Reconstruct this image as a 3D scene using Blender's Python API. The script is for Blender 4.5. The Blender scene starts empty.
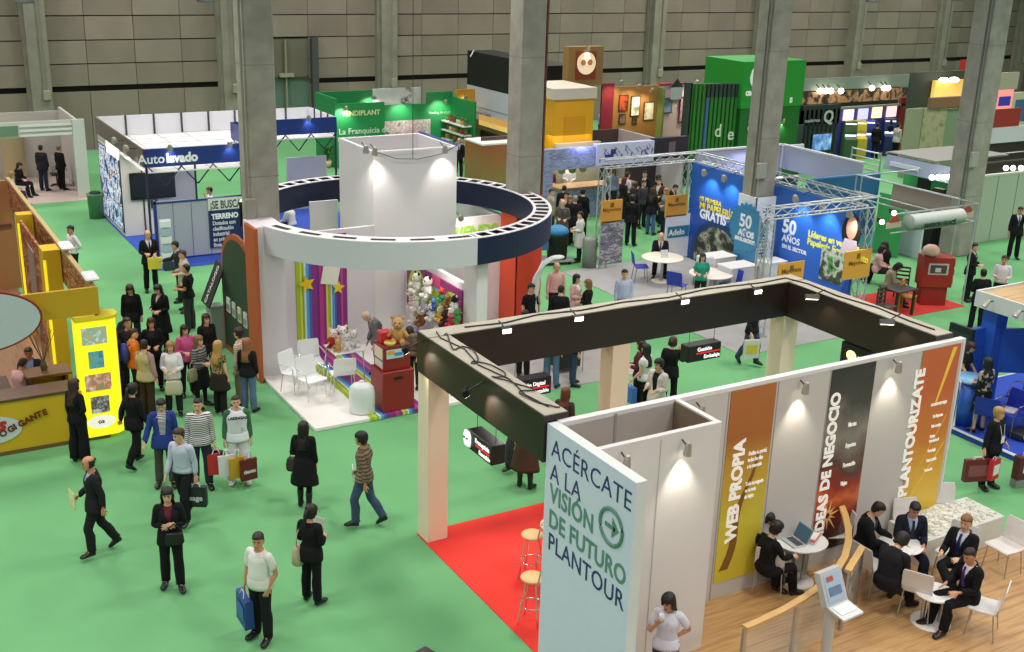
import bpy, bmesh, math, random
import numpy as np
from mathutils import Vector, Matrix
C = bpy.context.scene
COL = C.collection
random.seed(7)
rng = np.random.default_rng(7)
PI = math.pi
# ---------------------------------------------------------------- camera
F, PITCH, ROLL, YAW, CAMH = 1150.05, math.radians(18.477), math.radians(1.7415), math.radians(30.6726), 9.45
_fw = np.array([math.sin(YAW)*math.cos(PITCH), math.cos(YAW)*math.cos(PITCH), -math.sin(PITCH)])
_r = np.array([math.cos(YAW), -math.sin(YAW), 0.0])
_u = np.cross(_r, _fw)
CR = _r*math.cos(ROLL) + _u*math.sin(ROLL)
CU = -_r*math.sin(ROLL) + _u*math.cos(ROLL)
cam_data = bpy.data.cameras.new('camera')
cam = bpy.data.objects.new('camera', cam_data)
COL.objects.link(cam)
cam_data.sensor_width = 36.0
cam_data.lens = F*36.0/1024.0
cam_data.clip_start, cam_data.clip_end = 0.1, 400
cam.matrix_world = Matrix(((CR[0], CU[0], -_fw[0], 0), (CR[1], CU[1], -_fw[1], 0), (CR[2], CU[2], -_fw[2], CAMH), (0, 0, 0, 1)))
C.camera = cam
# ---------------------------------------------------------------- world, hall lamps, exposure
C.view_settings.view_transform = 'Standard'
C.view_settings.look = 'None'
C.view_settings.gamma = 1.0
C.view_settings.use_curve_mapping = False
C.view_settings.exposure = 0.0
w = bpy.data.worlds.new('hall_air'); C.world = w
w.use_nodes = True
w.node_tree.nodes['Background'].inputs[0].default_value = (0.93, 0.97, 1.0, 1)
w.node_tree.nodes['Background'].inputs[1].default_value = 0.2
def area_lamp(name, loc, size, power, color=(1, 0.96, 0.9), rot=(0, 0, 0), size_y=None, spread=180):
    d = bpy.data.lights.new(name, 'AREA'); d.energy = power; d.color = color; d.size = size
    if size_y: d.shape = 'RECTANGLE'; d.size_y = size_y
    d.spread = math.radians(spread)
    o = bpy.data.objects.new(name, d); o.location = loc; o.rotation_euler = rot; COL.objects.link(o); return o
def spot_lamp(name, loc, target, power, angle=60, blend=0.7, color=(1, 0.93, 0.82), radius=0.03):
    d = bpy.data.lights.new(name, 'SPOT'); d.energy = power; d.color = color
    d.spot_size = math.radians(angle); d.spot_blend = blend; d.shadow_soft_size = radius
    o = bpy.data.objects.new(name, d); o.location = loc
    o.rotation_euler = (Vector(target)-Vector(loc)).to_track_quat('-Z', 'Y').to_euler(); COL.objects.link(o); return o
for hx in (-8, 2, 12, 22, 32, 42, 52, 62):
    for hy in (-5, 6, 16, 27, 38, 49):
        area_lamp('hall_lamp', (hx, hy, 13.0), 2.2, {(2, 6): 180, (2, 16): 290, (12, 6): 420, (-8, 6): 620, (-8, 16): 700, (-8, -5): 300, (2, 27): 620, (2, 38): 560, (42, 38): 560, (42, 49): 560}.get((hx, hy), 470), spread=150)
# ---------------------------------------------------------------- pixel rays (to read world places off the calibrated view)
def ray(x, y):
    v = CR*(x-512)/F - CU*(y-326)/F + _fw
    return v
def at(x, y, z=0.0):
    d = ray(x, y); t = (z-CAMH)/d[2]; return Vector((d[0]*t, d[1]*t, z))
def atY(x, y, Y):
    d = ray(x, y); t = Y/d[1]; return Vector((d[0]*t, Y, CAMH+d[2]*t))
def atX(x, y, X):
    d = ray(x, y); t = X/d[0]; return Vector((X, d[1]*t, CAMH+d[2]*t))
# ---------------------------------------------------------------- materials
_M = {}
def lin(c):
    if isinstance(c, str):
        c = [int(c[i:i+2], 16)/255 for i in (0, 2, 4)]
    return tuple((x/12.92 if x <= 0.04045 else ((x+0.055)/1.055)**2.4) for x in c)
def mat(color, rough=0.6, metal=0.0, emit=0.0, noise=0.0, nscale=8.0, alpha=None, bump=0.0, spec=0.5):
    key = (color, rough, metal, emit, noise, nscale, alpha, bump, spec)
    if key in _M: return _M[key]
    m = bpy.data.materials.new('m_'+str(color)); m.use_nodes = True
    nt = m.node_tree; b = nt.nodes['Principled BSDF']; c = lin(color)
    b.inputs['Base Color'].default_value = (*c, 1); b.inputs['Roughness'].default_value = rough
    b.inputs['Metallic'].default_value = metal
    b.inputs['Specular IOR Level'].default_value = spec
    m.diffuse_color = (*c, 1)
    if emit:
        b.inputs['Emission Color'].default_value = (*c, 1); b.inputs['Emission Strength'].default_value = emit
    if alpha is not None:
        b.inputs['Alpha'].default_value = alpha
    if noise or bump:
        tc = nt.nodes.new('ShaderNodeTexCoord'); n = nt.nodes.new('ShaderNodeTexNoise')
        n.inputs['Scale'].default_value = nscale; n.inputs['Detail'].default_value = 4
        nt.links.new(tc.outputs['Object'], n.inputs['Vector'])
        if noise:
            mx = nt.nodes.new('ShaderNodeMix'); mx.data_type = 'RGBA'
            mx.inputs['A'].default_value = tuple(max(0, x*(1-noise)) for x in c)+(1,)
            mx.inputs['B'].default_value = tuple(min(1, x*(1+noise)) for x in c)+(1,)
            mr = nt.nodes.new('ShaderNodeMapRange'); mr.inputs['From Min'].default_value = 0.3; mr.inputs['From Max'].default_value = 0.7
            nt.links.new(n.outputs['Fac'], mr.inputs['Value']); nt.links.new(mr.outputs['Result'], mx.inputs['Factor'])
            nt.links.new(mx.outputs['Result'], b.inputs['Base Color'])
        if bump:
            bp = nt.nodes.new('ShaderNodeBump'); bp.inputs['Strength'].default_value = bump
            nt.links.new(n.outputs['Fac'], bp.inputs['Height']); nt.links.new(bp.outputs['Normal'], b.inputs['Normal'])
    _M[key] = m
    return m
# ---------------------------------------------------------------- mesh builder
class MB:
    """collects shapes, each with a material, and links them as one mesh object"""
    def __init__(s): s.v = []; s.f = []; s.mi = []; s.sm = []; s.mats = []
    def _m(s, m):
        if m not in s.mats: s.mats.append(m)
        return s.mats.index(m)
    def add(s, vs, fs, m, smooth=False):
        k = len(s.v); i = s._m(m)
        s.v += [tuple(p) for p in vs]
        for f in fs: s.f.append([k+a for a in f]); s.mi.append(i); s.sm.append(smooth)
        return s
    def box(s, a, b, m, bevel=0.0, rz=0.0, about=None):
        (x0, y0, z0), (x1, y1, z1) = [min(p, q) for p, q in zip(a, b)], [max(p, q) for p, q in zip(a, b)]
        e = min(bevel, (x1-x0)/2.1, (y1-y0)/2.1, (z1-z0)/2.1)
        if e > 0:
            vs = []; idx = {}
            for xi, X in enumerate((x0, x1)):
                for yi, Y in enumerate((y0, y1)):
                    for zi, Z in enumerate((z0, z1)):
                        sx, sy, sz = (1, -1)[xi], (1, -1)[yi], (1, -1)[zi]
                        for ax in range(3):
                            p = [X+sx*e, Y+sy*e, Z+sz*e]; p[ax] = (X, Y, Z)[ax]
                            idx[(xi, yi, zi, ax)] = len(vs); vs.append(p)
            g = lambda *q: idx[q]
            fs = []
            for ax in range(3):
                o = [i for i in range(3) if i != ax]
                for sd in (0, 1):
                    q = []
                    for (p1, p2) in ((0, 0), (1, 0), (1, 1), (0, 1)):
                        c = [0, 0, 0]; c[ax] = sd; c[o[0]] = p1; c[o[1]] = p2
                        q.append(g(*c, ax))
                    fs.append(q)
            for ax in range(3):
                o = [i for i in range(3) if i != ax]
                for p1 in (0, 1):
                    for p2 in (0, 1):
                        c0 = [0, 0, 0]; c0[o[0]] = p1; c0[o[1]] = p2; c1 = list(c0); c1[ax] = 1
                        fs.append([g(*c0, o[0]), g(*c0, o[1]), g(*c1, o[1]), g(*c1, o[0])])
            for xi in (0, 1):
                for yi in (0, 1):
                    for zi in (0, 1): fs.append([g(xi, yi, zi, 0), g(xi, yi, zi, 1), g(xi, yi, zi, 2)])
        else:
            vs = [(x, y, z) for x in (x0, x1) for y in (y0, y1) for z in (z0, z1)]
            fs = [(0, 1, 3, 2), (4, 6, 7, 5), (0, 4, 5, 1), (2, 3, 7, 6), (0, 2, 6, 4), (1, 5, 7, 3)]
        if rz:
            cx, cy = about or ((x0+x1)/2, (y0+y1)/2); c_, s_ = math.cos(rz), math.sin(rz)
            vs = [(cx+(x-cx)*c_-(y-cy)*s_, cy+(x-cx)*s_+(y-cy)*c_, z) for x, y, z in vs]
        return s.add(vs, fs, m)
    def ring(s, c, d, r, n, up=None, r2=None):
        d = Vector(d).normalized(); up = Vector(up) if up else (Vector((0, 0, 1)) if abs(d.z) < 0.95 else Vector((0, 1, 0)))
        a = d.cross(up).normalized(); b = a.cross(d); r2 = r if r2 is None else r2
        return [Vector(c)+a*r*math.cos(2*PI*i/n)+b*r2*math.sin(2*PI*i/n) for i in range(n)]
    def tube(s, pts, r, m, n=8, cap=True, smooth=True, closed=False):
        pts = [Vector(p) for p in pts]; rs = r if isinstance(r, (list, tuple)) else [r]*len(pts)
        vs = []; N = len(pts)
        for i, p in enumerate(pts):
            if closed: d = pts[(i+1) % N]-pts[i-1]
            else: d = pts[min(i+1, N-1)]-pts[max(i-1, 0)]
            vs += s.ring(p, d, rs[i], n)
        fs = [[i*n+j, i*n+(j+1) % n, ((i+1) % N)*n+(j+1) % n, ((i+1) % N)*n+j] for i in range(N if closed else N-1) for j in range(n)]
        s.add(vs, fs, m, smooth)
        if cap and not closed:
            s.add(vs[:n], [list(range(n))[::-1]], m); s.add(vs[-n:], [list(range(n))], m)
        return s
    def bar(s, a, b, wx, m, wy=None):
        a, b = Vector(a), Vector(b); d = (b-a).normalized(); up = Vector((0, 0, 1)) if abs(d.z) < 0.9 else Vector((0, 1, 0))
        x = d.cross(up).normalized(); y = x.cross(d); wy = wy or wx
        vs = [p+x*wx/2*i+y*wy/2*j for p in (a, b) for i, j in ((-1, -1), (1, -1), (1, 1), (-1, 1))]
        return s.add(vs, [(3, 2, 1, 0), (4, 5, 6, 7), (0, 1, 5, 4), (1, 2, 6, 5), (2, 3, 7, 6), (3, 0, 4, 7)], m)
    def lathe(s, prof, m, n=24, c=(0, 0, 0), sx=1.0, sy=1.0, smooth=True):
        vs = []; N = len(prof)
        for r, z in prof: vs += [(c[0]+r*sx*math.cos(2*PI*i/n), c[1]+r*sy*math.sin(2*PI*i/n), c[2]+z) for i in range(n)]
        fs = [[i*n+j, i*n+(j+1) % n, (i+1)*n+(j+1) % n, (i+1)*n+j] for i in range(N-1) for j in range(n)]
        s.add(vs, fs, m, smooth)
        if prof[0][0] > 1e-4: s.add(vs[:n], [list(range(n))[::-1]], m)
        if prof[-1][0] > 1e-4: s.add(vs[-n:], [list(range(n))], m)
        return s
    def prism(s, poly, z0, z1, m, ms=None):
        """extrude an xy polygon from z0 to z1"""
        n = len(poly); a = [(x, y, z0) for x, y in poly]; b = [(x, y, z1) for x, y in poly]
        s.add(a+b, [list(range(n))[::-1], list(range(n, 2*n))], m)
        return s.add(a+b, [[i, (i+1) % n, n+(i+1) % n, n+i] for i in range(n)], ms or m)
    def slab(s, poly3, off, m, ms=None):
        """a flat 3D polygon given thickness by the vector off"""
        n = len(poly3); off = Vector(off); a = [Vector(p) for p in poly3]; b = [p+off for p in a]
        s.add(a+b, [list(range(n)), list(range(n, 2*n))[::-1]], m)
        return s.add(a+b, [[i, (i+1) % n, n+(i+1) % n, n+i] for i in range(n)], ms or m)
    def ball(s, c, r, m, n=10, sx=1, sy=1, sz=1):
        k = max(4, n//2)
        prof = [(r*math.sin(PI*i/k) if 0 < i < k else 1e-5, -r*sz*math.cos(PI*i/k)) for i in range(k+1)]
        return s.lathe(prof, m, n, c, sx, sy)
    def build(s, name, parent=None, loc=None, rz=0.0):
        me = bpy.data.meshes.new(name); me.from_pydata(s.v, [], s.f); me.update()
        for m in s.mats: me.materials.append(m)
        me.polygons.foreach_set('material_index', s.mi); me.polygons.foreach_set('use_smooth', s.sm)
        bm = bmesh.new(); bm.from_mesh(me); bmesh.ops.recalc_face_normals(bm, faces=bm.faces[:]); bm.to_mesh(me); bm.free()
        o = bpy.data.objects.new(name, me); COL.objects.link(o)
        if parent is not None: o.parent = parent
        if loc is not None: o.location = loc
        if rz: o.rotation_euler = (0, 0, rz)
        return o
def tag(o, label, cat, group=None, kind=None):
    if label: o['label'] = label
    if cat: o['category'] = cat
    if group: o['group'] = group
    if kind: o['kind'] = kind
    return o
def thing(name, label, cat, loc=(0, 0, 0), rz=0.0, group=None):
    o = bpy.data.objects.new(name, None); o.empty_display_size = 0.1; COL.objects.link(o)
    o.location = loc; o.rotation_euler = (0, 0, rz)
    return tag(o, label, cat, group)
def struct(o): o['kind'] = 'structure'; return o
def dup(root, loc=None, rz=None, label=None, group=None):
    r = root.copy(); COL.objects.link(r)
    if loc is not None: r.location = loc
    if rz is not None: r.rotation_euler = (0, 0, rz)
    if label: r['label'] = label
    if group: r['group'] = group
    for ch in list(root.children):
        c = ch.copy(); COL.objects.link(c); c.parent = r
        for g in list(ch.children):
            d = g.copy(); COL.objects.link(d); d.parent = c
    return r
TEXTS = []
def text(name, body, size, m, parent, loc, rot, align='LEFT', extrude=0.004, shear=0.0, offset=0.0, space=1.0, sx=1.0, line=1.0):
    cu = bpy.data.curves.new(name, 'FONT'); cu.body = body; cu.size = size; cu.align_x = align; cu.extrude = extrude
    cu.shear = shear; cu.offset = offset; cu.space_character = space; cu.space_line = line; cu.resolution_u = 3
    cu.materials.append(m)
    o = bpy.data.objects.new(name, cu); COL.objects.link(o); o.parent = parent; o.location = loc; o.rotation_euler = rot
    o.scale = (sx, 1, 1); TEXTS.append(o)
    return o
FACE_Y = (PI/2, 0, 0)          # lettering on a face looking to -Y
FACE_X = (PI/2, 0, -PI/2)      # lettering on a face looking to -X
# ---------------------------------------------------------------- people: one template body, posed by linear blend skinning
def _loft(bm, secs, n=14):
    """secs: (centre, half width a, half depth b, axis u, axis v)"""
    rings = []
    for c, a, b, u, v in secs:
        c, u, v = Vector(c), Vector(u), Vector(v)
        rings.append([bm.verts.new(c+u*a*math.cos(2*PI*i/n)+v*b*math.sin(2*PI*i/n)) for i in range(n)])
    for p, q in zip(rings, rings[1:]):
        for i in range(n): bm.faces.new((p[i], p[(i+1) % n], q[(i+1) % n], q[i]))
    bm.faces.new(rings[0][::-1]); bm.faces.new(rings[-1])
def _limb(bm, pts, rs, n=12, k=(1, 1)):
    secs = []
    for i, p in enumerate(pts):
        d = (Vector(pts[min(i+1, len(pts)-1)])-Vector(pts[max(i-1, 0)])).normalized()
        u = d.cross(Vector((0, 1, 0)))
        u = u.normalized() if u.length > 1e-3 else Vector((1, 0, 0))
        v = u.cross(d)
        r = rs[i] if isinstance(rs[i], tuple) else (rs[i], rs[i])
        secs.append((p, r[0], r[1], u, v))
    _loft(bm, secs, n)
X3, Y3 = (1, 0, 0), (0, 1, 0)
JT = {'pelvis': (0, 0.01, 0.96), 'spine': (0, 0.015, 1.10), 'chest': (0, 0.02, 1.25), 'neck': (0, 0.03, 1.475), 'head': (0, 0.012, 1.55), 'top': (0, 0.0, 1.74)}
for sx, q in ((1, 'L'), (-1, 'R')):
    JT['hip'+q] = (0.088*sx, 0.01, 0.93); JT['knee'+q] = (0.098*sx, 0.0, 0.50); JT['ank'+q] = (0.105*sx, 0.03, 0.085); JT['toe'+q] = (0.125*sx, -0.15, 0.03)
    JT['sho'+q] = (0.172*sx, 0.025, 1.405); JT['elb'+q] = (0.372*sx, 0.03, 1.215); JT['wri'+q] = (0.545*sx, 0.01, 1.04); JT['fin'+q] = (0.66*sx, 0.0, 0.92)
def _template():
    bm = bmesh.new()
    # torso
    T = [(0.86, .055, .055, .012), (0.90, .150, .100, .014), (0.96, .168, .112, .014), (1.02, .160, .104, .010), (1.10, .142, .094, .008), (1.18, .146, .098, .012),
         (1.26, .160, .110, .016), (1.33, .168, .115, .018), (1.38, .158, .100, .022), (1.42, .120, .080, .028), (1.455, .075, .064, .030), (1.50, .056, .058, .028)]
    _loft(bm, [((0, y, z), a, b, X3, Y3) for z, a, b, y in T], 20)
    _loft(bm, [((0, .028, 1.45), .058, .060, X3, Y3), ((0, .022, 1.52), .053, .056, X3, Y3), ((0, .014, 1.58), .05, .055, X3, Y3)], 14)
    # head
    H = [(1.515, .022, .022, -.052), (1.530, .044, .050, -.035), (1.555, .058, .074, -.012), (1.59, .067, .090, -.002), (1.625, .072, .095, .004), (1.66, .075, .098, .006),
         (1.695, .073, .094, .010), (1.72, .060, .078, .012), (1.738, .040, .052, .012), (1.748, .012, .016, .012)]
    _loft(bm, [((0, y, z), a, b, X3, Y3) for z, a, b, y in H], 20)
    _loft(bm, [((0, -.088, 1.632), .007, .008, X3, Y3), ((0, -.104, 1.603), .013, .012, X3, Y3), ((0, -.096, 1.588), .013, .010, X3, Y3)], 8)   # nose
    _loft(bm, [((0, -.086, 1.566), .022, .010, X3, Y3), ((0, -.088, 1.560), .024, .012, X3, Y3), ((0, -.082, 1.551), .020, .010, X3, Y3)], 8)    # lips
    _loft(bm, [((-.03, -.084, 1.646), .008, .008, (0, 0, 1), Y3), ((0, -.09, 1.644), .006, .008, (0, 0, 1), Y3), ((.03, -.084, 1.646), .008, .008, (0, 0, 1), Y3)], 8)  # brow
    for s in (1, -1):
        _loft(bm, [((s*.068, .008, 1.60), .010, .016, Y3, (0, 0, 1)), ((s*.082, .014, 1.605), .020, .032, Y3, (0, 0, 1)), ((s*.086, .018, 1.607), .016, .028, Y3, (0, 0, 1))], 10)  # ears
        # arm
        sh, el, wr, fi = [Vector(JT[k+('L' if s > 0 else 'R')]) for k in ('sho', 'elb', 'wri', 'fin')]
        _limb(bm, [Vector((s*.09, .025, 1.395)), sh+Vector((0, 0, .002)), sh.lerp(el, .25), sh.lerp(el, .6), el, el.lerp(wr, .25), el.lerp(wr, .65), wr, wr.lerp(fi, .2)],
              [.050, .053, .049, .044, .037, .040, .033, (.026, .022), (.030, .018)], 12)
        d = (fi-wr).normalized(); nrm = Vector((s*.62, -.35, .70)).normalized()          # back of the hand looks outwards
        side = d.cross(nrm).normalized()*s; nrm = side.cross(d)*s
        _loft(bm, [(wr+d*.005, .026, .018, side, nrm), (wr+d*.04, .040, .017, side, nrm), (wr+d*.085, .043, .014, side, nrm), (wr+d*.098, .038, .011, side, nrm)], 12)
        for i, (off, L) in enumerate(((-.033, .066), (-.0115, .076), (.0105, .072), (.031, .056))):
            b0 = wr+d*.088+side*off; dd = (d+side*off*6.0).normalized(); p1 = b0+dd*L*.45; d2 = (dd-nrm*.35).normalized(); p2 = p1+d2*L*.3; d3 = (d2-nrm*.4).normalized(); p3 = p2+d3*L*.28
            _limb(bm, [b0, p1, p2, p3], [.0095, .0088, .0082, .006], 8)
        t0 = wr+d*.03-side*.026; td = (d*.75-side*.75-nrm*.2).normalized(); t1 = t0+td*.04; t2 = t1+(td+d*.4).normalized()*.034
        _limb(bm, [t0-td*.01, t0+td*.01, t1, t2], [.013, .013, .011, .008], 8)
        # leg
        hp, kn, an = [Vector(JT[k+('L' if s > 0 else 'R')]) for k in ('hip', 'knee', 'ank')]
        _limb(bm, [hp+Vector((-s*.004, .0, .03)), hp.lerp(kn, .12), hp.lerp(kn, .4), hp.lerp(kn, .75), kn, kn.lerp(an, .2)+Vector((0, .012, 0)), kn.lerp(an, .38)+Vector((0, .014, 0)), kn.lerp(an, .75), an, an-Vector((0, 0, .05))],
              [.082, (.086, .092), (.076, .080), .060, .053, .054, .053, .040, .036, .036], 14)
        _loft(bm, [((s*.105, .075, .035), .028, .030, X3, (0, 0, 1)), ((s*.106, .05, .045), .035, .044, X3, (0, 0, 1)), ((s*.109, -.01, .045), .038, .044, X3, (0, 0, 1)),
                   ((s*.117, -.08, .030), .046, .029, X3, (0, 0, 1)), ((s*.122, -.135, .022), .042, .021, X3, (0, 0, 1)), ((s*.122, -.165, .016), .022, .013, X3, (0, 0, 1))], 12)
        # seat and chest muscles
        _loft(bm, [((s*.075, .07, .86), .05, .03, X3, Y3), ((s*.078, .075, .92), .078, .05, X3, Y3), ((s*.07, .06, .99), .06, .03, X3, Y3)], 12)
        _loft(bm, [((s*.11, .10, 1.26), .03, .02, X3, Y3), ((s*.09, .10, 1.34), .06, .03, X3, Y3), ((s*.07, .09, 1.41), .05, .02, X3, Y3)], 10)
    bmesh.ops.recalc_face_normals(bm, faces=bm.faces[:])
    me = bpy.data.meshes.new('t'); bm.to_mesh(me); bm.free()
    o = bpy.data.objects.new('t', me); COL.objects.link(o)
    r = o.modifiers.new('r', 'REMESH'); r.mode = 'VOXEL'; r.voxel_size = 0.0058
    sm = o.modifiers.new('s', 'SMOOTH'); sm.iterations = 3; sm.factor = 0.5
    d = o.modifiers.new('d', 'DECIMATE'); d.ratio = 0.062
    dg = bpy.context.evaluated_depsgraph_get(); ev = o.evaluated_get(dg); m2 = ev.to_mesh()
    nv = len(m2.vertices); co = np.empty(nv*3); m2.vertices.foreach_get('co', co); co = co.reshape(-1, 3)
    fs = [tuple(p.vertices) for p in m2.polygons]
    ev.to_mesh_clear(); bpy.data.objects.remove(o); bpy.data.meshes.remove(me)
    return co, fs
TV, TF = _template()
NV = len(TV)
TFa = np.array([f for f in TF if len(f) == 3])
def _normals(V):
    n = np.zeros_like(V); a = V[TFa[:, 0]]; b = V[TFa[:, 1]]; c = V[TFa[:, 2]]; fn = np.cross(b-a, c-a)
    for k in range(3): np.add.at(n, TFa[:, k], fn)
    return n/np.maximum(1e-9, np.linalg.norm(n, axis=1))[:, None]
BONES = [('pelvis', 'pelvis', 'spine', .13), ('spine', 'spine', 'chest', .13), ('chest', 'chest', 'neck', .13), ('neck', 'neck', 'head', .06), ('head', 'head', 'top', .10)]
for q in 'LR': BONES += [('ua'+q, 'sho'+q, 'elb'+q, .045), ('fa'+q, 'elb'+q, 'wri'+q, .036), ('ha'+q, 'wri'+q, 'fin'+q, .035), ('th'+q, 'hip'+q, 'knee'+q, .08), ('sh'+q, 'knee'+q, 'ank'+q, .05), ('ft'+q, 'ank'+q, 'toe'+q, .05)]
BI = {b[0]: i for i, b in enumerate(BONES)}
def _weights(V):
    W = np.zeros((len(V), len(BONES)))
    for i, (nm, a, b, r) in enumerate(BONES):
        A, B = np.array(JT[a]), np.array(JT[b]); ab = B-A
        t = np.clip(((V-A)@ab)/(ab@ab), 0, 1); d = np.linalg.norm(V-A-t[:, None]*ab, axis=1)
        wt = 1.0/(d/r+0.12)**6
        if nm[-1] == 'L' and nm[:2] in ('th', 'sh', 'ft', 'ua', 'fa', 'ha'): wt = wt*(V[:, 0] > 0)
        if nm[-1] == 'R' and nm[:2] in ('th', 'sh', 'ft', 'ua', 'fa', 'ha'): wt = wt*(V[:, 0] < 0)
        if nm[:2] == 'th': wt = wt*np.clip((0.985-V[:, 2])/.07, 0, 1)
        if nm[:2] == 'ua': wt = wt*np.clip((np.abs(V[:, 0])-.115)/.07, 0, 1)
        if nm[:2] in ('fa', 'ha'): wt = wt*(np.abs(V[:, 0]) > .25)
        if nm in ('pelvis', 'spine', 'chest'): wt = wt*np.clip((.30-np.abs(V[:, 0]))/.06, 0, 1)*np.clip((V[:, 2]-.74)/.10, 0, 1)
        W[:, i] = wt
    W = W/W.sum(1)[:, None]
    return W
TW = _weights(TV)
TN = _normals(TV)
_nb = [set() for _ in range(NV)]
for f in TF:
    for i in range(len(f)): _nb[f[i]].add(f[i-1]); _nb[f[i-1]].add(f[i])
_e = np.array([(i, j) for i in range(NV) for j in _nb[i]])
_deg = np.bincount(_e[:, 0], minlength=NV)[:, None]
def _smooth(V, it):
    for _ in range(it):
        s = np.zeros_like(V); np.add.at(s, _e[:, 0], V[_e[:, 1]]); V = .5*V+.5*s/_deg
    return V
ARM = np.array([TW[:, [BI[b+q] for b in ('ua', 'fa', 'ha')]].sum(1) for q in 'LR']).sum(0)
LEG = np.array([TW[:, [BI[b+q] for b in ('th', 'sh', 'ft')]].sum(1) for q in 'LR']).sum(0)
HEAD = TW[:, BI['head']]+TW[:, BI['neck']]*.5
ARMT = np.clip((np.abs(TV[:, 0])-.178)/(.545-.178), -1, 2)     # 0 shoulder .. 1 wrist
_cache = {}
def _warp(V, fem, fat):
    V = V.copy(); x, y, z = V[:, 0], V[:, 1], V[:, 2]
    tor = np.clip((z-.80)/.1, 0, 1)*np.clip((1.5-z)/.06, 0, 1)
    g = lambda c, s_: np.exp(-((z-c)/s_)**2)
    if fem:
        arm = np.clip((np.abs(x)-.16)/.05, 0, 1)
        V[:, 0] = x*(1-.10*g(1.40, .14)*(1-arm)+.05*g(.93, .09)*(1-arm)-.10*g(1.12, .07)*(1-arm))-np.sign(x)*arm*.017*(z > .7)
        bust = np.exp(-((np.abs(x)-.075)/.055)**2-((z-1.285)/.055)**2)*(y < 0)
        V[:, 1] = y-.045*bust
        V[:, 1] = V[:, 1]*(1-.08*g(1.12, .08))
    if fat:
        b = np.exp(-((z-1.08)/.13)**2)*(1-np.clip((np.abs(x)-.2)/.05, 0, 1))
        V[:, 1] = V[:, 1]-.11*fat*b*(V[:, 1] < 0.02)*np.exp(-(V[:, 0]/.14)**2)
        V[:, 0] = V[:, 0]*(1+.22*fat*b)
    return V
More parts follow.
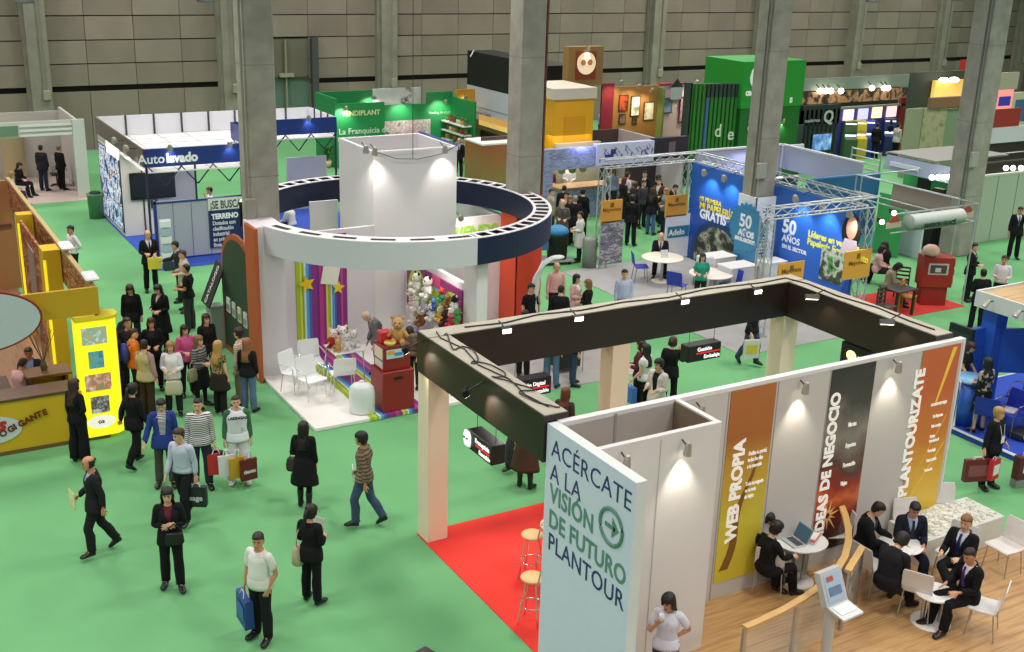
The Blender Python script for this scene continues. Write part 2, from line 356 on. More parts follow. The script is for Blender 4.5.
def garment(kind, fem, fat):
    """rest-pose shell of the template: vertices, faces, weights, rim faces"""
    key = (kind, fem, fat)
    if key in _cache: return _cache[key]
    B = _warp(TV, fem, fat); N = _normals(B); x, y, z = TV[:, 0], TV[:, 1], TV[:, 2]
    ax = np.abs(x); front = y < .01
    neckcut = 1.47+.25*(y-.03)                               # collar line, higher at the nape
    tors = (ARM < .5) & (z < neckcut)
    th = np.full(NV, .014)
    if kind == 'trousers':
        msk = (z < 1.01) & (z > .055) & (ARM < .5) & ((z > .12) | (y > -.035)); th = .014+.020*np.clip((.75-z)/.6, 0, 1)
    elif kind == 'wide_trousers':
        msk = (z < 1.01) & (z > .04) & (ARM < .5) & ((z > .12) | (y > -.05)); th = .022+.040*np.clip((.75-z)/.5, 0, 1)
    elif kind == 'tights':
        msk = (z < .95) & (ARM < .5) & (z > .06); th[:] = .004
    elif kind in ('jacket', 'shirt', 'sweater', 'coat', 'open_jacket', 'tee', 'top'):
        lo = .975
        sl = {'tee': .42, 'top': .30}.get(kind, .97)
        msk = (((ARM < .5) & (z > lo) & (z < neckcut)) | ((ARM >= .5) & (ARMT < sl))) & (HEAD < .6)
        t0 = {'jacket': .026, 'open_jacket': .026, 'coat': .030, 'shirt': .015, 'tee': .013, 'sweater': .022, 'top': .013}[kind]
        th = np.where(ARM > .5, t0*.75, t0)+np.where(ARM < .5, .022*np.clip((1.02-z)/.2, 0, 1), 0)
        if kind == 'tee': th = th+np.where(ARM > .5, .012*np.clip((ARMT-.1)/.3, 0, 1), 0)
        if kind in ('jacket', 'open_jacket', 'coat'):
            vw = np.clip((z-(1.12 if kind == 'jacket' else 1.2))/(1.46-1.12), 0, 1)*.078
            if kind == 'open_jacket': vw = .045+.03*np.clip((z-1.1)/.35, 0, 1)
            msk &= ~(front & (ax < vw) & (ARM < .5))
    elif kind == 'vest':
        msk = (ARM < .42) & (z > .975) & (z < neckcut); th[:] = .034
    elif kind == 'under':                                    # shirt showing in the open front
        msk = (ARM < .5) & (z > .95) & (z < neckcut+.012) & (HEAD < .62); th[:] = .006
    elif kind[:-1] == 'shoe':
        msk = (z < .075) & (LEG > .5) & ((x > 0) == (kind[-1] == 'L')); th = np.where(z < .075, .011, .004)
    elif kind[:-1] == 'boot':
        msk = (z < .36) & (LEG > .5) & ((x > 0) == (kind[-1] == 'L')); th[:] = .013
    elif kind in ('short', 'crop', 'full', 'receding'):
        hl = {'short': 1.684, 'crop': 1.692, 'full': 1.670, 'receding': 1.715}[kind]
        lim = np.where(y < -.02, hl, np.where(y < .03, np.interp(y, [-.02, .03], [hl-.02, 1.615]), 1.565))
        if kind == 'full': lim = np.where(y < -.045, hl, np.where(y < .02, 1.60, 1.535))
        if kind == 'receding': lim = np.where(y < .0, 1.80, np.where(z > 1.715, 1.80, 1.575))
        msk = (TW[:, BI['head']] > .45) & (z > lim); th[:] = {'short': .013, 'crop': .006, 'full': .026, 'receding': .008}[kind]
    else: raise KeyError(kind)
    fs = [f for f in TF if all(msk[i] for i in f)]
    cnt = set(); [cnt.add((f[i-1], f[i])) for f in fs for i in range(len(f))]
    bd = np.array(sorted({i for e in cnt if (e[1], e[0]) not in cnt for i in e}), int)
    sn = np.zeros((NV, 3))                                   # pull ragged edges onto clean hems, cuffs and hairlines
    if kind in ('trousers', 'wide_trousers', 'tights'):
        for i in bd: sn[i, 2] = (1.01 if z[i] > .7 else .075)-z[i]
        if kind == 'tights': sn[:] = 0
    elif kind[:4] in ('shoe', 'boot'):
        for i in bd: sn[i, 2] = (.078 if kind[:4] == 'shoe' else .36)-z[i]
    elif kind in ('short', 'crop', 'full', 'receding'):
        for i in bd: sn[i, 2] = np.clip(lim[i]-z[i], -.02, .02)
    else:
        da = (J['wriL']-J['shoL'])/(.545-.178)
        for i in bd:
            if ARM[i] > .5 and kind != 'under' and ARMT[i] > .1: sn[i] = (sl-ARMT[i])*(.545-.178)*da*[np.sign(x[i]), 1, 1]
            elif z[i] < 1.04 and kind != 'under' and ARM[i] < .5: sn[i, 2] = .975-z[i]
            elif kind in ('jacket', 'open_jacket', 'coat') and front[i] and ax[i] < .12 and z[i] < 1.45: sn[i, 0] = np.sign(x[i])*vw[i]-x[i]
            elif z[i] > 1.40 and ax[i] < .12: sn[i, 2] = np.clip(neckcut[i]-z[i], -.03, .03)
    B = B+sn
    V = B+N*np.asarray(th)[:, None]
    if kind not in ('shoeL', 'shoeR', 'short', 'crop', 'receding', 'tights', 'under'): V = .3*V+.7*(np.where(np.isin(np.arange(NV), bd)[:, None], V, _smooth(V, 2)+N*.003))
    if kind[:4] == 'shoe': V[:, 2] = np.maximum(V[:, 2], -.012)
    out = _pack(V, fs, B+N*.002)
    tailz = {'jacket': (.80, .020, .016), 'open_jacket': (.78, .022, .02), 'coat': (.52, .03, .06), 'tee': (.89, .012, .012), 'sweater': (.87, .016, .008), 'top': (.90, .010, .010), 'shirt': (.95, .008, .004), 'vest': (.86, .030, .010)}.get(kind)
    if tailz:
        V2, f2, W2 = tail_shell(*tailz); V2 = _warp(V2, fem, fat); k = len(out[0])
        out = (np.vstack([out[0], V2]), out[1]+[tuple(a+k for a in f) for f in f2], np.vstack([out[2], W2]))
    _cache[key] = out
    return out
def _pack(V, fs, inner):
    cnt = {}
    for f in fs:
        for i in range(len(f)):
            e = (f[i-1], f[i]); cnt[e] = cnt.get(e, 0)+1
    rim = [e for e in cnt if (e[1], e[0]) not in cnt]
    use = sorted({i for f in fs for i in f}); mp = {v: i for i, v in enumerate(use)}
    rv = sorted({i for e in rim for i in e}); rp = {v: len(use)+i for i, v in enumerate(rv)}
    faces = [tuple(mp[i] for i in f) for f in fs]+[(mp[b], mp[a], rp[a], rp[b]) for a, b in rim]
    VV = np.vstack([V[use], inner[rv]]) if rv else V[use]
    WW = np.vstack([TW[use], TW[rv]]) if rv else TW[use]
    return VV, faces, WW
def tail_shell(hem, t0, flare):
    """the part of a top below the waist, one tube round both hips"""
    n = 30; zs = np.linspace(1.07, hem, max(3, int((1.07-hem)/.05)+2)); vs = []; W = []
    for z in zs:
        t = (1.07-z)/(1.07-hem); a = np.interp(z, [.5, .80, .90, .96, 1.03, 1.07], [.192, .192, .190, .182, .172, .150])+t0+flare*t; b = np.interp(z, [.5, .80, .90, .96, 1.03, 1.07], [.130, .132, .136, .128, .116, .098])+t0+flare*t
        for i in range(n):
            vs.append((a*math.cos(2*PI*i/n), .018+b*math.sin(2*PI*i/n), z))
            lw = np.clip((.97-z)/.3, 0, .8); xl = np.clip(.5+vs[-1][0]/.22, 0, 1); w_ = np.zeros(len(BONES))
            sp = np.clip((z-.96)/.08, 0, .6); w_[BI['pelvis']] = 1-lw-sp; w_[BI['spine']] = sp; w_[BI['thL']] = lw*xl; w_[BI['thR']] = lw*(1-xl); W.append(w_)
    fs = [(i*n+j, i*n+(j+1) % n, (i+1)*n+(j+1) % n, (i+1)*n+j) for i in range(len(zs)-1) for j in range(n)]
    k = len(vs); last = (len(zs)-1)*n
    for j in range(n): q = vs[last+j]; vs.append((q[0]*.9, .018+(q[1]-.018)*.9, q[2]+.015)); W.append(W[last+j])
    fs += [(last+j, last+(j+1) % n, k+(j+1) % n, k+j) for j in range(n)]
    return np.array(vs), fs, np.array(W)
def skirt_shell(hem, flare, fem, waist=1.03, wide=0.0):
    key = ('skirt', hem, flare, fem, waist, wide)
    if key in _cache: return _cache[key]
    n = 28; zs = np.linspace(waist, hem, 10); vs = []; W = []
    for z in zs:
        t = (waist-z)/max(.01, waist-hem)
        hipt = np.interp(z, [hem, .80, .93, 1.03, 1.15], [0, .9, 1, .5, .5]) if hem < .8 else 1
        a = (.158 if z > 1.0 else .204)+wide+flare*t; b = (.118 if z > 1.0 else .158)+wide+flare*t*.8
        for i in range(n):
            f = 1+.03*math.sin(i*PI/n*14)*t
            vs.append((a*f*math.cos(2*PI*i/n), .018+b*f*math.sin(2*PI*i/n), z))
            lw = np.clip((.98-z)/.35, 0, .85); xl = np.clip(.5+vs[-1][0]/.22, 0, 1)
            w_ = np.zeros(len(BONES)); w_[BI['pelvis']] = 1-lw; w_[BI['thL']] = lw*xl; w_[BI['thR']] = lw*(1-xl)
            if z > 1.05: w_[:] = 0; w_[BI['spine']] = 1
            W.append(w_)
    fs = [(i*n+j, i*n+(j+1) % n, (i+1)*n+(j+1) % n, (i+1)*n+j) for i in range(len(zs)-1) for j in range(n)]
    k = len(vs); last = (len(zs)-1)*n                         # turned-in hem
    for j in range(n): p = vs[last+j]; vs.append((p[0]*.9, .018+(p[1]-.018)*.9, p[2]+.02)); W.append(W[last+j])
    fs += [(last+j, last+(j+1) % n, k+(j+1) % n, k+j) for j in range(n)]
    _cache[key] = (np.array(vs), fs, np.array(W)); return _cache[key]
def hair_fall(length, puff=0.0):
    """long hair: a thick shell round the sides and back of the head"""
    key = ('fall', length, puff)
    if key in _cache: return _cache[key]
    n = 18; zs = [1.72, 1.69, 1.65, 1.60, 1.55, 1.50]+[1.50-length*k/4 for k in (1, 2, 3, 4)]
    vs = []; m = len(zs)
    for sgn in (1, 0):
        for k, z in enumerate(zs):
            if z > 1.5: a, b, cy = .083*math.sqrt(max(.03, 1-((z-1.64)/.122)**2)) if z > 1.64 else .083, .104*math.sqrt(max(.03, 1-((z-1.64)/.122)**2)) if z > 1.64 else .104, .012
            else: a, b, cy = .088+.02*(1.5-z)/.3, .09, .03+.06*min(1, (1.5-z)/.12)
            e = (.012+puff if sgn else -.004); 
            a0 = .62*PI if 1.52 < z < 1.675 else (.66*PI if z >= 1.675 else .52*PI)
            if z >= 1.70: a0 = PI*.7
            for i in range(n+1):
                th = -a0+2*a0*i/n
                wob = 1+.03*math.sin(i*2.3+k*.9)*(1 if sgn else 0)
                vs.append(((a+e)*wob*math.sin(th), cy+(b+e)*math.cos(th)*(1 if z > 1.5 else .75), z+(e if z > 1.74 else 0)))
    N = n+1; fs = []
    for k in range(m-1):
        for i in range(n):
            fs.append((k*N+i, k*N+i+1, (k+1)*N+i+1, (k+1)*N+i)); o = m*N; fs.append((o+k*N+i+1, o+k*N+i, o+(k+1)*N+i, o+(k+1)*N+i+1))
        for i in (0, n): fs.append((k*N+i, (k+1)*N+i, m*N+(k+1)*N+i, m*N+k*N+i))
    for k in (0, m-1):
        for i in range(n): fs.append((k*N+i, k*N+i+1, m*N+k*N+i+1, m*N+k*N+i))
    W = np.zeros((len(vs), len(BONES)))
    for i, p in enumerate(vs):
        t = np.clip((1.48-p[2])/.15, 0, .8); W[i, BI['head']] = 1-t; W[i, BI['chest']] = t
    _cache[key] = (np.array(vs), fs, W); return _cache[key]
def _tail(pts, rs, bone='head'):
    mb = MB(); mb.tube(pts, rs, None, n=8)
    W = np.zeros((len(mb.v), len(BONES))); W[:, BI[bone]] = 1
    return np.array([tuple(p) for p in mb.v]), [tuple(f) for f in mb.f], W
def _rot(a, b):
    return np.array(Vector(a).normalized().rotation_difference(Vector(b).normalized()).to_matrix())
def _eul(x=0, y=0, z=0):
    return np.array((Matrix.Rotation(math.radians(z), 3, 'Z')@Matrix.Rotation(math.radians(y), 3, 'Y')@Matrix.Rotation(math.radians(x), 3, 'X')))
J = {k: np.array(v, float) for k, v in JT.items()}
def skeleton(p):
    """p: lean, side, twist, nod, turn, uaL, faL, uaR, faR, thL, shL, thR, shR (directions in body space: x = own left, -y = front)"""
    R = {}; P = {}
    R['pelvis'] = _eul(x=p.get('tilt', 0)); P['pelvis'] = J['pelvis']
    ln = p.get('lean', 0)
    R['spine'] = R['pelvis']@_eul(ln*.5, p.get('side', 0)*.5, p.get('twist', 0)*.5); P['spine'] = P['pelvis']+R['pelvis']@(J['spine']-J['pelvis'])
    R['chest'] = R['pelvis']@_eul(ln, p.get('side', 0), p.get('twist', 0)); P['chest'] = P['spine']+R['spine']@(J['chest']-J['spine'])
    R['neck'] = R['chest']@_eul(p.get('nod', 0)*.5, 0, p.get('turn', 0)*.5); P['neck'] = P['chest']+R['chest']@(J['neck']-J['chest'])
    R['head'] = R['chest']@_eul(p.get('nod', 0), p.get('cock', 0), p.get('turn', 0)); P['head'] = P['neck']+R['neck']@(J['head']-J['neck'])
    for q, s in (('L', 1), ('R', -1)):
        P['ua'+q] = P['chest']+R['chest']@(J['sho'+q]-J['chest'])
        ua = np.array(p.get('ua'+q, (s*.16, .05, -1)), float); fa = np.array(p.get('fa'+q, (s*.08, -.22, -1)), float)
        R['ua'+q] = R['chest']@_rot(J['elb'+q]-J['sho'+q], ua); P['fa'+q] = P['ua'+q]+R['ua'+q]@(J['elb'+q]-J['sho'+q])
        R['fa'+q] = R['chest']@_rot(J['wri'+q]-J['elb'+q], fa); P['ha'+q] = P['fa'+q]+R['fa'+q]@(J['wri'+q]-J['elb'+q])
        R['ha'+q] = R['chest']@_rot(J['fin'+q]-J['wri'+q], np.array(p.get('ha'+q, fa), float)) if True else R['fa'+q]
        th = np.array(p.get('th'+q, J['knee'+q]-J['hip'+q]), float); sh = np.array(p.get('sh'+q, J['ank'+q]-J['knee'+q]), float)
        P['th'+q] = P['pelvis']+R['pelvis']@(J['hip'+q]-J['pelvis'])
        R['th'+q] = _rot(J['knee'+q]-J['hip'+q], th); P['sh'+q] = P['th'+q]+R['th'+q]@(J['knee'+q]-J['hip'+q])
        R['sh'+q] = _rot(J['ank'+q]-J['knee'+q], sh); P['ft'+q] = P['sh'+q]+R['sh'+q]@(J['ank'+q]-J['knee'+q])
        R['ft'+q] = _eul(p.get('ft'+q, 0), 0, s*8)
    start = {b[0]: J[b[1]] for b in BONES}
    Rm = np.array([R[b[0]] for b in BONES]); tm = np.array([P[b[0]]-R[b[0]]@start[b[0]] for b in BONES])
    return Rm, tm, P, R
def _skin(V, W, Rm, tm):
    return np.einsum('vb,bij,vj->vi', W, Rm, V)+W@tm
def _link(name, V, faces, mats, parent, midx=None, smooth=True):
    me = bpy.data.meshes.new(name); me.from_pydata(V.tolist(), [], faces)
    for m in mats: me.materials.append(m)
    if midx is not None: me.polygons.foreach_set('material_index', midx)
    if smooth: me.polygons.foreach_set('use_smooth', [True]*len(faces))
    me.update()
    o = bpy.data.objects.new(name, me); COL.objects.link(o); o.parent = parent
    return o
_fc = np.array([TV[list(f)].mean(0) for f in TF])
_eye = (_fc[:, 1] < -.068) & (np.abs(_fc[:, 2]-1.626) < .0065) & (np.abs(np.abs(_fc[:, 0])-.032) < .014)
_brow = (_fc[:, 1] < -.066) & (np.abs(_fc[:, 2]-1.651) < .0045) & (np.abs(np.abs(_fc[:, 0])-.032) < .024)
_lip = (_fc[:, 1] < -.078) & (np.abs(_fc[:, 2]-1.560) < .009) & (np.abs(_fc[:, 0]) < .025)
FACEIDX = np.where(_eye, 1, np.where(_brow, 2, np.where(_lip, 3, 0))).astype(np.int32)
SKINS = {'a': 'd9a98a', 'b': 'c98f6d', 'c': 'e3b99c', 'd': 'a8714f'}
HAIRS = {'black': '15110f', 'brown': '3a2416', 'dark': '211610', 'blond': 'b08a4c', 'grey': '8b8680', 'red': '6b2f1a', 'white': 'c9c5bd', 'light': '7d5a34', 'fair': 'a07a4a'}
SIT = dict(thL=(.12, -1, -.04), shL=(.04, -.12, -1), thR=(-.12, -1, -.04), shR=(-.04, -.12, -1))
def person(label, loc, rz, pose=None, h=1.72, fem=False, fat=0.0, hair=('short', 'dark'), skin='a', top=('shirt', 'ffffff'), under=None, tie=None,
           legs=('trousers', '1a1a1c'), skirt=None, shoes='141313', group=None, boots=False, seat=None, over=None):
    """top: (kind, colour[, noise]); seat = height of the seat the person sits on"""
    pose = dict(pose or {}); root = thing('person', label, 'person', loc, rz, group)
    s = h/1.75; Rm, tm, P, R = skeleton(pose)
    B = _skin(_warp(TV, fem, fat), TW, Rm, tm)
    dz = .012-B[:, 2].min()
    off = np.array([0, 0, dz])
    fin = lambda V: (V+off)*s
    sk = mat(SKINS[skin], .55); hc = HAIRS.get(hair[1], hair[1])
    body = _link('body', fin(B), TF, [sk, mat('1c1512', .3), mat(hc if hair[0] != 'bald' else '4a3a2c', .8), mat('a8584e' if fem else 'b0705c', .5)], root, FACEIDX)
    def wear(name, g, m, parent=root):
        V, fs, W = g; return _link(name, fin(_skin(V, W, Rm, tm)), fs, [m], parent)
    def cloth(c, k=.9): return c if not isinstance(c, (str, tuple)) else mat(c, k, spec=.25)
    kind, colr = top[0], top[1]; m = top[2] if len(top) > 2 else cloth(colr)
    if legs:
        wear(legs[0].split('_')[-1], garment(legs[0], fem, fat), legs[2] if len(legs) > 2 else cloth(legs[1]))
    if under: wear('shirt', garment('under', fem, fat), cloth(under))
    g = garment({'blouse': 'shirt', 'suit': 'jacket', 'hoodie': 'sweater'}.get(kind, kind), fem, fat)
    tj = wear({'tee': 'tee_shirt', 'suit': 'jacket', 'open_jacket': 'jacket', 'top': 'blouse'}.get(kind, kind), g, m)
    if over: wear('vest', garment('vest', fem, fat), cloth(over))
    if tie:
        mb = MB(); mm = cloth(tie, .5)
        for a, b, w0, w1 in ((1.448, 1.425, .016, .022), (1.425, 1.13, .016, .034), (1.13, 1.105, .034, .004)):
            ya = lambda z: np.interp(z, [1.1, 1.2, 1.3, 1.4, 1.45], [-.112, -.118, -.125, -.112, -.075])-.11*fat*np.exp(-((z-1.08)/.13)**2)
            n_ = 5
            for k in range(n_):
                za, zb = a+(b-a)*k/n_, a+(b-a)*(k+1)/n_; wa, wb = w0+(w1-w0)*k/n_, w0+(w1-w0)*(k+1)/n_
                vs = [(-wa, ya(za), za), (wa, ya(za), za), (wb, ya(zb), zb), (-wb, ya(zb), zb)]; vs += [(x, y+.012, z) for x, y, z in vs]
                mb.add(vs, [(0, 1, 2, 3), (7, 6, 5, 4), (0, 4, 5, 1), (1, 5, 6, 2), (2, 6, 7, 3), (3, 7, 4, 0)], mm)
        V = np.array(mb.v); W = np.zeros((len(V), len(BONES))); t = np.clip((V[:, 2]-1.1)/.15, 0, 1); W[:, BI['chest']] = t; W[:, BI['spine']] = 1-t
        _link('tie', fin(_skin(V, W, Rm, tm)), mb.f, [mm], root, smooth=False)
    if skirt: wear('skirt' if skirt[0] > .3 or True else 'dress', skirt_shell(skirt[0], skirt[1], fem), cloth(skirt[2]))
    for q in 'LR': wear('boot' if boots else 'shoe', garment(('boot' if boots else 'shoe')+q, fem, fat), mat(shoes, .4))
    hs, hm = hair[0], mat(hc, .55)
    if hs in ('short', 'crop', 'full', 'receding'): wear('hair', garment(hs, fem, 0), hm)
    elif hs in ('long', 'bob', 'mid'):
        ho = wear('hair', garment('full', fem, 0), hm)
        wear('fall', hair_fall({'long': .27, 'mid': .13, 'bob': .02}[hs], .006), hm, ho)
    elif hs in ('tail', 'bun'):
        ho = wear('hair', garment('full', fem, 0), hm)
        wear('ponytail' if hs == 'tail' else 'bun', _tail([(0, .10, 1.68), (0, .15, 1.67), (0, .165, 1.60), (0, .15, 1.50), (0, .14, 1.42)], [.02, .032, .034, .026, .008]) if hs == 'tail' else
             _tail([(0, .09, 1.66), (0, .11, 1.66), (0, .14, 1.66), (0, .155, 1.66)], [.02, .042, .036, .012]), hm, ho)
    root['_h'] = 0; del root['_h']
    c_, s_ = math.cos(rz), math.sin(rz)
    def wp(v):
        v = fin(np.asarray(v)[None])[0]; return Vector((loc[0]+v[0]*c_-v[1]*s_, loc[1]+v[0]*s_+v[1]*c_, loc[2]+v[2]))
    hands = {q: wp(P['ha'+q]+R['ha'+q]@(.75*(J['fin'+q]-J['wri'+q]))) for q in 'LR'}
    sho = {q: wp(P['ua'+q]) for q in 'LR'}; elb = {q: wp(P['fa'+q]) for q in 'LR'}
    return dict(root=root, hand=hands, sho=sho, elb=elb, hip=wp(P['pelvis']), wp=wp, rz=rz, s=s)
# ---------------------------------------------------------------- printed-picture materials
def ramp_mat(stops, vec='Z', a=0.0, b=1.0, wob=0.0, scale=3.0, emit=0.0, rough=.5, seed=0.0, const=False, stretch=(1, 1, 1)):
    """a printed picture: colour ramp along an axis ('N' = pure noise), disturbed by noise"""
    key = ('ramp', tuple(stops), vec, a, b, wob, scale, emit, seed, const, stretch)
    if key in _M: return _M[key]
    m = bpy.data.materials.new('m_print'); m.use_nodes = True; nt = m.node_tree; bs = nt.nodes['Principled BSDF']
    bs.inputs['Roughness'].default_value = rough
    tc = nt.nodes.new('ShaderNodeTexCoord'); mp = nt.nodes.new('ShaderNodeMapping'); mp.inputs['Location'].default_value = (seed, seed*.7, seed*.3); mp.inputs['Scale'].default_value = stretch
    nt.links.new(tc.outputs['Object'], mp.inputs['Vector'])
    n = nt.nodes.new('ShaderNodeTexNoise'); n.inputs['Scale'].default_value = scale; n.inputs['Detail'].default_value = 5
    nt.links.new(mp.outputs['Vector'], n.inputs['Vector'])
    rp = nt.nodes.new('ShaderNodeValToRGB'); el = rp.color_ramp.elements
    if const: rp.color_ramp.interpolation = 'CONSTANT'
    while len(el) < len(stops): el.new(.5)
    for e, (p, c) in zip(el, stops): e.position = p; e.color = (*lin(c), 1)
    if vec == 'N':
        mr = nt.nodes.new('ShaderNodeMapRange'); mr.inputs['From Min'].default_value = .3; mr.inputs['From Max'].default_value = .7
        nt.links.new(n.outputs['Fac'], mr.inputs['Value']); nt.links.new(mr.outputs['Result'], rp.inputs['Fac'])
    else:
        sp = nt.nodes.new('ShaderNodeSeparateXYZ'); nt.links.new(tc.outputs['Object'], sp.inputs['Vector'])
        mr = nt.nodes.new('ShaderNodeMapRange'); mr.inputs['From Min'].default_value = a; mr.inputs['From Max'].default_value = b
        nt.links.new(sp.outputs[vec], mr.inputs['Value'])
        ad = nt.nodes.new('ShaderNodeMath'); ad.operation = 'MULTIPLY_ADD'; ad.inputs[1].default_value = wob; ad.inputs[2].default_value = -wob*.5
        nt.links.new(n.outputs['Fac'], ad.inputs[0])
        a2 = nt.nodes.new('ShaderNodeMath'); a2.operation = 'ADD'; nt.links.new(mr.outputs['Result'], a2.inputs[0]); nt.links.new(ad.outputs[0], a2.inputs[1])
        nt.links.new(a2.outputs[0], rp.inputs['Fac'])
    nt.links.new(rp.outputs['Color'], bs.inputs['Base Color'])
    if emit: nt.links.new(rp.outputs['Color'], bs.inputs['Emission Color']); bs.inputs['Emission Strength'].default_value = emit
    _M[key] = m; return m
def glass_mat(c='dfeae6', a=.25):
    return mat(c, .08, alpha=a)
WHITE = mat('e9e7e4', .55); PANEL = mat('dcdad6', .6); STEEL = mat('b9bcbd', .3, metal=.8); CHROME = mat('d5d7d8', .15, metal=1.0)
BLACK = mat('121212', .5); DKGREY = mat('303234', .5)
UPY = (Matrix.Rotation(PI/2, 3, 'X')@Matrix.Rotation(PI/2, 3, 'Z')).to_euler()
# ---------------------------------------------------------------- hall: floor, back wall, pillars
GREEN = mat('6eab75', .95, noise=.08, nscale=.4, spec=.1)
struct(MB().box((-12, 2, -.2), (90, 54.0, 0), GREEN).build('floor'))
def floor_patch(name, x0, y0, x1, y1, m, z=.012):
    return struct(MB().box((x0, y0, 0.001), (x1, y1, z), m).build(name))
WALLC = mat('8f8577', .8, noise=.10, nscale=.6); WALLD = mat('877d70', .8, noise=.12, nscale=.5)
GROOVE = mat('14130f', .9)
mb = MB(); mb.box((-14, 54.35, 0), (92, 54.6, 14), GROOVE)
cx = [-8.3, -.2, 7.85, 16.2, 24.25, 32.5, 40.9, 48.85, 56.7, 64.7, 73.0, 81.0, 89.0]
zz = [0, 2.58, 2.84, 3.76, 3.81, 4.78, 4.83, 5.82, 5.87, 6.86, 6.91, 7.9, 7.95, 8.9, 8.95, 10, 10.05, 11.5]
for a, b in zip(cx, cx[1:]):
    n = 4
    for k in range(n):
        xa, xb = a+(b-a)*k/n, a+(b-a)*(k+1)/n
        for z0, z1 in [(0, 2.58)]+list(zip(zz[2::2], zz[3::2])):
            if 17.5 < (xa+xb)/2 < 20.7 and z0 < 4.7: continue
            mb.box((xa+.012, 54.2 if z0 else 54.16, z0), (xb-.012, 54.36, z1), WALLC if (k+int(z0)) % 2 else WALLD)
mb.box((17.9, 54.30, 0), (20.3, 54.36, 2.9), mat('5f7a6c', .5)); mb.box((17.9, 54.28, 2.9), (20.3, 54.36, 4.75), mat('6d6a58', .7))
mb.box((17.8, 54.0, 0), (17.9, 54.3, 4.78), DKGREY); mb.box((20.3, 53.9, 0), (20.62, 54.3, 4.78), mat('4a4d4e', .5)); mb.box((19.0, 54.1, 0), (19.08, 54.3, 4.7), mat('8d8a74', .6))
mb.box((17.9, 54.22, 2.84), (20.3, 54.3, 2.94), mat('45483e', .6)); mb.box((18.7, 54.0, 2.95), (19.4, 54.25, 3.12), mat('9a9784', .6))
struct(mb.build('wall_back'))
CONC = mat('9a978c', .85, noise=.16, nscale=2.5, bump=.08); CONC2 = mat('8f8b7e', .85, noise=.14, nscale=1.5, bump=.05)
for i, x in enumerate(cx[1:-1]):
    mb = MB(); hw = .42 if i in (1, 3, 5) else .36
    mb.box((x-hw, 53.6, 0), (x+hw, 54.2, 14), CONC2)
    mb.box((x-hw-.12, 53.9, 0), (x-hw, 54.2, 14), CONC2)
    mb.box((x+.02, 53.45, 2.35), (x+.34, 53.6, 2.78), mat('9b9786', .6), .03); mb.tube([(x+.1, 53.52, 2.78), (x+.1, 53.52, 14)], .03, mat('8b8878', .5), 6)
    struct(mb.build('column'))
PILL = [(7.62, 24.25), (14.45, 24.25), (22.35, 24.25), (31.35, 24.25)]
for i, (x, y) in enumerate(PILL):
    wd = (.66, .66, .66, .80)[i]
    mb = MB(); mb.box((x, y, 0), (x+wd, y+wd, 14), CONC, .03)
    for z in (2.0, 4.4, 6.8): mb.box((x-.004, y-.004, z), (x+wd+.004, y+wd+.004, z+.015), mat('7f7c72', .9))
    struct(mb.build('column'))
    b = MB()
    if i == 0:
        b.tube([(x-.06, y+.05, 3.9), (x-.06, y+.05, 14)], .03, mat('8a877a', .5), 6); b.box((x-.14, y-.10, 3.35), (x+.10, y-.002, 3.95), mat('8f8d80', .5), .02)
        lab = 'grey conduit and junction box on the pillar beside the arched chalkboard panel'
    elif i == 1:
        b.box((x+wd+.002, y, 2.0), (x+wd+.05, y+.07, 14), mat('6a3226', .6)); lab = 'rust red pipe running up the side of the pillar with red cladding'
    else:
        for q in (.1, .2): b.tube([(x-.04, y+q, 1.2), (x-.04, y+q, 14)], .022, mat('83847b', .5), 6)
        b.box((x-.14, y-.12, 3.3 if i == 2 else 3.0), (x+.18, y-.002, 3.75 if i == 2 else 3.5), mat('a2a49b', .5), .02)
        lab = 'grey conduits and junction box on the pillar in front of the blue stationery wall' if i == 2 else 'grey conduits and junction box on the pillar behind the red counter'
    tag(b.build('conduit'), lab, 'conduit')
# ---------------------------------------------------------------- small shared things
def spotlight(loc, target, label, power=45, angle=70, arm=None, group=None, size=.07, lit=True, col=(1, .90, .74), face=None, shell='b8b4a8'):
    """a clip-on lamp: bracket arm and a cylinder head pointing at its target"""
    loc = Vector(loc); d = (Vector(target)-loc).normalized()
    t = thing('spotlight', label, 'spotlight', loc, 0, group)
    a = MB(); a.tube([Vector((0, 0, 0)), (Vector(arm)-loc)*.5+Vector((0, 0, .01)), Vector(arm)-loc] if arm else [Vector((0, 0, 0)), Vector((0, 0, .1))], .012, DKGREY, 6); a.build('arm', t)
    h = MB(); td = d
    if face:                                             # a flat floodlight whose lit face looks along 'face'
        d = Vector(face).normalized(); u = d.cross(Vector((0, 0, 1))).normalized(); v = u.cross(d); q = [u*size*1.7*i+v*size*.8*j for i, j in ((-1, -1), (1, -1), (1, 1), (-1, 1))]
        h.slab([p-d*.05 for p in q], d*.09, mat(shell, .4, metal=.4))
    else: h.tube([-d*.09, -d*.05, d*.05, d*.09], [size*.5, size*.8, size, size*1.05], mat(shell, .35, metal=.6), 12)
    ho = h.build('lamp_head', t)
    if face:
        if lit: MB().slab([p*.86+d*.042 for p in q], d*.004, mat('fff3d8', .4, emit=6.0)).build('bulb', ho); spot_lamp('spot_beam', loc+td*.12, target, power, angle, .8, col, .03)
    elif lit:
        g = MB(); g.tube([d*.091, d*.094], [size*.85, size*.85], mat('fff3d8', .4, emit=9.0), 12); g.build('bulb', ho)
        spot_lamp('spot_beam', loc+d*.12, target, power, angle, .8, col, .03)
    return t
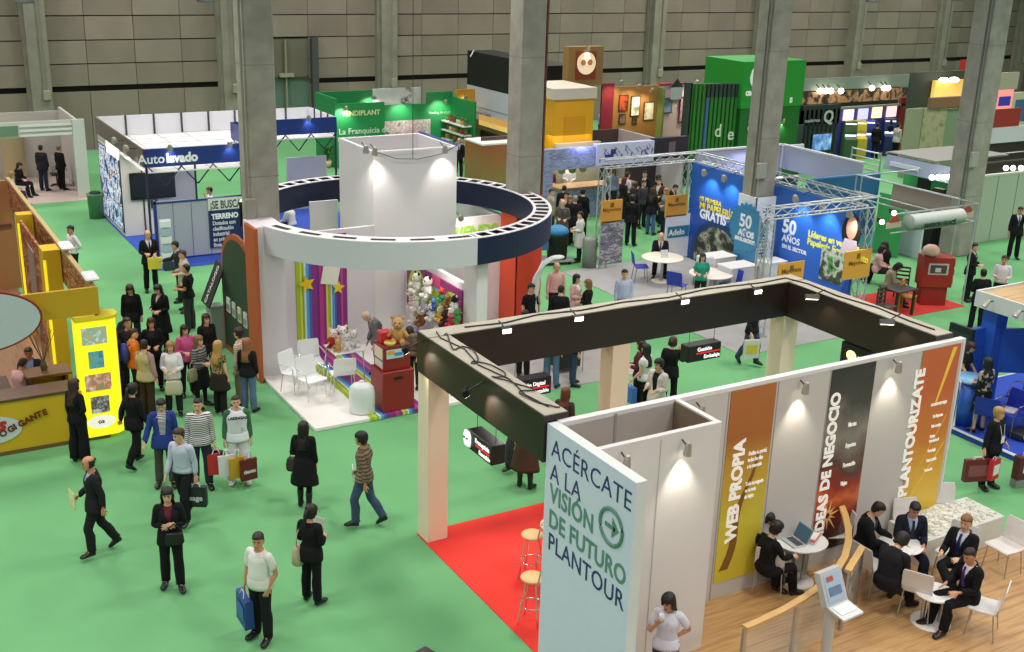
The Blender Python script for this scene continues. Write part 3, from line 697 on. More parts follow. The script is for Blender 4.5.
for px, lab in (((25, 3), 'hall lamp hanging at the top left corner of the picture'), ((206, 2), 'hall lamp hanging at the top just left of the first pillar'), ((872, 2), 'hall lamp hanging at the top between the third and fourth pillars'), ((958, 1), 'hall lamp hanging at the top just left of the last pillar')):
    q = atY(px[0], px[1], 40.0); t = thing('ceiling_lamp', lab, 'lamp', (q.x, q.y, q.z), 0, 'hall lamps at the top edge')
    MB().lathe([(.30, 0), (.31, .02), (.20, .22), (.10, .32), (.001, .33)], mat('6a6c6a', .4, metal=.4), 16).build('lamp_shade', t); MB().lathe([(.001, .0), (.26, .0), (.26, .015), (.001, .016)], mat('e8ecea', .4, emit=1.2), 16).build('diffuser', t); MB().tube([(0, 0, .32), (0, 0, 14-q.z)], .015, DKGREY, 5).build('suspension_rod', t)
def cable(name, pts, label, r=.012, m=None, cat='cable'):
    return tag(MB().tube(pts, r, m or mat('1d1c1b', .5), 6).build(name), label, cat)
def lineup(o, m, pts=None): return o
# ---------------------------------------------------------------- the white and black booth in front ("visión de futuro")
X0, X1, YF, YW, YB, ZT, ZB = 7.46, 15.32, 9.69, 11.62, 15.5, 3.5, 2.93
floor_patch('floor_red_carpet', X0, YW, 10.6, YB, mat('e4423a', .95, noise=.05, nscale=.8, spec=.1))
WOOD = ramp_mat(((0, '987044'), (.35, 'b58a58'), (.6, 'c49c6a'), (1, 'a57e4e')), 'N', scale=2.2, rough=.38, stretch=(.35, 6, 1))
def planks():
    m = WOOD; return m
floor_patch('floor_wood', 7.5, 3.5, 16.4, YW, WOOD, .03)
booth = thing('exhibition_booth', 'white booth with black overhead beams and a tall sign wall lettered PLANTOUR', 'exhibition booth', (X0, YW, 0))
def at_booth(mb, name, parent=None):
    o = mb.build(name); o.parent = parent or booth
    if parent is None or parent is booth: o.matrix_parent_inverse = Matrix.Translation((-X0, -YW, 0))
    return o
SIGNC = mat('dbe0f6', .4)
sw = at_booth(MB().box((7.5, YF, 0), (7.512, 11.66, ZT), SIGNC).box((7.512, YF, 0), (7.66, 11.66, ZT), mat('dfe4e2', .5), .0), 'sign_wall')
NAVY, SAGE = mat('27356f', .5), mat('5f8f80', .5)
def booth_text(body, px, X, size, m, off=0.0, space=1.0, name='lettering', sx=1.0):
    p = atX(px[0], px[1], X); t = text(name, body, size, m, sw, (X-.003, p.y, p.z), FACE_X, offset=off, space=space, sx=sx); return t
booth_text('ACÉRCATE', (551.3, 455), 7.5, .365, NAVY, -.003, 1.05, sx=.955)
booth_text('A LA', (550, 478.8), 7.5, .365, NAVY, -.003, 1.05, sx=.93)
booth_text('VISIÓN', (549.8, 500), 7.5, .365, SAGE, .007, 1.05, sx=.86)
booth_text('DE FUTURO', (548.6, 525), 7.5, .365, SAGE, .007, 1.03, sx=.87)
booth_text('PLANTOUR', (547.8, 547.8), 7.5, .365, NAVY, .0, 1.04, sx=.90)
c = atX(611.5, 527, 7.5); mb = MB()
mb.tube([(7.497, c.y+.235*math.cos(2*PI*i/32), c.z+.235*math.sin(2*PI*i/32)) for i in range(32)], .028, SAGE, 6, closed=True)
mb.bar((7.495, c.y+.13, c.z), (7.495, c.y-.09, c.z), .012, SAGE, .055)
mb.slab([(7.499, c.y-.02, c.z+.13), (7.499, c.y-.02, c.z+.055), (7.499, c.y-.06, c.z), (7.499, c.y-.02, c.z-.055), (7.499, c.y-.02, c.z-.13), (7.499, c.y-.155, c.z)], (-.01, 0, 0), SAGE)
e = mb.build('arrow_emblem'); e.parent = sw; e.matrix_parent_inverse = Matrix.Translation((0, 0, 0))
at_booth(MB().box((7.5, 6.2, 0), (7.66, YF-.01, 1.02), mat('cfdcdc', .4)), 'low_wall')
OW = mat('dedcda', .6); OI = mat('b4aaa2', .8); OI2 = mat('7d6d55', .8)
ob = MB()
ob.box((7.66, 10.66, .03), (9.60, 10.74, ZT), OW); ob.box((9.52, 10.74, .03), (9.60, YW-.05, ZT), OW)
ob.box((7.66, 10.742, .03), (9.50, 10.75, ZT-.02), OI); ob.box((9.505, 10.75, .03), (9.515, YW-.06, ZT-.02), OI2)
for xj in (8.6,): ob.box((xj-.006, 10.652, .03), (xj+.006, 10.665, ZT-.05), mat('c6c4c2', .6))
at_booth(ob, 'office_wall')
bw = MB(); bw.box((7.66, YW-.05, .03), (15.46, YW+.05, ZT), mat('cbc8c3', .6)); bw.box((7.66, YW-.055, ZT-.05), (15.47, YW+.055, ZT+.01), mat('e6e5e3', .5)); bw.box((15.46, YW-.06, .03), (15.5, YW+.06, ZT+.01), mat('e3e4e4', .4))
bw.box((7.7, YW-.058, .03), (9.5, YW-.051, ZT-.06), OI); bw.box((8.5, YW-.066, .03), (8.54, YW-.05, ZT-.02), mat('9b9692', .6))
for xj in (10.5, 11.45, 12.5, 13.45, 14.5): bw.box((xj-.006, YW-.058, .03), (xj+.006, YW-.05, ZT-.06), mat('a5a29e', .6))
at_booth(bw, 'banner_wall')
BW = mat('f4f2ea', .5, emit=.25)
def banner(x0, x1, m, z0, title, tpx, tsize, sub, name='banner', extra=None):
    o = MB().box((x0-X0, -.062, z0), (x1-X0, -.052, ZT-.06), m).build(name, booth)
    p = atY(tpx[0], tpx[1], YW-.065)
    text('lettering', title, tsize, BW, o, (p.x-X0+.09, -.066, p.z), UPY, offset=.011, sx=1.0)
    for body, (sx_, sz), size in sub:
        for ln in body.split('\n'):
            if ln: text('lettering', ln, size*.9, BW, o, (sx_-X0, -.066, sz), FACE_Y, offset=.002, sx=.58)
            sz -= size*1.05
    return o
b1 = banner(10.54, 11.40, ramp_mat(((0, 'd8c43a'), (.30, 'd9cc45'), (.55, 'c9a23a'), (.78, 'b06a35'), (1, 'b86e3c')), 'Z', .3, ZT, .30, 1.4, rough=.4), .3, 'WEB PROPIA', (730.5, 541.5), .29,
            [('Dedica tu portal,\ntodos los días\na tu mercado', (10.98, 2.35), .10), ('Todo tu negocio\nen tu web\nde viajes', (10.98, 1.85), .10)])
mb = MB()
for s in range(14):
    t0, t1 = s/14, (s+1)/14; f = lambda t: (10.70-X0+.45*t+.05*math.sin(t*9), .5+1.9*t)
    (xa, za), (xb, zb) = f(t0), f(t1); wd = .07*(1-t0)+.02
    mb.slab([(xa-wd, -.063, za), (xa+wd, -.063, za), (xb+wd*.85, -.063, zb), (xb-wd*.85, -.063, zb)], (0, -.002, 0), mat('8a5a22', .6))
mb.build('picture', b1)
b2 = banner(12.52, 13.45, ramp_mat(((0, '351410'), (.18, '8a2a18'), (.27, 'e0703a'), (.34, 'a03520'), (.45, '5a3a30'), (.62, '8d8680'), (.8, '4a443e'), (1, '3a352f')), 'Z', .3, ZT, .34, 1.7, rough=.4, seed=3), .3, 'IDEAS DE NEGOCIO', (818.5, 535), .27,
            [('Marcas', (13.0, 2.42), .12), ('Expertos', (13.0, 2.06), .12), ('Formación', (13.0, 1.72), .12), ('Viajes', (13.0, 1.40), .12)])
mb = MB(); gl = mat('ffd28a', .5)
for k in range(11):
    a = k*2*PI/11+.2; r1 = (.34, .2, .27)[k % 3]
    cx_, cz_ = 12.80-X0, .92
    mb.slab([(cx_+.05*math.cos(a-.5), -.063, cz_+.05*math.sin(a-.5)), (cx_+.05*math.cos(a+.5), -.063, cz_+.05*math.sin(a+.5)), (cx_+r1*math.cos(a), -.063, cz_+r1*math.sin(a))], (0, -.002, 0), gl)
mb.build('picture', b2)
b3 = banner(14.52, 15.40, ramp_mat(((0, 'e8c84a'), (.25, 'e6b23c'), (.5, 'd8822f'), (.75, 'cf6a2a'), (1, 'd06c30')), 'Z', .3, ZT, .35, 1.3, rough=.4, seed=7), .3, 'PLANTOURIZATE', (902, 497), .29,
            [('UN SIN FIN DE VIAJES', (14.88, 2.42), .075), ('Sin Mayorista\n\nSolo ventajas\n\nApoyo\nInternacional\n\nTecnología\n\nTodo incluido\n\nFormación', (14.97, 2.20), .085)])
mb = MB()
for (xa, za, xb, zb, w0, w1, cc) in ((14.98, 2.45, 15.24, 3.40, .02, .07, 'ffd84a'), (14.6, 1.0, 15.3, 2.2, .01, .02, 'f2b048'), (14.62, .7, 15.34, 1.7, .012, .02, 'f6cf60')):
    mb.slab([(xa-X0-w0, -.063, za), (xa-X0+w0, -.063, za), (xb-X0+w1, -.063, zb), (xb-X0-w1*.4, -.063, zb)], (0, -.002, 0), mat(cc, .5))
mb.build('picture', b3)
BEAM = mat('2a201a', .42); BTOP = mat('b3ad9d', .85, noise=.08, nscale=3); BB = mat('0f0e0d', .4)
def beam(x0, y0, x1, y1):
    m = MB().box((x0, y0, ZB), (x1, y1, 3.585), BEAM, 0).box((x0+.015, y0+.015, 3.586), (x1-.015, y1-.015, 3.60), BTOP)
    return at_booth(m, 'beam')
beam(X0, YW+.06, X0+.38, YB-.40); beam(X0, YB-.395, X1, YB); beam(X1-.40, YW+.06, X1, YB-.40)
CREAM = mat('f4dfc6', .6)
for x, y in ((X0+.02, YB-.37), (11.0, YB-.385), (X1-.40, YB-.385)):
    at_booth(MB().box((x, y, .012), (x+.37, y+.37, ZB-.002), CREAM, .006), 'column')
# cables lying on the beams
zc = 3.612
cable('power_cable', [(8.2, 15.3, zc), (8.9, 15.22, zc), (9.6, 15.36, zc), (10.4, 15.25, zc), (11.3, 15.33, zc), (12.2, 15.22, zc), (13.2, 15.35, zc), (14.4, 15.24, zc), (15.0, 15.3, zc), (15.12, 14.8, zc), (15.05, 14.0, zc), (15.18, 13.2, zc), (15.1, 12.4, zc), (15.12, 11.9, zc)], 'long black cable lying along the back and right tops of the black beam', .014)
pts = []
for k in range(60):
    t = k/59; pts.append((7.66+.13*math.sin(t*26+.6)+.02*math.sin(t*9), 15.1-3.2*t+.17*math.sin(t*31), zc+.004*(k % 3)))
cable('coiled_cable', pts, 'tangled black cable looping along the top of the front beam', .010)
cable('extension_cable', [(7.7, 15.3, zc), (7.62, 15.0, zc), (7.72, 14.4, zc), (7.58, 13.7, zc), (7.7, 13.0, zc), (7.6, 12.4, zc), (7.66, 11.9, zc)], 'thin black cable running straight down the front beam', .010)
# lamps clipped to the wall and beams
def wall_spot(px, Y, label, grp, power=38):
    p = atY(px[0], px[1], Y-.14); spotlight((p.x, p.y, p.z), (p.x+.02, Y, p.z-1.1), label, power, 78, (p.x, Y-.01, p.z+.08), grp, .055)
wall_spot((806, 388), YW-.06, 'small chrome spotlight on the grey wall between the WEB PROPIA and NEGOCIO banners', 'lamps on the banner wall')
wall_spot((899, 367), YW-.06, 'small chrome spotlight on the grey wall between the NEGOCIO and PLANTOURIZATE banners', 'lamps on the banner wall')
wall_spot((702, 411), YW-.06, 'small chrome spotlight on the grey wall beside the office corner', 'lamps on the banner wall')
wall_spot((688, 449), 10.66, 'small chrome spotlight shining down the right of the white office wall', 'lamps on the office wall', 45)
wall_spot((627, 462), 10.66, 'small chrome spotlight on the office wall just behind the sign wall edge', 'lamps on the office wall', 12)
for px, lab in (((506, 330), 'floodlight on the black back beam nearest the left corner'), ((578, 318), 'floodlight on the black back beam above the cream middle column'), ((684, 301), 'brightly glaring floodlight on the black back beam right of centre'), ((757, 291), 'floodlight on the black back beam nearest the right corner')):
    p = atY(px[0], px[1], 14.86); spotlight((p.x, p.y, p.z), (p.x+.15, 13.2, .9), lab, 60, 95, (p.x, YB-.40, p.z+.08), 'floodlights under the back beam', .052, col=(1, .94, .85), face=(-.1, -1, -.18), shell='3a3a3c')
for px, lab in (((812, 297), 'floodlight on the black right beam nearest its far corner'), ((887, 322), 'floodlight on the black right beam nearest the banner wall')):
    p = atX(px[0], px[1], 14.62); spotlight((p.x, p.y, p.z), (15.0, p.y-.35, p.z-.75), lab, 9, 95, (X1-.40, p.y, p.z+.1), 'floodlights on the right beam', .07, col=(1, .78, .6), face=(-.2, -.3, -1), shell='6a6864')
for y_, lab in ((15.28, 'black floodlight on an arm outside the front beam at the left corner'), (13.3, 'black floodlight on an arm outside the front beam halfway along')):
    spotlight((7.16, y_, 3.40), (7.5, y_-.35, 3.05), lab, 30, 100, (7.46, y_+.02, 3.5), 'floodlights outside the front beam', .055, col=(1, .82, .66), face=(.6, -.3, -1), shell='161616')
# hanging light boxes
def lightbox(c, along, lines, label, w_=1.0, h_=.42, d_=.22, face=1, emblem=None, hang=True):
    """black box with lit lettering, hung from two wires; along: 'X' or 'Y' (the side it faces is -Y / -X)"""
    t = thing('hanging_sign', label, 'sign', c, 0, 'hanging black light box signs')
    bx = (-w_/2, -d_/2, -h_/2), (w_/2, d_/2, h_/2)
    if along == 'Y': bx = (-d_/2, -w_/2, -h_/2), (d_/2, w_/2, h_/2)
    b = MB().box(*bx, mat('171514', .4), .012).build('box', t)
    wm = mat('f4f4f4', .5, emit=.8); rm = mat('d01c24', .5, emit=1.0)
    for body, u, v, sz, red in lines:
        loc = (u, -d_/2-.004, v) if along == 'X' else (-d_/2-.004, -u, v)
        if body == '-':
            q = MB().box((0, -.004, 0), (sz, .0, .025), rm).build('line', b); q.location = loc
            if along == 'Y': q.rotation_euler = (0, 0, -PI/2)
        else: text('lettering', body, sz, rm if red else wm, b, loc, FACE_Y if along == 'X' else FACE_X, offset=.001)
    if emblem: emblem(b, wm)
    if hang:
        wi = MB()
        for s in (-.38, .38): wi.tube([((s*w_, 0) if along == 'X' else (0, s*w_))+(h_/2,), ((s*w_, 0) if along == 'X' else (0, s*w_))+(ZB-c[2]+.01,)], .005, DKGREY, 5)
        wi.build('wires', t)
    return t
def mug(b, wm):
    q = MB(); q.lathe([(.001, 0), (.09, .0), (.11, .08), (.11, .17), (.08, .23), (.001, .25)], wm, 16, (0, 0, 0), 1, .25); o = q.build('face_emblem', b); o.location = (-.14, .33, -.10); o.rotation_euler = (0, 0, -PI/2)
    q = MB(); q.ball((0, 0, 0), .03, BLACK, 8, 1, .4, .5); q.ball((.08, 0, 0), .03, BLACK, 8, 1, .4, .5); o2 = q.build('eyes', o); o2.location = (-.04, -.03, .13)
lightbox((7.65, 13.54, 2.38), 'Y', [('Franquicia', -.12, .03, .105, False), ('-', -.10, -.02, .42, True), ('Rentable', .0, -.11, .095, False)], 'hanging light box sign with a white face emblem under the front beam', .74, .31, .24, emblem=lambda b, wm: mug(b, wm))
lightbox((9.44, 15.3, 2.40), 'X', [('Gestión Digital', -.33, .03, .095, False), ('-', -.3, -.02, .62, True), ('Rentable', -.02, -.11, .095, False)], 'hanging light box sign lettered Digital behind the front beam', .74, .31, .24)
lightbox((13.10, 15.3, 2.46), 'X', [('Gestión', -.18, .04, .105, False), ('-', -.2, -.01, .55, True), ('Embalaje', -.02, -.11, .105, False)], 'hanging light box sign with a red line under the back beam between two columns', .76, .31, .24)
def bulb(b, wm):
    q = MB(); q.ball((0, 0, 0), .12, mat('ffe9a0', .5, emit=1.2), 12, .2, 1, .8).ball((0, -.02, 0), .07, BLACK, 10, .3, .9, .8); o = q.build('emblem', b); o.location = (-.12, .05, .0)
lightbox((15.12, 13.42, 2.66), 'Y', [('Net', .1, -.05, .12, False)], 'black light box sign peeping over the top of the banner wall', .62, .40, .24, emblem=bulb)
# ---------------------------------------------------------------- furniture
def chair_shell(frame_m, shell_m, w_=.46, name='chair', arms=False, hs=.46, back_h=.40, leg_m=None):
    t = thing(name, 'white shell chair', 'chair')
    s = MB(); n = 6
    def sheet(pts, th, nrm):
        vs = []; m_ = len(pts)
        for (y, z, hw), (ny, nz) in zip(pts, nrm):
            vs += [(-hw, y, z), (hw, y, z), (hw, y+ny*th, z+nz*th), (-hw, y+ny*th, z+nz*th)]
        fs = [(0, 3, 2, 1), (4*m_-4, 4*m_-3, 4*m_-2, 4*m_-1)]
        for i in range(m_-1):
            for j in range(4): fs.append((4*i+j, 4*i+(j+1) % 4, 4*i+4+(j+1) % 4, 4*i+4+j))
        return vs, fs
    hw = w_/2
    s.add(*sheet([(-.21, hs-.005, hw*.92), (-.18, hs+.012, hw), (0, hs, hw), (.16, hs+.004, hw), (.20, hs+.03, hw*.98)], .016, [(0, -1)]*5), shell_m); s.build('seat', t)
    b = MB(); b.add(*sheet([(.20, hs+.04, hw*.96), (.225, hs+.12, hw*.97), (.245, hs+.26, hw*.97), (.27, hs+back_h-.03, hw*.95), (.275, hs+back_h, hw*.88)], .016, [(1, 0)]*5), shell_m); b.build('backrest', t)
    for sx in (-1, 1):
        for sy in (-1, 1):
            l = MB(); top = (sx*(hw-.04), sy*.15+.01, hs-.012); l.tube([top, (sx*(hw-.01), sy*.20+.02, .012)], .011, leg_m or frame_m, 7)
            if sy > 0: l.tube([(sx*(hw-.01), .20, hs-.01), (sx*(hw-.02), .235, hs+.12)], .010, frame_m, 6)
            l.build('leg', t)
    if arms:
        for sx in (-1, 1):
            MB().tube([(sx*hw, -.16, hs-.01), (sx*(hw+.03), -.17, hs+.16), (sx*(hw+.03), -.10, hs+.21), (sx*(hw+.02), .15, hs+.22), (sx*hw, .25, hs+.24)], .013, frame_m, 7).build('armrest', t)
    return t
VIEW = -YAW
def R(h): return math.radians(h)-YAW
CH = chair_shell(STEEL, mat('dcd9d6', .35))
_used = {}
def put(proto, loc, rz, label, group=None):
    k = proto.name
    if k not in _used: _used[k] = 1; o = proto; o.location = loc; o.rotation_euler = (0, 0, rz)
    else: o = dup(proto, loc, rz)
    o['label'] = label
    if group: o['group'] = group
    return o
GC = 'white chairs on the wooden floor'
zf = .03
def wchair(px, h, label):
    p = at(px[0], px[1], zf); return put(CH, (p.x, p.y, zf), R(h), label, GC)
# headings: 0 = faces the camera, 90 = faces picture right, 180 = faces away
wchair((768, 590), 160, 'empty-backed white chair holding the dark-haired woman nearest the curved railing')
wchair((748, 566), 120, 'white chair with a black coat over it by the yellow banner')
wchair((828, 556), -80, 'empty white chair at the laptop table in front of the fiery banner')
wchair((868, 590), 120, 'white chair of the man leaning over the table with his back turned')
wchair((915, 615), 150, 'empty white chair tucked up to the low round table')
wchair((979, 632), -120, 'white chair under the man in a purple tie')
wchair((1000, 571), -60, 'empty white chair beside the green carpet edge')
wchair((941, 535), 0, 'empty white chair in front of the pebble bench')
wchair((851, 536), 60, 'white chair of the leftmost seated man in a suit by the banner wall')
wchair((908, 552), 15, 'white chair of the man in a striped tie')
wchair((950, 577), -45, 'white chair of the man in the dark blue tie with crossed legs')
# tables
def round_table(loc, label, r=.34, h=.70, m=None, two=True, base=True, name='round_table'):
    t = thing(name, label, 'table', loc); m = m or mat('e9e7e3', .4)
    MB().lathe([(.001, h-.03), (r-.01, h-.03), (r, h-.02), (r, h-.005), (r-.01, h), (.001, h)], m, 28).build('tabletop', t)
    if two:
        for s in (-1, 1): MB().tube([(s*.13, 0, .02), (s*.13, 0, h-.03)], .033, STEEL, 10).build('leg', t)
    else: MB().tube([(0, 0, .02), (0, 0, h-.03)], .04, STEEL, 10).build('leg', t)
    if base: MB().lathe([(.001, 0), (.29, 0), (.29, .015), (.26, .025), (.001, .025)], m, 24).build('base', t)
    return t
p = at(930, 622, zf); rt = round_table((p.x, p.y, zf), 'low round white table on two chrome legs in front of the seated men', .30, .52); rt.rotation_euler = (0, 0, R(0))
p = at(895, 583, zf); round_table((p.x, p.y, zf), 'white round table with papers in the middle of the seated men', .34, .70, two=False)
TP = p.copy()
pp = at(922, 577, .03+.70)
tag(MB().box((-.16, -.11, 0), (.16, .11, .006), WHITE).build('paper', None, (TP.x+.08, TP.y+.10, .732), .6), 'white sheet of paper in front of the man in the striped tie', 'paper')
tag(MB().box((-.11, -.15, 0), (.11, .15, .010), mat('f0efec', .5)).build('paper', None, (TP.x-.12, TP.y-.16, .732), .3), 'white notepad on the table under the leaning man', 'paper')
p = at(797, 581, zf); t = thing('laptop_table', 'white half-round glass table carrying a laptop', 'table', (p.x, p.y, zf), R(20))
MB().prism([(.42*math.cos(a), .36*math.sin(a)) for a in [i*2*PI/24 for i in range(24)]]+[], .69, .71, mat('e4e6e6', .2)).build('tabletop', t)
for s in (-1, 1): MB().tube([(s*.09, 0, .02), (s*.09, 0, .69)], .035, STEEL, 10).build('leg', t)
MB().lathe([(.001, 0), (.26, 0), (.26, .015), (.001, .022)], WHITE, 24).build('base', t)
LT = p.copy()
def laptop(loc, rz, label, scr='3d5a6a'):
    t = thing('laptop', label, 'laptop', loc, rz)
    b = MB().box((-.17, -.12, 0), (.17, .12, .02), mat('b9bec0', .35), .006).box((-.14, -.04, .0202), (.14, .09, .0215), mat('4a4d50', .6)).build('keyboard_base', t)
    d = .10; s = MB().slab([(-.17, .12, .022), (.17, .12, .022), (.17, .12+d, .25), (-.17, .12+d, .25)], (0, .012, .004), mat('8fa3a8', .4))
    s.slab([(-.155, .1195, .035), (.155, .1195, .035), (.155, .119+d*.93, .24), (-.155, .119+d*.93, .24)], (0, -.002, -.001), mat(scr, .3, emit=.25)).build('screen', t)
    return t
laptop((LT.x-.16, LT.y+.02, zf+.711), R(-65), 'open laptop on the glass table in front of two women')
b = tag(MB().box((-.15, -.20, 0), (.15, .20, .03), mat('d9d6d2', .5), .006).box((-.14, -.19, .03), (.14, .19, .036), mat('c26a60', .6)).box((-.12, -.10, .036), (.12, .16, .042), WHITE).build('folder', None, (LT.x+.17, LT.y+.02, zf+.712), R(-30)), 'stack of folders lying beside the laptop', 'folder')
# curved railing
RP = [(745, 627), (762, 619.5), (780, 611), (797, 601.5), (812, 592), (826, 581), (837, 569.5), (845, 556), (848.5, 542), (848.5, 528), (845, 514), (840, 502), (833, 490)]
R3 = [at(x, y, 1.02) for x, y in RP]
t = thing('curved_railing', 'curved glass railing with a pale wooden handrail beside the touch screen kiosk', 'railing', (R3[0].x, R3[0].y, zf))
HW = mat('cfa868', .45, noise=.06, nscale=3)
rel = [Vector((q.x-R3[0].x, q.y-R3[0].y, 1.02-zf)) for q in R3]
def strip(pts, w_, z0, z1, m, mb):
    L, Rr = [], []
    for i, q in enumerate(pts):
        d = (pts[min(i+1, len(pts)-1)]-pts[max(i-1, 0)]); d.z = 0; d.normalize(); nn = Vector((-d.y, d.x, 0))*w_/2; L.append(q+nn); Rr.append(q-nn)
    vs = []
    for a, b in zip(L, Rr): vs += [(a.x, a.y, z0), (b.x, b.y, z0), (b.x, b.y, z1), (a.x, a.y, z1)]
    m_ = len(pts); fs = [(0, 1, 2, 3), (4*m_-1, 4*m_-2, 4*m_-3, 4*m_-4)]
    for i in range(m_-1):
        for j in range(4): fs.append((4*i+j, 4*i+4+j, 4*i+4+(j+1) % 4, 4*i+(j+1) % 4))
    return mb.add(vs, fs, m)
strip(rel, .10, .96, 1.0, HW, MB()).build('handrail', t)
strip(rel, .010, .08, .93, glass_mat('d8e4e2', .16), MB()).build('glass_panel', t)
for k in (0, 3, 6, 9, 12):
    q = rel[k]; MB().box((q.x-.025, q.y-.025, 0), (q.x+.025, q.y+.025, .962), STEEL).build('post', t)
q0, q1 = at(862.5, 546, 1.02), at(848, 570, 1.02)
t = thing('short_railing', 'short straight railing with a wooden handrail and leaflets behind the seated men', 'railing', (q1.x, q1.y, zf))
dv = Vector((q0.x-q1.x, q0.y-q1.y, .99))
strip([Vector((0, 0, .99)), dv], .10, .95, .99, HW, MB()).build('handrail', t)
for q in (Vector((0, 0, 0)), Vector((dv.x, dv.y, 0))): MB().box((q.x-.025, q.y-.025, 0), (q.x+.025, q.y+.025, .95), STEEL).build('post', t)
strip([Vector((0, 0, .5)), Vector((dv.x, dv.y, .5))], .01, .1, .92, glass_mat('d8e4e2', .18), MB()).build('glass_panel', t)
nn = Vector((-dv.y, dv.x, 0)).normalized()
for k, (cc, z_) in enumerate((('3f3f44', .62), ('8a8d92', .30))):
    o = MB().box((-.10, -.012, 0), (.10, .012, .28), mat(cc, .5)).box((-.08, -.014, .05), (.08, -.010, .22), mat('c9ccd0', .5)).build('leaflet', t); o.location = (dv.x*.5, dv.y*.5, z_); o.rotation_euler = (0, 0, math.atan2(dv.y, dv.x)); o.location += nn*.03
# kiosk with a screen
p = at(826, 664, zf); t = thing('touch_screen_kiosk', 'pale grey touch screen kiosk leaning back in front of the curved railing', 'kiosk', (p.x, p.y, zf), R(35))
KG = mat('c3c9cb', .4); MB().box((-.22, -.22, 0), (.22, .22, .03), KG, .01).build('base', t)
MB().tube([(0, .02, .03), (0, .05, .95)], .075, KG, 12).build('pole', t)
k = MB(); k.slab([(-.21, -.06, .99), (.21, -.06, .99), (.21, .14, 1.42), (-.21, .14, 1.42)], (0, .10, -.03), KG); ko = k.build('screen_housing', t)
k = MB().slab([(-.165, -.043, 1.045), (.165, -.043, 1.045), (.165, .122, 1.385), (-.165, .122, 1.385)], (0, -.004, .002), mat('9db0c0', .3, emit=.25))
k.slab([(-.12, -.015, 1.115), (.12, -.015, 1.115), (.12, .04, 1.22), (-.12, .04, 1.22)], (0, -.008, .004), mat('6f86a4', .4)).slab([(-.12, .07, 1.30), (.0, .07, 1.30), (.0, .10, 1.355), (-.12, .10, 1.355)], (0, -.010, .004), mat('c05a4a', .4)); k.build('screen', ko)
k = MB().slab([(-.2, -.34, .95), (.2, -.34, .95), (.2, -.06, 1.0), (-.2, -.06, 1.0)], (0, 0, -.03), mat('d5d9da', .4)).slab([(-.15, -.26, .968), (.15, -.26, .968), (.15, -.10, .997), (-.15, -.10, .997)], (0, -.001, .006), mat('eceeee', .4)); k.build('keyboard_shelf', t)
# pebble bench at the end of the banner wall
t = thing('pebble_bench', 'low glass case full of white pebbles under the orange banner', 'display case', (14.2, 10.7, zf))
MB().box((0, 0, 0), (1.9, .80, .50), mat('d6d8d2', .5), .01).build('case', t)
mb = MB()
for i in range(260):
    x_, y_ = rng.uniform(.06, 1.84), rng.uniform(.05, .75); r_ = rng.uniform(.025, .045)
    mb.ball((x_, y_, .505), r_, (mat('e2dfd0', .7), mat('c9c6b2', .7), mat('efede4', .7))[i % 3], 6, 1.2, .9, .5)
o = mb.build('pebbles', t); o['kind'] = 'stuff'
# bar stools on the red carpet
def stool(px, h, label):
    p = at(px[0], px[1], .012); t = thing('bar_stool', label, 'stool', (p.x, p.y, .012), R(h), 'chrome stools on the red carpet')
    MB().lathe([(.001, .73), (.17, .73), (.18, .745), (.17, .76), (.001, .762)], mat('e8c48a', .45), 20).build('seat', t)
    for a in (45, 135, 225, 315):
        c_, s_ = math.cos(math.radians(a)), math.sin(math.radians(a)); MB().tube([(.10*c_, .10*s_, .73), (.22*c_, .22*s_, .006)], .013, CHROME, 7).build('leg', t)
    MB().tube([(.165*math.cos(i*PI/8), .165*math.sin(i*PI/8), .30) for i in range(16)], .010, CHROME, 6, closed=True).build('foot_ring', t)
    MB().tube([(-.15, .13, .735), (-.16, .17, .95), (-.15, .19, 1.03), (0, .21, 1.05), (.15, .19, 1.03), (.16, .17, .95), (.15, .13, .735)], .013, CHROME, 7).build('back_frame', t)
    return t
stool((531, 577), -110, 'chrome bar stool with a round wooden seat, farther of two beside the sign wall')
stool((531, 622), -110, 'chrome bar stool with a round wooden seat, nearer of two beside the sign wall')
p = at(548, 590, .012); round_table((p.x+.25, p.y+.1, .012), 'high round pale table half hidden by the sign wall', .32, 1.02, mat('f0dcb4', .4), two=False)
# ---------------------------------------------------------------- the round white booth with soft toys
FW = mat('dcd6dc', .6); FW2 = mat('e4e1e3', .55); RNAVY = mat('161c3f', .45)
fb = thing('toy_booth', 'white toy booth under a round overhead ring with a rainbow striped wall', 'exhibition booth', (7.46, 20.2, 0))
def fpart(mb, name, parent=None):
    o = mb.build(name); o.parent = parent or fb; o.matrix_parent_inverse = Matrix.Translation((-7.46, -20.2, 0)); return o
fpart(MB().box((7.46, 20.2, .001), (11.45, 24.5, .08), mat('ece8e4', .5), .01), 'platform')
floor_patch('floor_grey_carpet', 11.5, 20.05, 15.6, 28, mat('a9a4a0', .95, noise=.08, nscale=2))
fpart(MB().box((7.42, 23.38, .012), (8.06, 24.23, 3.5), FW).box((8.06, 24.45, .08), (10.65, 24.53, 3.0), FW), 'side_wall')
mb = MB(); x0, x1, y0, y1, zt = 10.65, 12.84, 24.5, 26.6, 4.74
for a, b in (((x0, y0), (x1, y0+.08)), ((x0, y1-.08), (x1, y1)), ((x0, y0+.08), (x0+.08, y1-.08)), ((x1-.08, y0+.08), (x1, y1-.08))): mb.box((a[0], a[1], .01), (b[0], b[1], zt), FW2)
for a, b in (((x0-.015, y0-.015), (x1+.015, y0)), ((x0-.015, y1), (x1+.015, y1+.015))): mb.box((*a, zt-.10), (*b, zt-.02), FW2)
fpart(mb, 'tower')
fpart(MB().box((x1-.004, y1-2.1, zt), (x1+.02, y1, zt+.05), mat('3a4f9c', .5)), 'blue_trim')
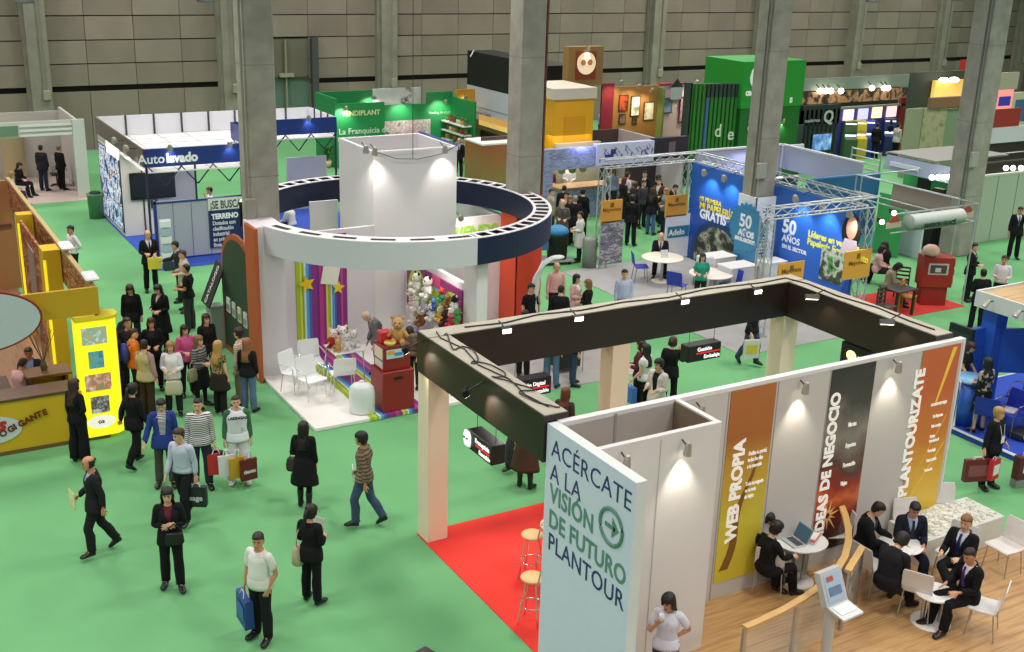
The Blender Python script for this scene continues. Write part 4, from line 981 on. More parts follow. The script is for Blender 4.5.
fpart(MB().box((11.48, 21.45, .012), (11.60, 24.5, 2.25), FW).box((11.46, 20.85, .012), (11.72, 21.44, 2.92), FW2), 'display_wall')
fpart(MB().box((12.84, 25.0, .02), (14.44, 25.08, 2.82), FW2).box((14.3, 25.081, .012), (14.44, 27.2, 2.82), FW2), 'back_wall')
text('lettering', 'FRIENDS', .43, mat('8fcf3a', .5, emit=.1), fb, (12.74-7.46, 24.985-20.2, 2.30), FACE_Y, offset=.014, space=.95, shear=.25, sx=.95)
fpart(MB().box((10.0, 27.0, .012), (10.75, 27.06, 3.1), FW2), 'partition')
# ring
RC, RO, RI = Vector((11.15, 24.3, 0)), 3.66, 3.22
def arc(a0, a1, r0, r1, z0, z1, m, mb, n):
    for i in range(n):
        a, b = math.radians(a0+(a1-a0)*i/n), math.radians(a0+(a1-a0)*(i+1)/n)
        P = lambda r, t, z: (RC.x+r*math.cos(t), RC.y+r*math.sin(t), z)
        vs = [P(r0, a, z0), P(r1, a, z0), P(r1, b, z0), P(r0, b, z0), P(r0, a, z1), P(r1, a, z1), P(r1, b, z1), P(r0, b, z1)]
        mb.add(vs, [(0, 3, 2, 1), (4, 5, 6, 7), (0, 1, 5, 4), (1, 2, 6, 5), (2, 3, 7, 6), (3, 0, 4, 7)], m)
p = atY(477.8, 239.8, 20.0); ang = []
for tt in range(180, 360):
    q = RC+Vector((RO*math.cos(math.radians(tt)), RO*math.sin(math.radians(tt)), 3.5)); v = q-Vector((0, 0, CAMH)); xx = 512+F*(v.dot(Vector(CR)))/v.dot(Vector(_fw))
    ang.append((abs(xx-477.8) + (0 if v.length < 26 else 999), tt))
AS = min(ang)[1]
rw = MB(); arc(193, AS, RO-.03, RO, 2.92, 3.5, mat('cfd4da', .5), rw, 40); arc(193, AS, RI, RI+.03, 2.92, 3.5, FW2, rw, 40); arc(193, AS, RI+.03, RO-.03, 2.92, 2.95, FW2, rw, 40)
fpart(rw, 'ring_front')
rn = MB(); arc(AS, 514, RO-.03, RO, 2.92, 3.5, RNAVY, rn, 90); arc(AS, 514, RI, RI+.03, 2.92, 3.5, RNAVY, rn, 90); arc(AS, 514, RI+.03, RO-.03, 2.92, 2.95, RNAVY, rn, 90)
fpart(rn, 'ring_back')
rt_ = MB(); SL = mat('1f1e20', .8); arc(193, 514, RI, RI+.07, 3.501, 3.52, FW2, rt_, 120); arc(193, 514, RO-.07, RO, 3.501, 3.52, FW2, rt_, 120)
arc(193, AS, RI+.06, RO-.06, 3.501, 3.519, FW2, rt_, 60)
a = 196
while a < AS-6: arc(a, a+8.5, RI+.17, RO-.13, 3.52, 3.523, SL, rt_, 4); a += 13.5
a = AS+1
while a < 513: arc(a, a+1.5, RI+.06, RO-.06, 3.501, 3.515, FW2, rt_, 2); a += 6.2
arc(AS, 514, RI+.035, RO-.035, 3.40, 3.41, SL, rt_, 60)
fpart(rt_, 'ring_top')
# lettering on the ring's navy outside
for i, ch in enumerate('Games'):
    th = math.radians(-33+i*3.2); o = text('lettering', ch, .34, mat('aab4cf', .5), fb, (RC.x+(RO+.006)*math.cos(th)-7.46, RC.y+(RO+.006)*math.sin(th)-20.2, 3.10), (0, 0, 0), offset=.004, shear=.2)
    o.rotation_euler = (Matrix.Rotation(th+PI/2, 3, 'Z')@Matrix.Rotation(PI/2, 3, 'X')).to_euler()
# stripes on the wall and the floor
SC = [('a8c42c', .10), ('d8dc50', .045), ('8fb820', .05), ('cfe8f4', .05), ('5aa8e0', .07), ('2f6fc0', .06), ('8a2f86', .15), ('6f2a7a', .05), ('c03a90', .10), ('8f2f80', .07), ('e0dc4a', .05), ('a8c42c', .07), ('d6ecf6', .03), ('4f9fdc', .07), ('2f66b8', .04), ('7a2a80', .12), ('c84898', .05), ('8a2f7c', .11)]
tw = sum(w_ for _, w_ in SC); xx = 8.66; sc = 1.26/tw
sp, rn_ = MB(), MB()
for cc, w_ in SC:
    m = mat(cc, .5); x2 = xx+w_*sc
    sp.box((xx, 24.425, .082), (x2, 24.449, 2.9), m); rn_.box((xx, 20.19, .081), (x2, 24.42, .090), m); rn_.box((xx, 20.185, .02), (x2, 20.198, .089), m); xx = x2
fpart(sp, 'striped_panel'); fpart(rn_, 'striped_runner')
def star(c, r, m, rot=0.0, n=5, k=.45):
    pts = []
    for i in range(2*n):
        a = PI/2+rot+i*PI/n; rr = r if i % 2 == 0 else r*k; pts.append((c[0]+rr*math.cos(a), c[1], c[2]+rr*math.sin(a)))
    return MB().slab(pts, (0, -.03, 0), m)
YS = mat('f0cf22', .45)
for px, r_, rot, lab in (((306.5, 284), .21, .2, 'larger yellow star on the left of the striped wall'), ((338, 287.5), .16, -.15, 'smaller yellow star at the right edge of the striped wall')):
    q = atY(px[0], px[1], 24.40); tag(star((0, 0, 0), r_, YS, rot).build('star', None, (q.x, q.y, q.z)), lab, 'star', 'yellow stars on the striped wall')
q = atY(330, 275.5, 24.40); tag(MB().box((-.21, -.03, -.21), (.21, 0, .21), mat('e6e8d8', .5)).build('square_panel', None, (q.x, q.y, q.z)), 'pale tilted square board between the two yellow stars', 'board').rotation_euler = (0, .2, 0)
# plush wall board and toys
mb = MB(); mb.box((11.44, 21.5, 1.0), (11.475, 24.35, 2.10), mat('8a2f72', .6))
for yc, r_ in ((23.75, .5), (22.85, .38), (22.0, .42)):
    mb.slab([(11.436, yc+r_*math.cos(i*2*PI/20), 1.45+r_*1.15*math.sin(i*2*PI/20)) for i in range(20)], (-.012, 0, 0), mat('b4cf3f', .6))
mb.box((11.42, 22.55, 1.85), (11.435, 22.95, 2.12), mat('d84a8a', .5)).box((11.42, 22.5, 1.78), (11.43, 22.9, 1.86), mat('7ab8e0', .5))
fpart(mb, 'poster_board')
def plush(loc, s, body, head, label, ear=None, rz=-PI/2, group='soft toys on the display wall', belly=None):
    t = thing('soft_toy', label, 'soft toy', loc, rz, group); bm_ = mat(body, .9, bump=.2, nscale=20); hm = mat(head, .9)
    b = MB(); b.ball((0, 0, .16*s), .13*s, bm_, 10, 1, .85, 1.2)
    for sx in (-1, 1): b.tube([(sx*.10*s, 0, .24*s), (sx*.20*s, -.06*s, .14*s)], [.05*s, .04*s], bm_, 6); b.tube([(sx*.07*s, -.02*s, .06*s), (sx*.11*s, -.18*s, .03*s)], [.06*s, .05*s], bm_, 6)
    if belly: b.ball((0, -.05*s, .16*s), .09*s, mat(belly, .9), 8, 1, .9, 1.1)
    b.build('body', t)
    h = MB(); h.ball((0, -.01*s, .40*s), .125*s, hm, 10).ball((0, -.11*s, .37*s), .05*s, mat(belly or head, .9), 6)
    for sx in (-1, 1): h.ball((sx*.045*s, -.115*s, .43*s), .018*s, BLACK, 6)
    h.ball((0, -.155*s, .38*s), .016*s, BLACK, 6); ho = h.build('head', t)
    for sx in (-1, 1): MB().ball((sx*.10*s, 0, .51*s), .05*s, mat(ear or head, .9), 8, 1, .5, 1).build('ear', ho)
    return t
toys = [((417, 287), .9, 'f1efe8', 'f1efe8', '222222', 'big white dog with black ears'), ((428, 292), .95, 'efefe9', 'f2f0ec', '222222', 'large white and black spotted dog'), ((417, 305), .8, 'efece4', 'efece4', 'd0c8b8', 'cream teddy'), ((422, 320), .9, '8a5632', 'efe6d6', '8a5632', 'brown and cream long-bodied puppy'),
        ((414, 318), .7, 'e8e4da', 'e8e4da', None, 'cream lamb'), ((432, 315), .8, 'dfe2e4', 'eceae4', None, 'pale rabbit'), ((442, 296), .6, '2f8f6a', 'd8402e', 'd8402e', 'red and green clown bear'), ((448, 302), .55, '7a4f30', '9a6a40', None, 'small brown bear'), ((455, 306), .7, 'efefef', '1e1e1e', 'efefef', 'black and white panda'),
        ((441, 316), .7, 'e2b04a', 'e8d8b0', None, 'yellow hen'), ((446, 322), .8, '2a2220', '3a2a24', None, 'dark brown puppy'), ((452, 321), .75, 'c8344e', 'e8b0b8', '2a2a2a', 'pink-faced toy with a red body'), ((458, 317), .6, '4f9a48', '58a850', None, 'green frog'), ((434, 305), .55, '3f62b8', '5a8ad0', None, 'small blue toy'),
        ((416, 333), .6, 'b9a0d8', 'c8b4e0', None, 'lilac elephant'), ((421, 342), .7, '3f86c8', '4f98d8', None, 'bright blue whale'), ((430, 338), .6, 'd08a3a', 'e0a858', None, 'orange cub'), ((437, 334), .6, 'e6e2d8', 'e6e2d8', None, 'white seal'), ((411, 290), .6, 'eadfd2', 'eadfd2', None, 'beige hare'), ((412, 303), .6, 'f0d0c8', 'f0d8d0', None, 'pale pink pig'), ((425, 306), .7, 'c8ccd0', 'd4d8da', None, 'grey kitten'), ((412, 345), .6, 'c0c4c8', 'd0d4d8', None, 'pale grey donkey')]
shelf = MB()
for i, (px, s_, bc, hc_, ec, nm) in enumerate(toys):
    q = atX(px[0], px[1]+5, 11.28)
    plush((q.x, q.y, q.z), s_, bc, hc_, nm+' soft toy hanging on the poster board', ec); shelf.tube([(11.44, q.y, q.z+.2), (q.x+.02, q.y, q.z+.22)], .008, STEEL, 5)
fpart(shelf, 'display_hooks')
# chairs with arms, toy table
AC = chair_shell(mat('dfe3e6', .25, metal=.5), mat('eef0f0', .35), .50, 'armchair', True, .45, .42)
for px, h, lab in (((296, 391), 60, 'white plastic armchair with a folder on its seat, leftmost by the white wall'), ((313, 398), 45, 'white plastic armchair nearest the front edge of the white platform'), ((312, 380), 25, 'white chair loaded with small toys in front of the striped wall'), ((343, 392), 200, 'white armchair with its back turned at the toy table')):
    q = at(px[0], px[1], .095); o = put(AC, (q.x, q.y, .095), R(h), lab, 'white armchairs in the toy booth')
q = at(345, 377, .095); t = thing('toy_table', 'small white square table heaped with toys in front of the stripes', 'table', (q.x, q.y, .095)); TT = q.copy()
MB().box((-.36, -.36, .68), (.36, .36, .71), WHITE, .01).build('tabletop', t)
for sx in (-1, 1):
    for sy in (-1, 1): MB().tube([(sx*.31, sy*.31, .68), (sx*.33, sy*.33, .005)], .014, STEEL, 6).build('leg', t)
for dx, dy, s_, bc, hc_, nm in ((-.2, .12, .8, 'b02a2a', 'f0ded0', 'red-suited doll with a white beard'), (.05, .22, .8, 'f0f0ee', 'f2ece4', 'white rag doll'), (.2, -.05, .75, 'e8e8e6', 'eceae6', 'white spotted toy'), (.0, -.15, .7, 'f0efea', 'dedede', 'white and grey kitten toy'), (-.22, -.18, .55, 'c89a5a', 'd8b070', 'honey bear toy'), (.24, .24, .55, 'c8b08a', 'e0c8a0', 'straw-coloured toy')):
    plush((TT.x+dx, TT.y+dy, .095+.712), s_, bc, hc_, nm+' lying on the white toy table', rz=R(10+dx*100), group='toys on the white table')
# red cabinet
RED = mat('8e1f22', .4); q = at(383, 413.5, .09); t = thing('red_cabinet', 'dark red two-tier cabinet standing on the striped runner', 'cabinet', (q.x, q.y, .0905))
MB().box((.0, 0, 0), (.72, .62, .88), RED, .012).build('lower_body', t)
MB().box((.25, -.012, .70), (.45, -.001, .76), BLACK).build('handle', t)
u = MB().box((.06, .08, .882), (.66, .58, 1.42), RED, .01).build('upper_body', t)
MB().box((.12, .066, 1.15), (.50, .078, 1.34), mat('b7d3de', .4)).box((.14, .062, 1.24), (.30, .067, 1.32), mat('e0a040', .5)).box((.3, .062, 1.2), (.48, .067, 1.27), mat('4f86c0', .5)).build('label', u)
MB().box((.046, .12, 1.12), (.058, .52, 1.36), mat('e2cfb8', .3)).box((.046, .12, .93), (.058, .5, 1.08), mat('c9c4c8', .3)).build('window', u)
CABX, CABY = q.x, q.y
tag(MB().box((-.12, -.11, 0), (.12, .11, .22), mat('b81a20', .35), .01).box((-.13, -.12, .2), (.13, .12, .235), mat('c01c22', .35)).build('red_box', None, (q.x+.22, q.y+.40, 1.513)), 'small bright red box on top of the red cabinet', 'box')
plush((q.x+.46, q.y+.25, 1.513), 1.05, 'b98a52', 'c49a64', 'big sand-coloured teddy on top of the red cabinet', rz=R(0), group='toys on the red cabinet')
tag(MB().lathe([(.001, 0), (.10, 0), (.13, .05), (.12, .07), (.001, .06)], mat('c9b85a', .5), 16).build('bowl', None, (q.x+.24, q.y+.17, 1.513)), 'yellow straw bowl on the front corner of the red cabinet', 'bowl')
q = at(364.5, 414, .09); tag(MB().lathe([(.001, .0), (.25, 0), (.27, .03), (.27, .44), (.25, .56), (.18, .63), (.08, .66), (.001, .665)], mat('dfe3e6', .35), 20, sx=1, sy=.7).lathe([(.05, .66), (.05, .70), (.001, .705)], mat('e8ebec', .4), 12).build('white_container', None, (q.x, q.y+.12, .091), R(0)), 'white rounded plastic container in front of the red cabinet', 'container')
q = at(411, 366, .085); q2 = at(431, 384, .085); t = MB().slab([(0, 0, 0), (q2.x-q.x, q2.y-q.y, 0), (q2.x-q.x, q2.y-q.y, .55), (0, 0, .55)], (.05, .03, 0), mat('a9c24a', .5)).build('low_partition', None, (q.x, q.y, .086)); tag(t, 'low lime green partition beside the black front beam', 'partition')
tag(MB().ball((0, 0, .22), .25, mat('17171a', .8), 10, 1, .8, .95).tube([(-.1, 0, .42), (0, 0, .58), (.1, 0, .42)], .015, BLACK, 6).build('black_bag', None, (11.15, 22.75, .013)), 'black bag on the floor behind the lime green partition', 'bag')
# arched chalkboard panel
t = thing('chalkboard', 'tall arched dark green chalkboard with an orange frame against the white wall', 'display panel', (7.36, 24.6, 0))
def arch_poly(w_, h_, x_, ins=0.0):
    pts = [(x_, -w_/2+ins, .02+ins)]
    for i in range(13):
        a = PI-i*PI/12; pts.append((x_, (w_/2-ins)*math.cos(a), h_-1.0+(1.0-ins)*math.sin(a)))
    pts.append((x_, w_/2-ins, .02+ins)); return pts
MB().slab(arch_poly(2.6, 3.05, 0), (.06, 0, 0), mat('a85028', .5)).build('frame', t)
bo = MB().slab(arch_poly(2.6, 3.05, -.008, .13), (.006, 0, 0), mat('1c2c28', .45)).build('board', t)
for k in range(4):
    o = MB().box((-.03, -.12, 0), (0, .12, .34), mat(('cfd6cc', 'b8c4b8', 'd0c8a8', 'c4ccc8')[k], .4)).box((-.035, -.09, .05), (-.028, .09, .2), mat('7a8a86', .5)).build('leaflet_pocket', t); o.location = (-.012, .75-k*.42, 1.05)
tag(MB().box((7.34, 23.22, .012), (7.42, 23.9, 3.5), mat('b0552c', .5)).build('orange_post'), 'orange upright board at the corner of the white wall', 'post')
q = at(217, 346); t = thing('leaflet_stand', 'slanted black leaflet stand on a pale pedestal left of the arched chalkboard', 'leaflet stand', (q.x, q.y, 0), R(-60))
MB().box((-.2, -.16, 0), (.2, .16, 1.05), mat('8f9a92', .5), .01).build('pedestal', t)
s = MB().slab([(-.34, -.24, 1.08), (.34, -.24, 1.08), (.34, .18, 2.05), (-.34, .18, 2.05)], (0, .03, -.012), mat('26292b', .5)).build('board', t)
v = Vector((0, .42, .97)).normalized(); y_ = Vector((-1, 0, 0)); z_ = v.cross(y_)
text('lettering', 'CATALOGO', .19, mat('d8dad8', .5), s, (.08, -.235, 1.13), Matrix((v, y_, z_)).transposed().to_euler(), offset=.004, sx=.9)
for px, lab in (((366, 149), 'small lamp clipped on the near corner of the white tower'), ((375, 151), 'twin lamp glaring on the white tower face near its corner'), ((445, 149), 'small lamp clipped on the far right of the white tower top')):
    q = atY(px[0], px[1], 24.22); spotlight((q.x, q.y, q.z), (q.x+.1, 24.5, q.z-1.0), lab, 42, 88, (q.x, 24.48, q.z+.12), 'lamps on the white tower', .07, col=(1, .95, .85))
cable('wire', [(10.66, 24.49, 4.76), (11.2, 24.40, 4.56), (11.75, 24.38, 4.52), (12.4, 24.42, 4.6), (12.84, 24.49, 4.76)], 'thin black wire drooping across the top of the white tower', .008, cat='wire')
cable('suspension_wire', [(11.62, 24.4, 4.53), (11.62, 24.4, 7.5), (11.62, 24.4, 14)], 'thin cord hanging from above down to the lamps of the white tower', .008, cat='wire')
spotlight((12.9, 24.4, 3.0), (13.6, 25.0, 2.3), 'lamp glowing in front of the green FRIENDS lettering', 40, 90, (12.9, 24.6, 3.1), None, .07)
spotlight((11.0, 21.9, 2.85), (11.46, 22.2, 1.7), 'small lamp over the soft toy display wall', 35, 100, (11.46, 21.9, 2.9), None, .06)
# red cladding on the second pillar
t = tag(MB().box((14.40, 24.18, .02), (15.16, 24.235, 3.42), mat('d8472c', .5)).box((14.385, 24.18, .02), (14.435, 24.96, 3.42), mat('e2512f', .5)).build('pillar_cladding'), 'bright red orange cladding round the foot of the middle pillar', 'cladding')
q = at(522, 330); t = thing('arched_lamp', 'white curved lamp column bending over in front of the red cladding', 'lamp', (14.0, 22.7, .013))
MB().tube([(0, 0, 0), (0, 0, .6), (.03, 0, 1.2), (.12, .0, 1.75), (.3, 0, 2.1), (.55, 0, 2.2)], [.19, .17, .13, .09, .07, .06], mat('e3e5e3', .35), 14).build('column', t)
MB().ball((.68, 0, 2.2), .16, mat('eceeee', .35), 12, 1.3, .7, .35).build('lamp_head', t)
# ---------------------------------------------------------------- yellow food booth on the left
GX, GY = 3.82, 21.75
gb = thing('food_booth', 'yellow food booth with a counter lettered GIGANTE and a lit picture column', 'exhibition booth', (GX, GY, 0))
def gpart(mb, name, parent=None):
    o = mb.build(name); o.parent = parent or gb
    if parent is None: o.matrix_parent_inverse = Matrix.Translation((-GX, -GY, 0))
    return o
YEL = mat('cda91c', .5); YEL2 = mat('c09a1a', .55); DKW = mat('4a3524', .6)
floor_patch('floor_brown_boards', -4, 22.2, 3.7, 33, ramp_mat(((0, '6b4a30'), (.5, '8a6442'), (1, '785538')), 'N', scale=2, rough=.5, stretch=(6, .4, 1)))
co = gpart(MB().box((-4, GY, .08), (GX-.02, GY+.07, 1.06), YEL).box((-4, GY-.01, 0), (GX, GY+.08, .08), mat('6a5530', .6)).box((-4, GY-.03, 1.06), (3.25, GY+.55, 1.12), mat('5a3d28', .4), .01), 'counter')
mb = MB(); q = atY(-8, 431, GY); mb.slab([(q.x+.52*math.cos(i*2*PI/36), GY-.012, q.z+.27*math.sin(i*2*PI/36)) for i in range(36)], (0, -.01, 0), mat('c7d0d2', .5)); el = gpart(mb, 'oval_badge', None)
def counter_text(body, px, size, m, ang, name='lettering', off=.006):
    q = atY(px[0], px[1], GY-.03); return text(name, body, size, m, gb, (q.x-GX, -.03, q.z), (PI/2, 0, 0), offset=off)
MAR = mat('6a2412', .5)
for ch, px, an in (('O', (1, 437.5), .33), ('G', (9.5, 433), .42), ('I', (15.5, 429.3), .42), ('G', (20, 427.5), .40), ('A', (26, 424), .38), ('N', (31.5, 421), .34), ('T', (37.5, 418), .28), ('E', (43.5, 415.5), .22)):
    q = atY(px[0], px[1], GY-.03); o = text('lettering', ch, .165, MAR, gb, (q.x-GX, -.03, q.z), FACE_Y, offset=.007); o.rotation_euler = (Matrix.Rotation(PI/2, 3, 'X')@Matrix.Rotation(an, 3, 'Z')).to_euler()
q = atY(-2, 431, GY-.03); o = text('lettering', 's', .36, mat('b02a20', .5), gb, (q.x-GX, -.03, q.z), FACE_Y, offset=.014, shear=.2)
gpart(MB().box((-4, GY-.02, 2.55), (GX, GY+.05, 3.08), YEL2), 'fascia')
mb = MB(); mb.slab([(1.55+1.22*math.cos(i*2*PI/40), GY-.30, 2.74+.60*math.sin(i*2*PI/40)) for i in range(40)], (0, .08, 0), mat('8a2a1c', .5)); mb.slab([(1.55+1.18*math.cos(i*2*PI/40), GY-.312, 2.74+.565*math.sin(i*2*PI/40)) for i in range(40)], (0, .008, 0), mat('b9c2c6', .5)); gpart(mb, 'oval_sign')
# lit picture column
LY = mat('f2e21a', .4, emit=.85)
lc = thing('picture_column', 'glowing yellow column with four food pictures at the booth corner', 'lit column', (3.36, GY-.06, .082))
mb = MB(); prof = [(.0, 0)]+[(.62+.16*math.sin(k*PI/10), -.0+.40*(k/10)) for k in range(11)]+[(0, .42)]
MB().prism([(0, 0), (.60, 0), (.72, .08), (.76, .22), (.72, .36), (.60, .44), (0, .44)], 0, 2.36, LY).build('column_body', lc)
MB().prism([(-.02, -.03), (.62, -.03), (.76, .06), (.80, .22), (.76, .40), (.62, .48), (-.02, .48)], 2.36, 2.42, mat('e8d820', .4)).build('top_plate', lc)
cols = ((('e8ece8', '8fae9a', 'c9a878')), (('3f7a86', '5aa0b0', '7a9a5a')), (('e0e0d8', 'c07a5a', '6a9a6a')), (('dadada', '3a3a38', 'b0b0a8')))
for k, (zc_, hw) in enumerate(((2.06, .23), (1.58, .14), (1.12, .24), (.66, .17))):
    MB().box((.31-hw, -.012, zc_-.17), (.31+hw, -.002, zc_+.17), ramp_mat(tuple((i/2, c_) for i, c_ in enumerate(cols[k])), 'N', scale=9, emit=.35, seed=k*3)).build('picture', lc)
MB().slab([(.31+.26*math.cos(i*2*PI/24), -.004, .30+.13*math.sin(i*2*PI/24)) for i in range(24)], (0, -.008, 0), mat('f4f2ec', .5, emit=.5)).build('badge', lc)
text('lettering', 'os', .13, mat('b02a20', .5), lc, (.24, -.014, .27), FACE_Y, offset=.004)
# side wall of striped panels and yellow posts
DIA = ramp_mat(((0, '7a3a20'), (.45, '9a5a34'), (.5, 'c8a078'), (.6, '8a4426'), (1, '5a2a18')), 'N', scale=2.2, seed=5, stretch=(1, 1, 4), const=True)
sw_ = MB(); sw_.box((GX-.08, GY+.06, 2.25), (GX-.02, 33.2, 2.98), DIA).box((GX-.09, GY+.06, 2.98), (GX, 33.2, 3.05), mat('b49a6a', .6)); gpart(sw_, 'side_panel')
for i, (y_, w_) in enumerate(((25.1, .55), (28.7, .35))):
    gpart(MB().box((GX-.45, y_, .0), (GX-.10, y_+w_, 3.0), YEL).box((GX-.46, y_-.012, .2), (GX-.40, y_-.001, 2.8), mat('f2dc1c', .4, emit=.7)), 'yellow_post')
gpart(MB().box((GX-.42, 25.7, .4), (GX-.36, 28.6, 2.9), DIA).box((GX-.44, 26.6, .6), (GX-.421, 27.5, 2.6), mat('8f8378', .4)), 'striped_screen')
gpart(MB().box((-1.2, 33.0, .0), (GX, 33.1, 3.0), mat('9a6a40', .6)).box((2.2, 32.95, 1.75), (GX-.1, 33.0, 1.82), mat('5a3d28', .6)), 'rear_wall')
for px, lab in (((65, 237), 'white floodlight standing on the striped side panel, far one'), ((90, 274), 'white floodlight on the striped side panel nearest the corner')):
    q = atX(px[0], px[1], GX-.04); t = thing('floodlight', lab, 'floodlight', (q.x, q.y, 3.052), R(120), 'white floodlights on the yellow booth')
    MB().box((-.04, -.04, 0), (.04, .04, .10), STEEL).build('bracket', t); MB().box((-.30, -.13, .10), (.30, .13, .16), mat('e4e6e8', .4), .03).build('lamp_head', t)
t = tag(MB().tube([(0, 0, .0), (0, 0, .19), (0, 0, .22), (0, 0, .34)], [.045, .045, .018, .016], mat('2f5a2c', .2), 12).build('bottle', None, (2.55, 32.8, 1.83)), 'dark green bottle on the shelf at the back of the yellow booth', 'bottle')
# furniture inside
def dark_table(loc, label, sx=.7, sy=.45, h=.74, m=None):
    t = thing('wooden_table', label, 'table', loc, 0); m = m or DKW
    MB().box((-sx, -sy, h-.04), (sx, sy, h), m, .01).build('tabletop', t)
    for a in (-1, 1):
        for b in (-1, 1): MB().box((a*(sx-.07)-.03, b*(sy-.07)-.03, 0), (a*(sx-.07)+.03, b*(sy-.07)+.03, h-.04), m).build('leg', t)
    return t
def wood_chair(loc, rz, label, m, group=None):
    t = thing('wooden_chair', label, 'chair', loc, rz, group)
    MB().box((-.2, -.2, .43), (.2, .2, .46), m, .008).build('seat', t)
    for a in (-1, 1): MB().box((a*.18-.018, -.19, 0), (a*.18+.018, -.15, .43), m).build('leg', t); MB().box((a*.18-.018, .16, 0), (a*.18+.018, .20, .92), m).build('leg', t)
    b = MB()
    for z_ in (.55, .67, .79, .90): b.box((-.165, .165, z_-.03), (.165, .19, z_+.02), m)
    b.build('backrest', t); return t
dark_table((1.6, 23.6, .013), 'dark wooden table with papers behind the yellow counter')
tag(MB().box((-.25, -.15, 0), (.25, .15, .012), WHITE).box((-.1, -.2, .012), (.2, .1, .02), mat('e4e6e8', .5)).build('paper', None, (1.5, 23.5, .755), .2), 'white papers spread on the dark table in the yellow booth', 'paper')
tag(MB().box((-.12, -.01, 0), (.12, .01, .22), mat('d8b84a', .5)).build('menu_card', None, (1.75, 23.85, .755), -.4), 'yellow menu card standing on the dark table', 'menu card')
wood_chair((1.1, 25.2, .013), 2.6, 'dark slatted wooden chair deep inside the yellow booth', mat('2f2118', .5))
t = thing('wooden_cabinet', 'dark wooden shelf unit with leaflets behind the lit picture column', 'cabinet', (2.95, 23.0, .013))
MB().box((-.35, -.2, 0), (-.30, .25, 1.05), DKW).box((.30, -.2, 0), (.35, .25, 1.05), DKW).box((-.42, -.27, 1.05), (.42, .30, 1.10), mat('6a4a30', .4)).box((-.3, .2, 0), (.3, .25, 1.05), mat('a08428', .6)).box((-.3, -.2, .45), (.3, .2, .48), DKW).build('case', t)
MB().box((-.15, -.16, .48), (.12, -.14, .82), mat('b8bcb8', .5)).box((-.12, -.165, .6), (.09, -.16, .75), mat('5a6a6a', .5)).build('leaflet', t)
t = thing('vase', 'bundle of thin dry stems standing on the dark wooden shelf unit', 'dried stems', (2.9, 23.05, 1.116))
MB().lathe([(.05, 0), (.07, .06), (.05, .16), (.03, .2)], mat('5a4a3a', .4), 12).build('pot', t)
mb = MB()
for k in range(9): a = k*.7; mb.tube([(0, 0, .15), (.25*math.cos(a), .2*math.sin(a), .75+.06*(k % 3))], .006, mat('4a3220', .7), 4)
mb.build('stems', t)
# ---------------------------------------------------------------- car wash booth and the booth at the far left
ax, ay, ax1, ay1, axm, aym = 7.62, 34.1, 15.25, 40.9, 11.45, 38.3
BLU = mat('1d3580', .45)
floor_patch('floor_blue_carpet', 7.55, 33.2, 15.25, 41, mat('2f4fb0', .95))
ab = thing('car_wash_booth', 'white and blue booth with an open roof grid and the word Autolavado', 'exhibition booth', (ax, ay, 0))
def apart(mb, name, parent=None):
    o = mb.build(name); o.parent = parent or ab
    if parent is None: o.matrix_parent_inverse = Matrix.Translation((-ax, -ay, 0))
    return o
fa = apart(MB().box((ax, ay-.05, 2.88), (axm, ay, 3.42), BLU).box((axm, ay-.05, 2.88), (axm+.05, aym, 3.42), BLU).box((axm+.05, aym-.05, 2.88), (ax1, aym, 3.42), BLU), 'fascia')
q = atY(138, 164.5, ay-.06); text('lettering', 'Auto', .38, mat('e8edf4', .5), ab, (q.x-ax, -.056, q.z), FACE_Y, offset=.006); text('lettering', 'lavado', .38, mat('f2f4f8', .5), ab, (q.x-ax+.82, -.056, q.z), FACE_Y, offset=.018, sx=.95)
apart(MB().box((ax-.05, ay, 2.88), (ax, ay1, 3.42), mat('5a4f48', .4)), 'side_fascia')
# white roof tray with dark joints
mb = MB(); WR = mat('dfe0e6', .6); JN = mat('3a3d46', .5); RF = mat('e6e4e2', .7)
mb.box((ax, ay1-.05, 2.75), (ax1, ay1, 3.42), WR).box((ax, ay, 2.70), (axm, ay1, 2.74), RF).box((axm, aym, 2.70), (ax1, ay1, 2.74), RF).box((ax1-.04, aym, 2.75), (ax1, ay1, 3.42), WR)
for k in range(1, 8): mb.box((ax+k*(ax1-ax)/8-.03, ay1-.09, 2.75), (ax+k*(ax1-ax)/8+.03, ay1-.05, 3.44), JN)
for k in range(1, 4): mb.box((ax1-.08, aym+k*.66-.03, 2.75), (ax1-.04, aym+k*.66+.03, 3.44), JN)
for k in range(1, 7): mb.box((ax+.02, ay+k*.97-.01, 2.741), (axm-.02, ay+k*.97+.01, 2.755), mat('c4c2c4', .6))
for k in range(1, 4): mb.box((ax+k*.97-.01, ay+.02, 2.742), (ax+k*.97+.01, ay1-.1, 2.756), mat('c4c2c4', .6))
apart(mb, 'roof_tray')
area_lamp('booth_lamp', (9.4, 36.6, 2.6), 2.2, 55, (1, .96, .9)); area_lamp('booth_lamp', (13.3, 39.6, 2.6), 1.5, 30, (1, .96, .9))
